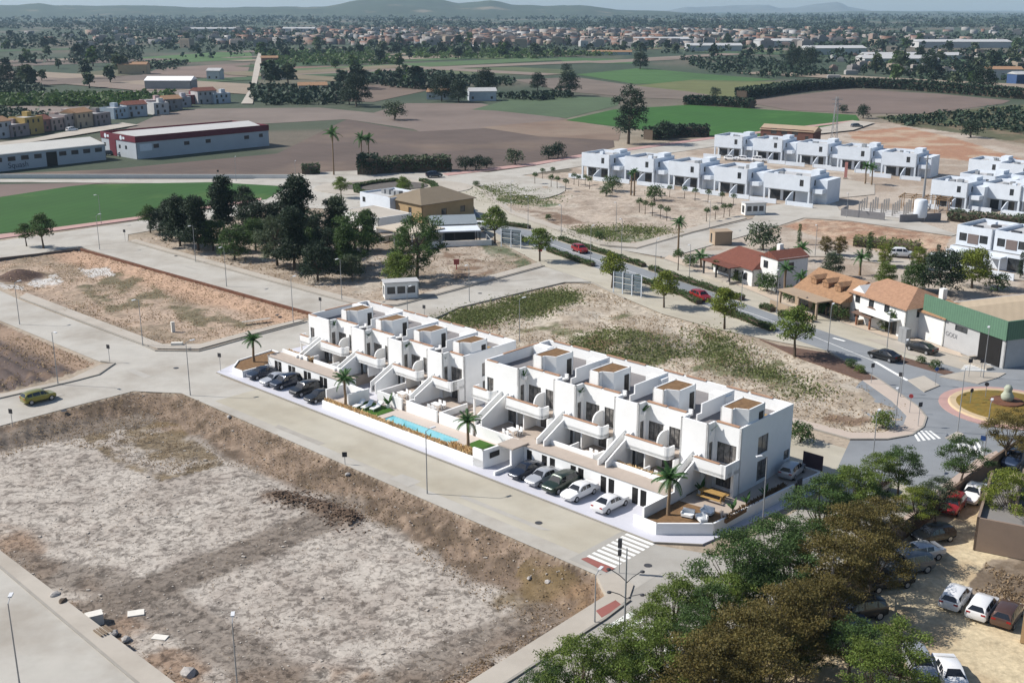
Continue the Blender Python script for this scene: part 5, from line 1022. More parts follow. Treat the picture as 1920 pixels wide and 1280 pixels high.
# --- young trees in rows
c3 = lambda x, y: (860+x/3.692, 260+y/3.692)
rowsT = [('beside the far street before the villas', [(528, 318), (580, 280), (640, 335), (652, 275), (682, 345), (740, 365), (798, 320), (830, 330), (876, 325), (905, 350)]), ('below the front villa walls', [(1460, 405), (1562, 415), (1635, 430), (1725, 445), (1820, 455), (1900, 465)]), ('in the middle of the sandy plot', [(1250, 512), (1290, 525), (1340, 535), (1395, 555), (1440, 570)]), ('leading to the small kiosk', [(1715, 575), (1775, 560), (1835, 545), (1875, 540)])]
for lb, l in rowsT:
    l = sorted(l)
    for i, (x, y) in enumerate(l): tree('topiary', ORD[i]+' small clipped tree of the row '+lb, GG(*c3(x, y)), rnd.uniform(1.0, 1.2), 'deep', i % 2, name='young_tree', group='young clipped trees')
for k, x, y, s, m, lb in (('bush', 1148, 358, 1.5, 'deep', 'broad round bush before the front villa row'), ('bush', 1227, 376, 1.45, 'deep', 'ball shaped bush before the front villa row'), ('bush', 1136, 368, 1.0, 'deep', 'small bush left of the broad round bush'), ('bush', 1430, 470, 2.1, 'grey', 'large grey green tree on the side street behind the beige hut'), ('bush', 1438, 548, 1.25, 'deep', 'dense round bush in front of the red tiled house'), ('topiary', 1271, 508, 1.4, 'deep', 'clipped small tree under the tall corner palm'), ('topiary', 1341, 523, 1.15, 'deep', 'clipped small tree on the pavement by the red tiled house'), ('topiary', 1670, 628, 1.3, 'deep', 'clipped small tree before the orange roofed house'), ('cypress', 1628, 490, .95, 'deep', 'dark cypress beside the dirt lane'), ('cypress', 1498, 458, .7, 'deep', 'small cypress behind the beige hut'), ('shaggy', 1658, 500, .42, 'lime', 'thin scrubby tree by the white parked car'), ('shaggy', 1722, 505, .42, 'lime', 'thin scrubby tree right of the white parked car'), ('shaggy', 1548, 478, .36, 'brown', 'bare thin sapling left on the dirt lane'), ('shaggy', 1574, 480, .38, 'brown', 'bare thin sapling right on the dirt lane'), ('broad', 1765, 552, .85, 'dark', 'dark broad tree behind the green fronted warehouse'), ('broad', 1822, 540, .78, 'lime', 'yellow green tree behind the green fronted warehouse'), ('cypress', 1756, 506, .8, 'dark', 'dark cypress before the left modern villa'), ('cypress', 1912, 522, .8, 'dark', 'dark cypress at the right edge before the modern villas'), ('bush', 1655, 803, .8, 'green', 'lone green bush on the sandy plot by the roundabout'), ('bush', 1595, 690, .5, 'deep', 'small shrub in the bed near the black moving car'), ('bush', 1612, 700, .45, 'green', 'second small shrub in the bed near the black moving car'), ('bush', 1727, 682, .42, 'deep', 'small shrub in the bed before the forecourt'), ('bush', 1753, 692, .5, 'deep', 'second small shrub in the bed before the forecourt'), ('bush', 1500, 830, .9, 'deep', 'dark shrub behind the end of the nearer white block'), ('bush', 893, 350, .6, 'deep', 'small dark bush at the tip of the sandy plot'), ('bush', 1123, 447, .55, 'deep', 'small dark bush in the grass by the avenue'), ('bush', 1028, 412, .5, 'deep', 'small dark bush on the brown patch by the avenue')):
    tree(k, lb, GG(x, y), s, m, 0, name='shrub' if k == 'bush' else 'tree', cat='bush' if k == 'bush' else 'tree')
for i, (k, x, y, s, m, lb) in enumerate((('bush', 1385, 530, .8, 'green', 'garden bush left before the red tiled house'), ('bush', 1480, 566, .9, 'deep', 'garden bush at the corner of the dormer house'), ('bush', 1535, 588, .8, 'green', 'garden bush before the dormer house porch'), ('bush', 1575, 602, .9, 'deep', 'garden bush between the dormer house and the orange roofed house'), ('bush', 1660, 622, .7, 'green', 'garden bush before the orange roofed house'), ('broad', 1455, 505, .5, 'deep', 'dark garden tree behind the red tiled house'), ('broad', 1560, 520, .5, 'grey', 'garden tree behind the dormer house'), ('broad', 1715, 545, .6, 'deep', 'garden tree behind the orange roofed house'), ('bush', 1295, 500, .9, 'deep', 'garden bush left of the stubby palm'), ('bush', 1870, 545, 1.1, 'deep', 'garden bush behind the warehouse roof'), ('broad', 1660, 535, .45, 'green', 'small green tree on the dirt lane edge'))):
    tree(k, lb, GG(x, y), s, m, i % 2, name='garden_bush' if k == 'bush' else 'garden_tree', cat='bush' if k == 'bush' else 'tree')
# --- the belt of trees at the lower right (crown centre px, scale, leaf)
belt = [(1385, 1050, 1.0, 'deep', 'green tree covering the crossing corner'), (1450, 1010, .95, 'deep', 'green tree right of the crossing corner tree'), (1545, 935, .95, 'deep', 'green tree before the corner garden gate'), (1600, 905, .9, 'green', 'green tree beside the carport wall'), (1690, 865, .7, 'deep', 'green tree beside the zebra crossing'), (1650, 880, .65, 'green', 'lower green tree beside the zebra crossing'), (1480, 1065, .85, 'deep', 'deep green tree in the front rank'), (1600, 985, .95, 'brown', 'rust tinted tree nearest the street bend'), (1655, 965, .9, 'brown', 'rust tinted tree behind the red parked car'), (1560, 1050, 1.0, 'brown', 'rust tinted tree in the belt middle'), (1640, 1030, .95, 'brown', 'rust tinted tree over the dark parked cars'), (1480, 1130, 1.0, 'brown', 'rust tinted tree left of the utility pole'), (1540, 1110, .85, 'brown', 'rust tinted tree just above the utility pole'), (1400, 1180, 1.0, 'brown', 'rust tinted tree in the lower belt'), (1330, 1130, .85, 'deep', 'green tree at the street side of the lower belt'), (1270, 1120, .75, 'green', 'light green tree beside the four armed lamp'), (1320, 1235, 1.0, 'brown', 'rust tinted tree at the bottom edge, middle'), (1440, 1245, .9, 'brown', 'rust tinted tree at the bottom edge, right'), (1240, 1215, .8, 'green', 'green tree at the bottom edge right of the lamp'), (1090, 1238, .8, 'green', 'light green tree at the bottom edge by the pavement'), (1165, 1215, .7, 'green', 'light green tree beside the bottom pavement'), (1030, 1275, .6, 'deep', 'small green tree leftmost at the bottom edge'), (1690, 1200, .85, 'green', 'bright green tree in the sandy car park'), (1640, 1245, .8, 'green', 'bright green tree at the bottom of the car park'), (1600, 1200, .65, 'deep', 'darker green tree beside the bright car park tree'), (1515, 1215, .5, 'deep', 'small dark tree below the utility pole'), (1760, 920, .7, 'grey', 'thin olive tree beside the red parked car'), (1720, 935, .6, 'lime', 'thin yellowish tree behind the red parked car'), (1895, 800, .85, 'brown', 'brown tree at the right edge by the roundabout'), (1900, 915, .85, 'lime', 'yellow green tree at the right edge above the beige store'), (1160, 1270, .7, 'green', 'light green tree cut by the bottom edge'), (1380, 1275, .8, 'brown', 'rust tinted tree cut by the bottom edge'), (1430, 1095, .75, 'deep', 'deep green tree filling the front rank gap'), (1520, 1005, .75, 'deep', 'deep green tree between the corner garden and the rust trees'), (1585, 955, .7, 'green', 'green tree filling the bend of the belt'), (1225, 1165, .65, 'green', 'small green tree by the lower crossing bars'), (1195, 1240, .65, 'deep', 'small deep green tree in the bottom rank'), (1300, 1180, .8, 'deep', 'deep green tree above the bottom rust trees'), (1365, 1115, .8, 'green', 'light green tree behind the crossing corner tree'), (1630, 925, .65, 'deep', 'deep green tree close to the carport wall'), (1500, 1180, .8, 'brown', 'rust tinted tree left below the utility pole'), (1350, 1210, .8, 'brown', 'rust tinted tree second from the bottom edge')]
for i, (x, y, s, m, lb) in enumerate(belt):
    p = G(x, y, 5.2*s); p.z = gh(p.x, p.y); tree('airy', lb, p, s*rnd.uniform(.86, .98), m, i % 4, name='belt_tree', group='trees of the lower right belt')
p = G(1797, 916); tree('airy', 'small green tree with bare trunk on the far pavement of the street', p, .72, 'deep', 2, name='belt_tree')
# --- hedges
def hedge(label, pts, wd, h, m='deep', dens=70, size=.22, name='hedge'):
    P = [G(*q) for q in pts]; T = thing(name, label, 'hedge', P[0]); V = []
    r = np.random.RandomState(len(label)+int(P[0].x*10) % 97); core = MB()
    for a, b in zip(P, P[1:]):
        L = (b-a).length; n = int(L*dens*(wd+2*h)); t = r.rand(n); d = (b-a).normalized(); nn = Vector((-d.y, d.x, 0))
        s = r.uniform(-1, 1, n); hh = r.rand(n)**.5*h*(.9+.25*np.sin(t*L*1.3)); s = np.where(r.rand(n) < .6, np.sign(s)*r.uniform(.8, 1.1, n), s); hh = np.where(np.abs(s) < .78, h*r.uniform(.85, 1.12, n), hh)
        V.append(np.stack([a.x-P[0].x+(b.x-a.x)*t+nn.x*s*wd/2, a.y-P[0].y+(b.y-a.y)*t+nn.y*s*wd/2, hh], 1))
        e = nn*wd*.36; A, B_ = a-P[0], b-P[0]; core.prism([(A+e)[:2], (A-e)[:2], (B_-e)[:2], (B_+e)[:2]], 0, h*.85)
    v, f, c = leaves(np.concatenate(V), size, 3); link('foliage', npmesh('foliage', v, f, LM[m], c), T); core.build('branches', M_trunk, T)
H1 = [[(876, 414), (935, 421), (993, 429)], [(1050, 450), (1130, 476), (1207, 501)], [(1220, 506), (1280, 527), (1342, 547), (1392, 564)], [(1428, 578), (1449, 585)], [(1463, 591), (1495, 601)]]
H2 = [[(968, 448), (985, 454)], [(1028, 471), (1070, 486), (1112, 500)], [(1185, 523), (1240, 541), (1282, 555), (1311, 571)], [(1340, 580), (1389, 598), (1449, 621)]]
for i, l in enumerate(H1): hedge(ORD[i]+' clipped hedge from the left on the far side of the avenue', l, 1.3, .85)
for i, l in enumerate(H2): hedge(ORD[i]+' clipped hedge from the left on the near side of the avenue', l, 1.3, .85)
hedge('curved hedge round the right end of the roundabout island', [(775, 368), (805, 366), (819, 358), (812, 348), (790, 341)], 1.6, 1.0, dens=25, size=.4)
hedge('curved hedge round the left end of the roundabout island', [(745, 341), (700, 346), (668, 352), (670, 362), (700, 367)], 1.6, 1.0, dens=25, size=.4)
hedge('long reed bank behind the roundabout beside the field', [(700, 325), (760, 322), (845, 320)], 5, 4.2, 'grey', 5, 1.0, 'reed_bank'); hedge('dense dark thicket left of the reed bank', [(672, 326), (708, 326)], 6, 5.2, 'farg', 6, 1.0, 'thicket'); hedge('low reed patch left of the tall slender palm', [(566, 326), (600, 325)], 4, 2.6, 'grey', 5, .9, 'reed_bank')
hedge('dark scrub bank behind the rear villa row', [(1215, 262), (1270, 256), (1328, 256)], 6, 4.0, 'farg', 4, 1.1, 'thicket')
hedge('dark hedgerow along the bright green field', [(1284, 196), (1340, 198), (1410, 203)], 6, 4, 'farg', 4, 1.4, 'hedgerow'); hedge('long hedgerow above the far brown field', [(1390, 186), (1500, 170), (1590, 164), (1700, 168), (1800, 176), (1925, 186)], 8, 5, 'farg', 2.2, 1.8, 'hedgerow')
hedge('scrub hedge in front of the two modern villas street', [(1780, 412), (1850, 420), (1930, 425)], 4, 2.2, 'grey', 8, .6, 'scrub_hedge')
hedge('green verge scrub on the dirt lane', [(1600, 458), (1660, 462), (1720, 470)], 5, 1.5, 'weed', 9, .5, 'scrub_hedge')
# --- single trees on the plain
for i, (k, x, y, s, m, lb) in enumerate((('euca', 1178, 270, 1.05, 'farg', 'tall eucalyptus standing above the villas against the green field'), ('bush', 1250, 262, 2.4, 'farg', 'dark rounded tree right of the tall eucalyptus'), ('broad', 668, 200, 1.75, 'farg', 'big dark tree in the brown field, left of centre'), ('broad', 655, 196, 1.2, 'farg', 'smaller companion of the big dark field tree'), ('bush', 740, 225, 3.0, 'grey', 'grey rounded tree alone in the brown field'), ('broad', 910, 175, 1.6, 'farg', 'tall dark tree by the pale blue farm cabin'), ('broad', 828, 190, 1.5, 'farg', 'dark tree beside the white farm cabin'), ('broad', 860, 192, 1.3, 'farg', 'dark tree between the two farm cabins'), ('broad', 1066, 180, 1.5, 'farg', 'dark leaning tree above the grey green crop'), ('broad', 1008, 170, 1.2, 'farg', 'dark tree on the hedge line left of the leaning tree'), ('bush', 1062, 137, 2.6, 'farg', 'small round tree in the middle distance field'), ('bush', 1618, 222, 2.0, 'farg', 'round bush at the corner of the bright green field'), ('bush', 1580, 212, 1.4, 'farg', 'small round bush by the pylon'), ('bush', 1342, 182, 1.8, 'farg', 'round bush at the edge of the yellow meadow'), ('bush', 872, 320, 1.6, 'farg', 'bush left on the street verge by the brown field'), ('bush', 892, 319, 1.5, 'farg', 'second bush on the street verge by the brown field'), ('bush', 912, 316, 1.3, 'farg', 'third bush on the street verge by the brown field'), ('bush', 966, 309, 1.7, 'grey', 'pale bush on the street verge by the brown field'), ('bush', 1028, 298, 1.6, 'farg', 'dark bush left of the villa row corner'), ('bush', 1046, 296, 1.7, 'farg', 'dark bush touching the villa row corner'), ('bush', 1820, 258, 2.4, 'farg', 'round bush on the red earth behind the villas'), ('broad', 14, 158, 1.5, 'farg', 'dark tree at the far left edge of the orchards'), ('broad', 46, 160, 1.3, 'farg', 'second dark tree at the far left of the orchards'), ('broad', 1488, 128, 2.0, 'farg', 'pair of dark trees before the far town, left one'), ('broad', 1516, 130, 1.9, 'farg', 'pair of dark trees before the far town, right one'), ('broad', 1200, 130, 1.6, 'farg', 'dark tree above the far green field'), ('broad', 1740, 145, 1.8, 'farg', 'dark tree by the far white roofed hall'), ('broad', 1840, 175, 1.8, 'farg', 'dark tree right of the pale bare plot'))):
    tree(k, lb, G(x, y), s, m, i % 2, name='field_tree')
# --- far trees: the largest as individuals, orchards and woods as masses
n = 0
for q in range(240):
    x = NR.uniform(-60, 1980); y = NR.uniform(72, 168)
    if 800 < x < 1600 and y > 112: continue
    if 260 < x < 480 and y > 95: continue
    p = G(x, y); tree('far', ('dark', 'deep green', 'grey green')[(q % 4+1)//2]+' tree on the distant farmland, '+('far left', 'left of centre', 'right of centre', 'far right')[min(3, max(0, int(x//480)))]+(', near the hills' if y < 100 else ', among the nearer fields'), p, NR.uniform(.9, 2.0), ('farg', 'farg', 'deep', 'grey')[q % 4], q % 3, name='distant_tree', group='trees dotted on the distant farmland')
def mass(name, label, pts, n, s0, s1, m='farg', per=9, px=True, dens=None, seed=1):
    r = np.random.RandomState(seed); P = GP(pts); X_ = [p.x for p in P]; Y_ = [p.y for p in P]; pos = []
    xs = r.uniform(min(X_), max(X_), n*4); ys = r.uniform(min(Y_), max(Y_), n*4); ok = inpoly(xs, ys, P)
    if dens: ok &= fbm(xs, ys, dens[0], 77, 3) > dens[1]
    xs, ys = xs[ok][:n], ys[ok][:n]; k = len(xs); s = r.uniform(s0, s1, k)
    pts_ = np.stack([np.repeat(xs, per), np.repeat(ys, per), np.zeros(k*per)], 1); ss = np.repeat(s, per)
    d = r.normal(size=(k*per, 3)); d /= np.linalg.norm(d, axis=1)[:, None]; d[:, 2] = np.abs(d[:, 2]); pts_ += d*ss[:, None]*np.array([.8, .8, 1.3]); pts_[:, 2] += ss*.1
    v, f, c = leaves(pts_, 1.0, seed, clump=np.repeat(r.uniform(.7, 1.25, k), per), asp=.8)
    v = (v-np.repeat(pts_, 4, 0))*np.repeat(ss, 4)[:, None]*.95+np.repeat(pts_, 4, 0)
    setp(link(name, npmesh(name, v, f, LM[m], c)), label, 'trees', kind='stuff')
for i, (pl, nn, sz) in enumerate((([(-40, 184), (330, 180), (332, 201), (-40, 200)], 700, 2.2), ([(-40, 160), (60, 158), (90, 172), (-40, 182)], 220, 2.2), ([(130, 92), (270, 90), (262, 118), (130, 122)], 420, 2.4), ([(495, 97), (700, 94), (760, 122), (500, 123)], 800, 2.6), ([(740, 94), (900, 93), (1160, 104), (1000, 111), (780, 110)], 800, 2.6), ([(470, 168), (640, 165), (640, 196), (480, 198)], 380, 2.4), ([(640, 142), (820, 140), (990, 158), (820, 172), (650, 158)], 420, 2.6), ([(-40, 200), (100, 218), (60, 234), (-40, 232)], 180, 1.6), ([(1270, 112), (1420, 110), (1580, 140), (1440, 148), (1320, 136)], 420, 2.6), ([(930, 184), (1060, 178), (1090, 182), (1000, 190)], 90, 2.2), ([(1640, 224), (1735, 218), (1900, 205), (1990, 215), (1990, 262), (1820, 240), (1700, 236)], 420, 1.5), ([(240, 120), (360, 118), (330, 132), (240, 136)], 160, 2.3), ([(1580, 120), (1960, 120), (1960, 160), (1700, 150)], 420, 3.0))):
    mass('orchard', 'dark green orchard rows and scrub on the plain', pl, nn, sz*.7, sz*1.2, ('deep' if i in (0, 3, 4) else 'farg'), seed=i+1)
mass('woodland', 'belt of distant woods and gardens below the hills', [(-300, 44), (2300, 44), (2300, 130), (-300, 130)], 7500, 3.0, 6.0, 'farg', 8, dens=(260, .46), seed=31)
mass('woodland', 'far woods at the foot of the hills', [(-400, 30), (2400, 30), (2400, 50), (-400, 50)], 4200, 6.0, 12.0, 'farg', 6, dens=(600, .47), seed=33)
# --- weeds and dry grass on the open plots
def weeds(name, label, polys, n, h, m, seed, wd=.10, soft=0.0):
    r = np.random.RandomState(seed); V = []; per = n//len(polys)
    for P in polys:
        X_ = [p.x for p in P]; Y_ = [p.y for p in P]; xs = r.uniform(min(X_), max(X_), per*3); ys = r.uniform(min(Y_), max(Y_), per*3); ok = inpoly(xs, ys, P) & (fbm(xs, ys, 5, seed+3, 3)+.25*r.rand(len(xs)) > .56)
        xs, ys = xs[ok][:per], ys[ok][:per]; xs = xs+r.normal(0, soft, len(xs)); ys = ys+r.normal(0, soft, len(ys)); V.append(np.stack([xs, ys, [gh(a, b) for a, b in zip(xs, ys)]], 1))
    V = np.concatenate(V); k = len(V); hh = h*r.uniform(.4, 1.5, k)[:, None]; a = r.uniform(0, 6.28, k); d = np.stack([np.cos(a), np.sin(a), np.zeros(k)], 1)*wd*r.uniform(.7, 2, k)[:, None]; le = np.stack([r.normal(0, .45, k), r.normal(0, .45, k), np.ones(k)], 1)*hh
    v = np.stack([V-d, V+d, V+le+d*1.2, V+le-d*1.2], 1).reshape(-1, 3); c = np.repeat(r.uniform(.65, 1.35, (k, 1))*np.array([[1, 1, 1]]), 4, 0)
    setp(link(name, npmesh(name, v, np.arange(k*4).reshape(k, 4), LM[m], c)), label, 'weeds', kind='stuff')
bank = [LOT1_ROADEDGE[0], LOT1_ROADEDGE[1], LOT1_ROADEDGE[2], LOT1_ROADEDGE[3], LOT1_ROADEDGE[4]]+GP([(1130, 1120), (1000, 1150), (900, 1100), (700, 960), (540, 880), (420, 850), (330, 870), (210, 840), (100, 810), (-40, 850)])
weeds('dry_grass', 'dry brown weeds on the banks of the foreground plot', [bank], 16000, .10, 'dry', 3, .035)
weeds('dry_grass', 'dry weeds along the near edges of the foreground plot', [GP([(0, 1000), (330, 1240), (560, 1285), (330, 1285), (0, 1036)]), GP([(1137, 1117), (860, 1290), (760, 1285), (1000, 1150)])], 5000, .09, 'dry', 4, .03)
weeds('dry_grass', 'sparse weeds on the pale crust of the foreground plot', [LOT1], 5000, .05, 'dry', 5, .025)
weeds('weed_patches', 'green weed patches on the plot behind the terraces', [GP([(820, 600), (900, 572), (1060, 542), (1085, 555), (1000, 590), (900, 612)]), GP([(1060, 660), (1130, 620), (1240, 640), (1330, 610), (1420, 680), (1500, 710), (1560, 735), (1500, 745), (1380, 690), (1250, 672), (1120, 690)])], 26000, .18, 'weed', 6, .055, 1.6)
weeds('dry_grass', 'sparse dry weeds on the plot behind the terraces', [LOT3], 9000, .12, 'dry', 7, .05)
weeds('weed_patches', 'green weeds on the sandy plot beyond the avenue', [GP([(890, 350), (950, 343), (1040, 368), (1020, 382), (960, 385), (920, 375)]), GP([(1060, 430), (1170, 425), (1260, 430), (1200, 448), (1130, 452)])], 7000, .2, 'weed', 8, .07, 2.5)
weeds('dry_grass', 'dry weeds on the upper left brown plot', [LOT2], 9000, .12, 'dry', 9, .05)
weeds('dry_grass', 'dry tufts on the dark ploughed plot', [LOT0], 3000, .14, 'dry', 10, .05)
weeds('dry_grass', 'dry weeds in the pine park', [PARK], 5000, .14, 'dry', 12, .06)
weeds('dry_grass', 'dry shrubs in the car park bed', [GP([(1790, 1130), (1850, 1050), (1925, 1040), (1990, 1090), (1930, 1130)])], 1400, .18, 'dry', 13, .04)
# ================================================================ vehicles
def paint(name, c, metal=.35): return mat('paint_'+name, c, .32, .03, 2, metal=metal, spec=.5, coat=.6)
PT = dict(white=paint('white', (.72, .72, .72), 0), black=paint('black', (.012, .013, .015)), navy=paint('navy', (.015, .022, .04)), silver=paint('silver', (.42, .43, .45)), red=paint('red', (.32, .02, .02)), olive=paint('olive', (.22, .20, .03)), green=paint('green', (.015, .03, .018)), brown=paint('brown', (.10, .055, .04)), grey=paint('grey', (.12, .13, .14)), blue=paint('blue', (.03, .05, .10)))
M_carglass = mat('car_glass', (.012, .014, .017), .04, 0, spec=.8); M_lamp = mat('headlight_lens', (.7, .7, .7), .15, 0, spec=.8); M_tail = mat('tail_light', (.3, .01, .01), .2, 0)
CARS = {}
def carmesh(kind):
    if kind in CARS: return CARS[kind]
    # stations x, half width, sill z, belt z, roof z (None = no cabin), roof half width
    if kind == 'suv': L, Wd, st, Rr = 4.5, .92, [(-2.25, .70, .5, .82, .82), (-2.18, .84, .32, 1.02, 1.02), (-1.95, .90, .28, 1.10, 1.55), (-1.2, .92, .26, 1.10, 1.72), (0, .92, .25, 1.08, 1.74), (.55, .92, .25, 1.06, 1.68), (1.15, .91, .26, 1.03, 1.06), (1.85, .89, .28, .96, .97), (2.15, .80, .34, .84, .84), (2.25, .64, .46, .70, .70)], .38
    elif kind == 'hatch': L, Wd, st, Rr = 4.0, .86, [(-2.0, .66, .45, .80, .80), (-1.94, .80, .30, .98, 1.0), (-1.65, .84, .26, 1.0, 1.38), (-1.0, .86, .24, .98, 1.50), (0, .86, .24, .96, 1.51), (.45, .86, .24, .94, 1.46), (1.05, .85, .25, .92, .95), (1.65, .82, .27, .84, .85), (1.92, .74, .33, .74, .74), (2.0, .58, .44, .64, .64)], .33
    else: L, Wd, st, Rr = 4.5, .88, [(-2.25, .68, .45, .80, .80), (-2.18, .82, .32, .96, .96), (-1.65, .86, .26, 1.0, 1.03), (-.95, .88, .24, .97, 1.40), (-.2, .88, .23, .95, 1.46), (.35, .88, .23, .93, 1.42), (1.1, .87, .24, .91, .94), (1.8, .84, .27, .83, .84), (2.15, .75, .33, .73, .73), (2.25, .60, .44, .62, .62)], .33
    b = MB(); rings = []
    for x, hw, z0, zb, zr in st:
        cab = zr-zb > .12; rw = hw*.76 if cab else hw*.86; n = len(b.v)
        pr = [(hw*.86, z0), (hw, z0+.14), (hw*1.01, (z0+zb)/2), (hw*.96, zb), (rw, max(zr-.07, zb+.01)), (rw*.72, zr)]
        b.v += [(x, -y, z) for y, z in pr]+[(x, y, z) for y, z in reversed(pr)]; rings.append(n)
    m = 12
    for p, q in zip(rings, rings[1:]):
        for k in range(m): j = (k+1) % m; b.f.append((p+k, p+j, q+j, q+k))
    b.f.append(tuple(rings[0]+k for k in reversed(range(m)))); b.f.append(tuple(rings[-1]+k for k in range(m)))
    body = b.mesh('body', PT['white'], 38)
    # glass panels laid just proud of the cabin
    def V(i, k): x, y, z = b.v[rings[i]+k]; return Vector((x, y, z))
    cabs = [i for i, s in enumerate(st) if s[4]-s[3] > .12]; i0, i1 = cabs[0], cabs[-1]
    def panel(a, bb, c, d, sh=.88, off=.012):
        cen = (a+bb+c+d)/4; nn = (bb-a).cross(d-a).normalized(); nn = nn if nn.dot(cen-Vector((0, 0, .7))) > 0 else -nn
        return [cen+(p-cen)*sh+nn*off for p in (a, bb, c, d)]
    sides = []
    for s_ in (0, 1):
        g = MB()
        for i in range(i0, i1):
            ks = (3, 4) if s_ == 0 else (8, 7)
            g.quad(*panel(V(i, ks[0]), V(i+1, ks[0]), V(i+1, ks[1]), V(i, ks[1]), .86))
        e = i1; ks = (3, 4) if s_ == 0 else (8, 7)
        g.poly(panel(V(e, ks[0]), V(e+1, ks[0])*.6+V(e, ks[0])*.4, V(e, ks[1]), V(e, ks[1]), .84)[:3]); sides.append(g.mesh('side_window', M_carglass))
    ws = MB().quad(*panel(V(i1, 5)*.9+V(i1+1, 5)*.1, V(i1, 6)*.9+V(i1+1, 6)*.1, V(i1+1, 8)*.95+V(i1, 8)*.05, V(i1+1, 3)*.95+V(i1, 3)*.05, .9, .035)).mesh('windscreen', M_carglass)
    rw = MB().quad(*panel(V(i0, 6), V(i0, 5), V(i0-1, 3), V(i0-1, 8), .84, .03)).mesh('rear_window', M_carglass)
    wh = MB().lathe([(Rr*.6, -.10), (Rr, -.09), (Rr, .09), (Rr*.6, .10)], 16).xf(Matrix.Rotation(R(90), 4, 'X')).mesh('wheel', M_rubber, 40)
    rm_ = MB().lathe([(Rr*.62, -.115), (Rr*.62, .115)], 10).xf(Matrix.Rotation(R(90), 4, 'X')).mesh('rim', M_rim)
    hl = MB().box(-.05, .05, -.17, .17, -.06, .06).mesh('headlight', M_lamp); tl = MB().box(-.05, .05, -.16, .16, -.07, .07).mesh('tail_light', M_tail)
    CARS[kind] = (body, sides, ws, rw, wh, rm_, hl, tl, st, Rr, Wd); return CARS[kind]
def car(label, p, rz, col='white', kind='sedan', sc=1.0, name='parked_car', z=0.0, group=None):
    body, sides, ws, rw, wh, rm_, hl, tl, st, Rr, Wd = carmesh(kind)
    T = thing(name, label, 'car', (p[0], p[1], z), rz, group, (sc,)*3)
    link('body', body, T, mat=PT[col])
    for s_ in sides: link('side_window', s_, T)
    link('windscreen', ws, T); link('rear_window', rw, T)
    xw = 1.38 if kind != 'hatch' else 1.25
    for x in (-xw, xw):
        for y in (-Wd+.09, Wd-.09): o = link('wheel', wh, T, (x, y, Rr)); link('rim', rm_, o)
    for y in (-.56, .56): link('headlight', hl, T, (2.14 if kind != 'hatch' else 1.90, y, .66), R(18)*(1 if y < 0 else -1)*-1); link('tail_light', tl, T, (-2.2 if kind != 'hatch' else -1.95, y, .84))
    return T
WA = AA+R(90)
for u, w_, c, k, lb, fl in ((4.5, 2.0, 'navy', 'sedan', 'dark slate car leftmost in the far row below the white terraces', -1), (7.9, 1.7, 'silver', 'sedan', 'silver car half hidden behind the navy off-roader in the far row', -1), (9.9, 1.9, 'navy', 'suv', 'navy off-roader in the middle of the far row', -1), (14.0, 1.9, 'black', 'suv', 'tall black off-roader in the far row below the terraces', -1), (17.2, 1.7, 'black', 'sedan', 'low black car nearest the palm in the far row', -1),
                            (51.0, 2.2, 'navy', 'sedan', 'dark navy car leftmost in the near row below the white terraces', -1), (53.4, 2.1, 'silver', 'sedan', 'silver car second in the near row below the white terraces', -1), (55.8, 2.0, 'green', 'suv', 'blackish green car third in the near row below the white terraces', -1), (58.3, 1.9, 'white', 'sedan', 'white car with dark roof glass fourth in the near row', -1), (62.2, 1.9, 'white', 'sedan', 'white car rightmost in the near row beside the corner garden', 1)):
    car(lb, S(u, w_), WA if fl > 0 else WA+math.pi, c, k, .95 if u > 40 else .92, z=.11, group='cars parked below the white terraces')
car('white car under the corner flat carport', S(71.9, 18.8), WA+R(8), 'silver', 'hatch', .95, z=1.1)
p = G(73, 752); car('olive yellow hatchback driving on the left street', p, R(47), 'olive', 'hatch', 1.0, 'moving_car', .03)
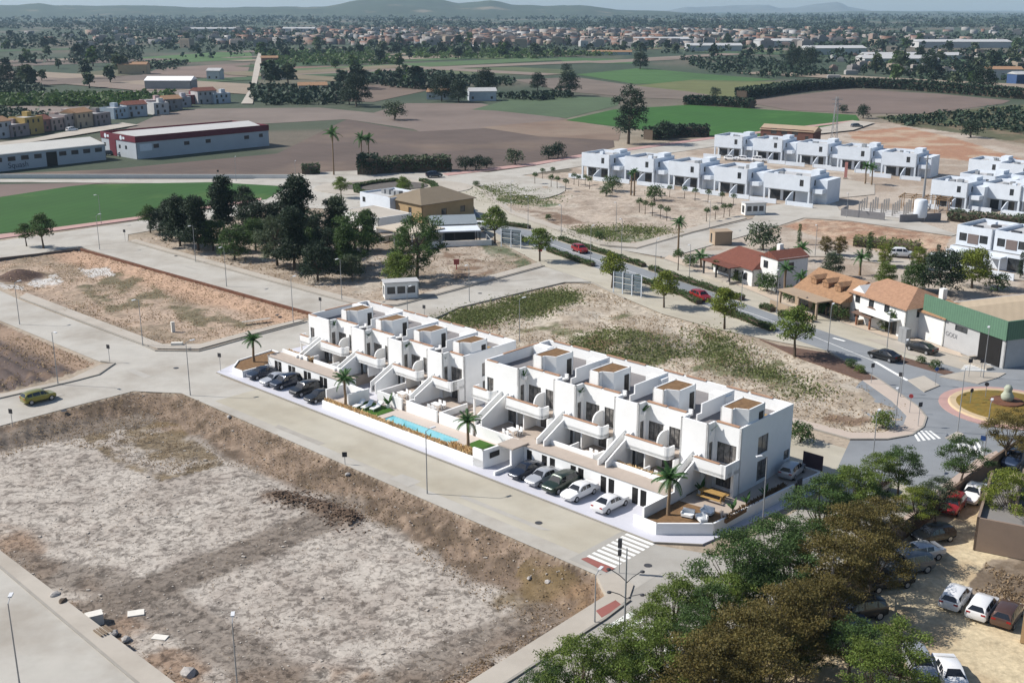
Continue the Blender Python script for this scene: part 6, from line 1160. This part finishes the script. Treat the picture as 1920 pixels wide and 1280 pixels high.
for x, y, a, c, k, nm, lb in ((1087, 473, -64, 'red', 'hatch', 'moving_car', 'red car on the avenue above the near billboard frame'), (1313, 562, -64, 'red', 'hatch', 'moving_car', 'red car on the avenue beside a round street tree'), (1657, 674, 128, 'black', 'sedan', 'moving_car', 'black car driving towards the right hand roundabout'), (1727, 660, 125, 'black', 'sedan', 'parked_car', 'black car parked on the warehouse forecourt'), (877, 394, -60, 'black', 'hatch', 'moving_car', 'dark car leaving the hedged roundabout, front of two'), (846, 380, -60, 'black', 'hatch', 'moving_car', 'dark car leaving the hedged roundabout, rear of two'), (814, 333, 20, 'navy', 'suv', 'moving_car', 'dark car at the top of the hedged roundabout'),
                              (1791, 1128, 52, 'white', 'hatch', 'parked_car', 'white hatchback leftmost of three by the planted patch in the car park'), (1841, 1147, 52, 'white', 'hatch', 'parked_car', 'white hatchback in the middle of three by the planted patch'), (1888, 1160, 52, 'brown', 'hatch', 'parked_car', 'dark brown hatchback rightmost of three by the planted patch'), (1824, 934, 235, 'white', 'sedan', 'parked_car', 'white car with dark roof on the lane beside the car park wall'), (1786, 955, 235, 'red', 'hatch', 'parked_car', 'red car on the lane beside the car park wall'), (1748, 1012, 200, 'black', 'hatch', 'parked_car', 'black car under the trees nearest the beige store'), (1722, 1046, 198, 'silver', 'sedan', 'parked_car', 'silver car under the belt trees'), (1700, 1070, 198, 'grey', 'suv', 'parked_car', 'grey car under the belt trees right of the silver one'), (1662, 1098, 198, 'black', 'sedan', 'parked_car', 'black car under the belt trees with its rear in the sun'), (1608, 1156, 195, 'black', 'suv', 'parked_car', 'black car right of the utility pole'), (1580, 1188, 195, 'blue', 'sedan', 'parked_car', 'dark blue car below the utility pole'), (1722, 1256, 268, 'silver', 'hatch', 'parked_car', 'silver car under the bright car park tree at the bottom'), (1781, 1276, 265, 'white', 'sedan', 'parked_car', 'white car with dark windscreen at the bottom edge'), (1905, 872, 225, 'blue', 'suv', 'parked_car', 'dark blue car at the right edge beside the wall'), (1640, 925, 225, 'silver', 'hatch', 'parked_car', 'pale car glimpsed between the belt trees'),
                              (1690, 482, -10, 'white', 'suv', 'parked_car', 'white car on the dirt lane before the modern villas'), (1762, 490, -10, 'white', 'hatch', 'parked_car', 'white car by the gate of the left modern villa'), (1551, 374, -20, 'red', 'hatch', 'parked_car', 'dark red car at the corner of the front villa row'), (1775, 380, -20, 'black', 'hatch', 'parked_car', 'dark car before the right villas'), (1813, 385, -20, 'white', 'hatch', 'parked_car', 'white car before the right villas'), (1370, 301, -30, 'white', 'hatch', 'parked_car', 'white car leftmost of three in the villa street'), (1396, 302, -30, 'white', 'hatch', 'parked_car', 'white car in the middle of three in the villa street'), (1424, 304, -30, 'white', 'suv', 'parked_car', 'white car rightmost of three in the villa street'), (207, 291, 10, 'grey', 'hatch', 'parked_car', 'grey car before the red trimmed warehouse'), (234, 293, 5, 'white', 'hatch', 'parked_car', 'white car before the red trimmed warehouse'), (135, 247, 60, 'white', 'suv', 'parked_van', 'white van on the village lane'), (1606, 240, 10, 'grey', 'suv', 'parked_truck', 'grey vehicle on the red earth behind the villas'), (895, 430, 160, 'white', 'suv', 'parked_van', 'white van beside the white roofed terrace')):
    sc = 1.0 if y > 600 else 1.05; p = G(x, y); car(lb, p, R(a), c, k, sc, nm, max(gh(p.x, p.y), .06) if y < 900 else gh(p.x, p.y)+.01)
# ================================================================ street furniture
LP = {}
def lamp(label, p, h=6.9, a=0.0, kind='cobra', name='street_lamp', cat='street lamp'):
    T = thing(name, label, cat, p, a)
    k = (round(h, 1), kind)
    if k not in LP:
        pole = MB().tube([(0, 0, -.1), (0, 0, .6), (0, 0, h*.6), (0, 0, h)], [.08, .06, .05, .04], 7)
        if kind == 'cobra': pole.tube([(0, 0, h-.05), (.35, 0, h+.12), (.7, 0, h+.18)], .035, 5); hd = MB().box(.55, 1.15, -.13, .13, h+.13, h+.23)
        elif kind == 'globe': hd = MB().lathe([(.06, h), (.22, h+.1), (.26, h+.28), (.16, h+.42), (.02, h+.46)], 10)
        else: pole.tube([(-.9, 0, h-.4), (.9, 0, h-.4)], .03, 5); hd = MB().box(.7, 1.2, -.12, .12, h-.42, h-.30).box(-1.2, -.7, -.12, .12, h-.42, h-.30)
        LP[k] = (pole.mesh('pole', M_steel, 50), hd.mesh('lamp_head', mat('lamp_head_white', (.62, .63, .64), .5, 0)))
    link('pole', LP[k][0], T); link('lamp_head', LP[k][1], T); return T
lamps = [(37, 1284, 6.5, 100, 'lamp at the lower left corner on the near pavement'), (446, 1300, 5.6, 100, 'lamp at the bottom edge before the rubble'), (37, 608, 6.4, 60, 'lamp at the left end of the diagonal street'), (268, 648, 6.7, 240, 'lamp on the corner of the upper left plot'), (109, 721, 6.9, -40, 'lamp beside the dark ploughed plot'), (357, 741, 6.8, 40, 'lamp at the corner of the foreground plot'), (801, 925, 6.6, 40, 'lamp halfway along the foreground plot'), (1115, 1168, 4.2, 60, 'lamp on the pavement by the lower crossing'), (425, 537, 6.8, 240, 'lamp on the park street, middle'), (367, 491, 6.8, 240, 'lamp on the park street, left'), (641, 562, 6.8, 240, 'lamp on the park street before the kiosk'), (550, 606, 7, 60, 'lamp at the near end of the brown retaining wall'), (187, 468, 6.8, 60, 'lamp at the far corner of the upper left plot'), (190, 420, 6.4, 240, 'lamp on the pink pavement by the green field'), (880, 565, 6.0, 240, 'lamp on the street behind the farther white block'), (974, 640, 6.2, 40, 'lamp in the grass behind the terraces'), (443, 340, 6.5, 90, 'lamp on the country road by the brown field'), (555, 345, 6, 90, 'lamp left of the hedged roundabout'), (958, 398, 7, 60, 'lamp at the upper end of the sandy plot'), (990, 430, 7, 240, 'first avenue lamp on the far hedge'), (1052, 448, 7, 240, 'second avenue lamp on the far hedge'), (1107, 495, 7, 60, 'avenue lamp beside the first red car'), (1165, 478, 7, 240, 'avenue lamp at the side street mouth'), (1228, 524, 7, 60, 'avenue lamp before the near billboard frame trees'), (1292, 528, 6.5, 240, 'avenue lamp before the red tiled house'), (1388, 598, 7, 60, 'avenue lamp right of the second red car'), (1456, 588, 7, 240, 'avenue lamp before the dormer house'), (1552, 660, 6.6, 60, 'avenue lamp on the planted bed'), (1661, 672, 6.5, 240, 'avenue lamp by the black moving car'), (1688, 745, 7, 60, 'lamp by the sandy plot at the splitter island'), (1795, 812, 7.4, 60, 'tall lamp on the small island of the zebra crossing'), (1843, 710, 7, 240, 'lamp on the warehouse crossing island'), (1528, 468+12, 6, 240, 'lamp on the dirt lane'), (1677, 808, 5.2, 240, 'lamp at the corner of the lone green bush'), (1634, 885, 6.4, 60, 'lamp behind the belt trees at the zebra crossing'), (1430, 975, 6.4, 200, 'lamp outside the corner garden wall'), (765, 622, 6.6, 60, 'lamp behind the farther white block'), (1845, 855, 6, 60, 'lamp on the far pavement of the right street'), (1155, 432, 6, 240, 'thin lamp on the sandy plot edge'), (1330, 430, 6, 240, 'lamp on the side street'), (1587, 408, 5.5, 240, 'lamp before the concrete frame site')]
for x, y, h, a, lb in lamps: p = G(x, y); lamp('grey street '+lb, p, h, R(a))
T = thing('street_lamp', 'tall street lamp with four curved arms at the lower crossing', 'street lamp', G(1170, 1202)); h = 7.8
MB().tube([(0, 0, -.1), (0, 0, h*.5), (0, 0, h)], [.09, .07, .045], 8).build('pole', M_steel, T, smooth=50)
for i, a in enumerate((160, 20, 200, 330)):
    z = (5.6, 5.4, 4.2, 4.1)[i]; d = Vector((math.cos(R(a)), math.sin(R(a)), 0)); o = MB().tube([(0, 0, z-.5), d*.5+Vector((0, 0, z-.1)), d*1.2+Vector((0, 0, z+.25))], .035, 6).build('arm', M_dark, T)
    e = d*1.35+Vector((0, 0, z+.25)); MB().lathe([(.05, .08), (.18, .02), (.18, -.06), (.08, -.1)], 8).xf(Matrix.Translation(e)).build('lamp_head', M_dark, o)
# traffic lights and signs
def sign(label, p, h=2.6, a=0, kind='round', m=None, name='road_sign'):
    T = thing(name, label, 'sign', p, R(a)); MB().tube([(0, 0, -.05), (0, 0, h)], .035, 6).build('post', M_steel, T)
    m = m or M_dark
    if kind == 'round': MB().lathe([(.26, -.02), (.26, .02)], 14).xf(Matrix.Translation((0, -.05, h-.2)) @ Matrix.Rotation(R(90), 4, 'X')).build('plate', m, T)
    elif kind == 'square': MB().box(-.26, .26, -.07, -.04, h-.55, h).build('plate', m, T)
    else: MB().box(-.16, .16, -.16, .12, h-.8, h).build('signal_box', M_dark, T); MB().box(-.14, .14, -.18, .10, h-1.5, h-1.0).build('signal_box', M_dark, T)
M_bluesign = mat('blue_sign', (.03, .08, .25), .5, 0); M_redsign = mat('red_sign', (.5, .08, .08), .5, 0)
for x, y, h, k, m, lb in ((1161, 1074, 3.2, 'light', None, 'black double signal on a post by the zebra crossing'), (206, 679, 2.5, 'square', None, 'small dark sign at the left junction'), (414, 697, 2.6, 'square', None, 'small dark sign before the far corner garden'), (1721, 800, 3.0, 'square', None, 'dark square sign at the roundabout corner'), (1686, 738, 2.8, 'square', None, 'dark square sign by the splitter island'), (1633, 720, 2.8, 'square', None, 'dark sign with bent post on the planted bed'), (1753, 724, 2.5, 'round', M_bluesign, 'blue sign on the splitter island'), (1846, 755, 2.6, 'round', None, 'dark round sign on the right roundabout'), (1818, 764, 2.4, 'round', None, 'dark round sign left of the roundabout figure'), (1838, 866, 3.0, 'square', M_bluesign, 'blue crossing sign on the far pavement'), (1816, 708, 2.6, 'square', None, 'left dark crossing sign by the warehouse'), (1838, 708, 2.6, 'square', None, 'right dark crossing sign by the warehouse'), (796, 605, 2.8, 'square', None, 'small dark sign behind the farther white block'), (602, 590, 2.8, 'square', None, 'small dark sign at the park street junction'), (410, 342, 3.4, 'square', None, 'dark square sign on the country road'), (235, 452, 2.4, 'square', None, 'thin sign at the park road junction'), (1705, 775, 2.4, 'round', M_redsign, 'thin sign on the roundabout kerb'), (24, 800, 2.2, 'square', None, 'dark sign back at the left edge of the foreground plot'), (647, 870, 1.4, 'square', None, 'low dark sign back on the foreground plot edge')):
    sign(lb, G(x, y), h, rnd.uniform(-30, 30), k, m)
T = thing('advert_sign', 'tall red advertising sign beside a round street tree', 'sign', G(1013, 487), R(10)); MB().box(-.06, .06, -.06, .06, 0, 1.6).build('post', M_dark, T); MB().box(-.35, .35, -.06, .06, 1.6, 3.2).build('board', mat('red_board', C(214, 88, 92), .6, .05), T)
T = thing('advert_sign', 'small red sign figure on the dry ground of the park edge', 'sign', G(856, 505), R(10)); MB().box(-.08, .08, -.06, .06, 0, .9).build('post', M_redsign, T); MB().box(-.5, .5, -.05, .05, .9, 1.9).build('board', mat('red_board2', C(206, 110, 104), .6, .05), T)
T = thing('advert_sign', 'pink banner sign at the villa street entrance', 'sign', G(1585, 335), R(-20)); MB().box(-.4, .4, -.08, .08, 0, 4.6).build('board', mat('pink_board', C(226, 160, 150), .7, .05), T); MB().box(-.6, .6, -.3, .3, 0, .3).build('base', M_conc, T)
def billboard(label, p, rz, n=4, wd=5.6, h=3.6):
    T = thing('billboard', label, 'billboard', p, rz)
    for i in range(n): x = i*wd/(n-1); MB().box(x-.07, x+.07, -.07, .07, -.1, h+.2*(i % 2)).build('post', M_villa, T)
    for i in range(n-1):
        for z in (.9, 1.85, 2.8): MB().box(i*wd/(n-1)+.08, (i+1)*wd/(n-1)-.08, .08, .14, z, z+.82).build('panel', mat('billboard_back', C(120, 136, 146), .6, .1, 1), T)
    for z in (1.3, 2.3, 3.2): MB().box(-.1, wd+.1, .02, .07, z, z+.07).build('rail', M_steel, T)
billboard('near billboard frame with white posts beside the avenue', G(1150, 548), R(-40)); billboard('far billboard frame with white posts near the restaurant terrace', G(940, 462), R(-30), 3, 4.5, 3.2)
# retaining wall, car park wall, barriers
T = thing('retaining_wall', 'long brown retaining wall above the upper left plot', 'wall', (0, 0, 0)); a, b = G(150, 470), G(590, 594); MB().wall((a.x, a.y), (b.x, b.y), -1.0, .45, (), .35).build('wall', M_brownwall, T)
a0 = G(-80, 496); c0_ = mat('grey_brown_wall', C(120, 108, 100), .9, .15, .6); T = thing('retaining_wall', 'grey brown retaining wall along the far edge of the upper left plot', 'wall', (0, 0, 0)); MB().wall((a0.x, a0.y), (a.x-.3, a.y), -1.0, .35, (), .3).build('wall', c0_, T)
T = thing('concrete_barrier', 'long white concrete barrier on the country road', 'barrier', (0, 0, 0)); a, b = G(-90, 334), G(545, 335); MB().wall((a.x, a.y), (b.x, b.y), -.1, 1.1, (), .3).build('wall', mat('white_barrier', (.62, .62, .60), .8, .06), T)
T = thing('car_park_wall', 'long brown wall between the tree belt and the sandy car park', 'wall', (0, 0, 0)); P = [G(*q) for q in ((1240, 1300), (1480, 1165), (1640, 1052), (1760, 962), (1870, 878), (1960, 815))]
mb = MB()
for q, r_ in zip(P, P[1:]): mb.wall((q.x, q.y), (r_.x, r_.y), -.2, 1.6, (), .25)
mb.build('wall', mat('car_park_wall', C(132, 112, 96), .9, .12, .8), T)
pave('pavement', [(1190, 1300), (1420, 1175), (1620, 1030), (1830, 862), (1868, 846), (1880, 858), (1640, 1046), (1480, 1160), (1240, 1298)], mat('pavement_rose', C(206, 186, 172), .9, .08, .5), .1)
# utility pole with globes
T = thing('utility_pole', 'grey wooden utility pole with globe lamps in the car park', 'pole', GG(1551, 1186)); MB().tube([(0, 0, -.2), (0, 0, 3.5), (0, 0, 6.6)], [.13, .11, .09], 8).build('pole', mat('old_wood', C(150, 142, 134), .9, .2, 4), T)
for x, z in ((-.35, 4.0), (.5, 3.5), (.25, 6.3)): o = MB().tube([(0, 0, z-.15), (x, 0, z-.1)], .03, 5).build('bracket', M_steel, T); MB().lathe([(.03, -.18), (.16, -.08), (.18, .05), (.08, .16)], 9).xf(Matrix.Translation((x*1.2, 0, z))).build('globe', mat('white_globe', (.7, .7, .7), .3, 0), o, smooth=60)
# lattice pylon and tall poles
T = thing('pylon', 'lattice power pylon behind the rear villa row', 'pylon', G(1563, 268)); h = 16; 
for sx in (-1, 1):
    for sy in (-1, 1): MB().tube([(sx*1.0, sy*1.0, 0), (sx*.3, sy*.3, h)], .09, 4).build('leg', M_steel, T)
br = MB()
for i in range(8):
    z0, z1 = h*i/8, h*(i+1)/8; r0, r1 = 1-.7*i/8, 1-.7*(i+1)/8
    for sx, sy, ex, ey in ((-1, -1, 1, -1), (1, -1, 1, 1), (1, 1, -1, 1), (-1, 1, -1, -1)): br.tube([(sx*r0, sy*r0, z0), (ex*r1, ey*r1, z1)], .05, 4)
br.build('bracing', M_steel, T); MB().box(-2, 2, -.1, .1, h-1, h-.8).box(-1.5, 1.5, -.1, .1, h-2.6, h-2.4).build('cross_arm', M_steel, T)
T = thing('utility_pole', 'tall grey pole between the concrete frame and the right villa', 'pole', G(1729, 394)); MB().tube([(0, 0, 0), (0, 0, 13)], [.35, .18], 8).build('pole', M_steel, T); MB().box(-.8, .8, -.08, .08, 12, 12.2).build('cross_arm', M_steel, T)
# roundabout islands
T = thing('roundabout_island', 'round planted island with pale figure on the right hand roundabout', 'island', (rc.x, rc.y, .02))
MB().lathe([(7.6, 0), (7.6, .14), (7.0, .15)], 40).build('apron', M_pink, T); MB().lathe([(6.6, .1), (6.4, .32), (6.3, .34)], 40).build('kerb_ring', mat('cream_kerb', C(220, 196, 160), .9, .06), T)
MB().lathe([(6.2, .2), (5.0, .5), (2.0, .8), (.1, .85)], 32).build('planting', mat('ochre_turf', C(140, 116, 52), .95, .3, 2, mottle=(C(104, 100, 50), 1.2, .5, .65), bump=.8, bsc=12), T)
MB().lathe([(2.0, .6), (1.9, .95), (.2, 1.0)], 14).build('bed', M_brownwall, T); o = MB().lathe([(.4, .9), (.7, 1.2), (.75, 1.6), (.5, 2.0), (.42, 2.2), (.52, 2.5), (.3, 2.85), (.05, 2.95)], 12).build('figure', mat('pale_stone', C(190, 196, 176), .9, .25, 3), T, smooth=60)
T = thing('roundabout_island', 'hedged pale island of the upper left roundabout', 'island', (rb.x, rb.y, .02)); MB().prism([(21*math.cos(a), 14*math.sin(a)) for a in np.linspace(0, 6.283, 36, endpoint=False)], 0, .16).build('apron', M_conc, T); MB().prism([(-3+12*math.cos(a), 2+8*math.sin(a)) for a in np.linspace(0, 6.283, 30, endpoint=False)], .1, .3).build('planting', mat('grey_planting', C(112, 106, 100), .95, .25, .8), T)
# rubble and litter on the foreground plot
def rock(name, label, p, s, m, seed, flat=.6, cat='rubble'):
    r = np.random.RandomState(seed); bm = bmesh.new(); bmesh.ops.create_icosphere(bm, subdivisions=2, radius=1)
    for v in bm.verts: d = 1+.35*(r.rand()-.5); v.co = (v.co.x*d*s, v.co.y*d*s*.75, max(v.co.z*d*s*flat, -.15*s))
    me = bpy.data.meshes.new(name); bm.to_mesh(me); bm.free(); me.materials.append(m); o = link(name, me, None, p, r.rand()*6); return setp(o, label, cat)
pr_ = GG
M_rub = mat('rubble_stone', C(196, 190, 184), .9, .3, 5); M_slab = mat('broken_slab', (.66, .63, .57), .9, .08, 2)
for i, (x, y, s, lb) in enumerate(((104, 1118, .5, 'pale rubble heap left of the debris line on the near pavement'), (118, 1130, .45, 'dark rubble heap second in the debris line'), (135, 1136, .55, 'pale rubble lump before the stone block in the debris line'), (212, 1192, .5, 'white bag lump beside the pallet in the debris line'), (236, 1201, .45, 'cream lump at the right end of the debris line'), (354, 1262, .8, 'white plaster heap on the near plot edge'), (920, 1245, .3, 'small dark stone on the right pavement edge'), (652, 892, .35, 'white lump on the bank of the foreground plot'), (430, 787, .35, 'white broken slab on the bank by the corner lamp'), (1028, 1100, .35, 'white stone on the right bank of the foreground plot'), (992, 1092, .25, 'small white stone on the right bank'))):
    p = GG(x, y); p.z += .05 if y < 1100 else .14 if y > 1100 and x < 340 else 0; rock('rubble_lump', lb, p, s, M_rub if i not in (1, 6) else M_trunk, i)
for i, (x, y, a, w_, d_, h_, lb) in enumerate(((178, 1168, .5, 1.3, .9, .9, 'white topped stone block in the debris line'), (255, 1150, .3, 1.3, .9, .12, 'flat cream slab lying on the foreground plot'), (300, 1195, -.2, 1.2, .7, .10, 'flat white slab by the vehicle track'), (332, 652-4, .1, 1.6, .6, .5, 'pale concrete block on the upper left plot corner'), (325, 622, .6, .5, .4, 1.6, 'white upright post slab on the upper left plot'))):
    p = GG(x, y); T = setp(MB().box(-w_/2, w_/2, -d_/2, d_/2, -.05, h_).build('broken_slab', M_slab, None, p, a), lb, 'slab'); p.z = max(p.z, 0)
T = thing('wooden_pallet', 'weathered wooden pallet in the debris line', 'pallet', G(193, 1184, .14), R(-43))
for i in range(5): MB().box(-.6, .6, -.5+i*.23, -.36+i*.23, .12, .15).build('slat', mat('pallet_wood', C(150, 132, 112), .9, .2, 3), T)
for y in (-.45, 0, .4): MB().box(-.6, .6, y, y+.08, 0, .119).build('bearer', mat('pallet_wood', C(150, 132, 112)), T)
mbq = MB(); rr = random.Random(3)
for i in range(900):
    t_ = rr.random(); c_ = RUB[0].lerp(RUB[1], t_*3) if t_ < .33 else RUB[1].lerp(RUB[2], (t_-.33)*3) if t_ < .66 else RUB[2].lerp(RUB[3], (t_-.66)*3)
    x, y = c_.x+rr.gauss(0, 1.0), c_.y+rr.gauss(0, 1.0); s = rr.uniform(.03, .13); z = gh(x, y); mbq.add(MB().box(-s, s, -s*.6, s*.6, -s*.3, s*.6), Matrix.Translation((x, y, z)) @ Matrix.Rotation(rr.random()*6, 4, 'Z') @ Matrix.Rotation(rr.uniform(-.5, .5), 4, 'X'))
setp(mbq.build('clod_heap', mat('dark_clods', C(116, 96, 80), .95, .25, 4)), 'dark heap of earth clods in the middle of the foreground plot', 'rubble', kind='stuff')
mbq = MB()
for i in range(2600):
    x = rr.uniform(-48, 12); y = rr.uniform(68, 132)
    if not inpoly(np.array([x]), np.array([y]), LOT1)[0]: continue
    s = rr.uniform(.02, .09)*(1 if rr.random() < .96 else 2); mbq.add(MB().box(-s, s, -s*.7, s*.7, -s*.4, s*.6), Matrix.Translation((x, y, gh(x, y))) @ Matrix.Rotation(rr.random()*6, 4, 'Z'))
setp(mbq.build('stones', mat('pale_stones', C(206, 196, 184), .95, .25, 4)), 'loose stones scattered on the foreground plot', 'stones', kind='stuff')
# ================================================================ distant town
pal = [(176, 168, 162), (170, 148, 136), (186, 182, 178), (162, 138, 126), (196, 194, 192), (172, 158, 142), (150, 146, 144)]
TW = []
for i in range(10):
    r = random.Random(i); w_, d_, h_ = r.uniform(7, 18), r.uniform(7, 11), r.uniform(5, 11); mb = MB().box(-w_/2, w_/2, -d_/2, d_/2, 0, h_).box(-w_/2+1, w_/2-2, -d_/2+1, d_/2-1, h_, h_+.8)
    for k in range(int(h_//3)):
        for q in range(int(w_//4)): mb.box(-w_/2+1.2+q*4, -w_/2+2.8+q*4, -d_/2-.12, -d_/2-.02, .9+3*k, 2.3+3*k)
    if i % 3 == 0: mb.prism([(-w_/4, -2), (w_/4, -2), (w_/4, 2), (-w_/4, 2)], h_+.8, h_+2.6)
    TW.append(mb.mesh('town_building', mat('town_wall_%d' % (i % 7), C(*pal[i % 7]), .9, .12, .05)))
k = 0
while k < 285:
    x = NR.normal(1010, 270) if k % 4 else NR.uniform(100, 1950); y = NR.uniform(56, 90)
    if not -40 < x < 1960: continue
    if 600 < x < 760 and y > 78: continue
    p = G(x, y); o = link('town_building', TW[k % 10], None, p, NR.uniform(-.5, .5)); setp(o, ('cream', 'rose', 'light grey', 'tan', 'white', 'sand', 'grey')[(k % 10) % 7]+(' tall' if TW[k % 10].vertices[4].co.z > 8 else ' low')+' building of the distant town, '+('far left', 'left of centre', 'right of centre', 'far right')[min(3, max(0, int(x//480)))]+(', back ranks' if y < 70 else ', front ranks'), 'building', 'buildings of the distant town'); k += 1
for x, y, w_, d_, h_, lb in ((1250, 84, 80, 30, 7, 'long white roofed hall in front of the distant town'), (1470, 88, 60, 30, 7, 'white flat hall at the right of the distant town'), (1810, 90, 110, 40, 7, 'long white complex at the far right'), (400, 60, 90, 18, 6, 'long white farm complex at the far left'), (560, 62, 60, 14, 8, 'cream row building at the far left'), (1715, 112, 90, 20, 4, 'long tan roofed warehouse at the far right'), (1340, 96, 60, 20, 6, 'grey roofed hall before the town'), (1570, 104, 60, 26, 7, 'reddish works before the town at the right'), (1690, 124, 60, 30, 6, 'grey scrap yard hall at the right')):
    p = G(x, y); T = thing('distant_hall', lb, 'hall', p, rnd.uniform(-.1, .1)); MB().box(-w_/2, w_/2, 0, d_, 0, h_).build('wall', mat('hall_wall', C(206, 206, 206), .9, .1, .05), T); gable(T, -w_/2, w_/2, 0, d_, h_, 2.2, M_roofgrey, .5)
for q in range(70):
    x = NR.uniform(1560, 1960); y = NR.uniform(98, 150)
    if 1580 < x < 1830 and y > 146: continue
    o = link('town_building', TW[q % 10], None, G(x, y), NR.uniform(-.5, .5), scale=(.5, .6, .5)); setp(o, ('cream', 'rose', 'light grey', 'tan', 'white', 'sand', 'grey')[(q % 10) % 7]+' small building of the works at the right of the plain'+(', far' if y < 116 else ', middle' if y < 133 else ', near')+(', left part' if x < 1760 else ', right part'), 'building', 'straggling works at the right of the plain')
tv = []; tf = []; tc = []
for i in range(1200):
    x = NR.normal(1020, 300); y = NR.uniform(57, 86); p = G(x, y); a = NR.uniform(-.6, .6); ww, dd_, hh = NR.uniform(3, 9), NR.uniform(3, 6), NR.uniform(3, 9); b = len(tv); ca, sa = math.cos(a), math.sin(a)
    for z in (0, hh):
        for sx, sy in ((-1, -1), (1, -1), (1, 1), (-1, 1)): tv.append((p.x+ca*sx*ww-sa*sy*dd_, p.y+sa*sx*ww+ca*sy*dd_, z))
    tf += [(b+4, b+5, b+6, b+7), (b, b+1, b+5, b+4), (b+1, b+2, b+6, b+5), (b+3, b, b+4, b+7)]; cl = C(*pal[i % 7]); tc += [cl]*4+[(cl if i % 3 else C(146, 108, 92))]*4
setp(link('town_mass', npmesh('town_mass', tv, tf, mat('town_wash', (1, 1, 1), .9, .1, .05, tint=True), tc)), 'dense roofs and walls of the distant town too small to tell apart', 'town', kind='stuff')
# ================================================================ hills
def hills(name, D, sky_, dep, c, seed):
    xs = np.linspace(-900, 2900, 420); ys = np.interp(xs, [p[0] for p in sky_], [p[1] for p in sky_])-3.2*(fbm(xs, xs*0, 60, seed+9, 4)-.5); V = []; nr_ = 26
    rr_ = np.random.RandomState(seed)
    for j in range(nr_):
        t = j/(nr_-1); y = D-dep+(2*dep)*t
        prof = math.sin(math.pi*min(t*1.0, 1))**.85 if t < .5 else math.cos((t-.5)*math.pi)**1.0
        X_ = (xs-960)/F*D*1.04*(y/D); hz = HC+(HZ-ys)/F*D*1.045; hz = np.maximum(hz, 4)
        nz = fbm(X_, np.full_like(X_, y), dep*.35, seed, 4)-.5
        V.append(np.stack([X_, np.full_like(X_, y), -3+(hz+3)*np.clip(prof*(1+.55*nz*(1-prof)*1.6)+.10*nz*prof+.16*(fbm(X_, np.full_like(X_, y), dep*.11, seed+5, 4)-.5)*(1-abs(2*t-1)**4), 0, 1.15)], 1))
    V = np.array(V); n_ = V.shape[1]; idx = np.arange(nr_*n_).reshape(nr_, n_); f_ = np.stack([idx[:-1, :-1], idx[:-1, 1:], idx[1:, 1:], idx[1:, :-1]], -1).reshape(-1, 4)
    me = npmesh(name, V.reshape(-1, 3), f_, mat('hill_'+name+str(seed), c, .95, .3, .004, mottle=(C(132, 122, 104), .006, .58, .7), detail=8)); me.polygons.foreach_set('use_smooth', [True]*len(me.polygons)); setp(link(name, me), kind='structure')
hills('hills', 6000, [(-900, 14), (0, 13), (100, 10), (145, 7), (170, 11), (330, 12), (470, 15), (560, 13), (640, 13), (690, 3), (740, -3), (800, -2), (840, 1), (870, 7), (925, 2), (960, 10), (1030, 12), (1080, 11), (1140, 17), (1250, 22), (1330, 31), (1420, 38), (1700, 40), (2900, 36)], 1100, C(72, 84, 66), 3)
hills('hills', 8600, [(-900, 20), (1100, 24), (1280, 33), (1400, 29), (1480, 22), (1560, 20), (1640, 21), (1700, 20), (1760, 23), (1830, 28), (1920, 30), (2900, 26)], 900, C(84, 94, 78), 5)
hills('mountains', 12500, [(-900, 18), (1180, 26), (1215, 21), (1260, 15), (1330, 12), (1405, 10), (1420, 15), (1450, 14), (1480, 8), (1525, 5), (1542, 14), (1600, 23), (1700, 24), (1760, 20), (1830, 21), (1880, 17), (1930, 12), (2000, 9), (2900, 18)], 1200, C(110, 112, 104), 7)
# ================================================================ air
SC.cycles.volume_bounces = 1
hz = bpy.data.materials.new('haze_air'); hz.use_nodes = True; n = hz.node_tree.nodes; l = hz.node_tree.links; n.clear(); o_ = n.new('ShaderNodeOutputMaterial'); v_ = n.new('ShaderNodeVolumePrincipled')
v_.inputs['Color'].default_value = (.56, .78, 1, 1); v_.inputs['Density'].default_value = 0.6e-4; v_.inputs['Anisotropy'].default_value = .1; l.new(v_.outputs[0], o_.inputs['Volume'])
hb = MB().box(-16800, 16800, -300, 16800, -4.5, 138).build('haze', hz); setp(hb, 'thin blue haze over the plain', 'haze', kind='stuff')
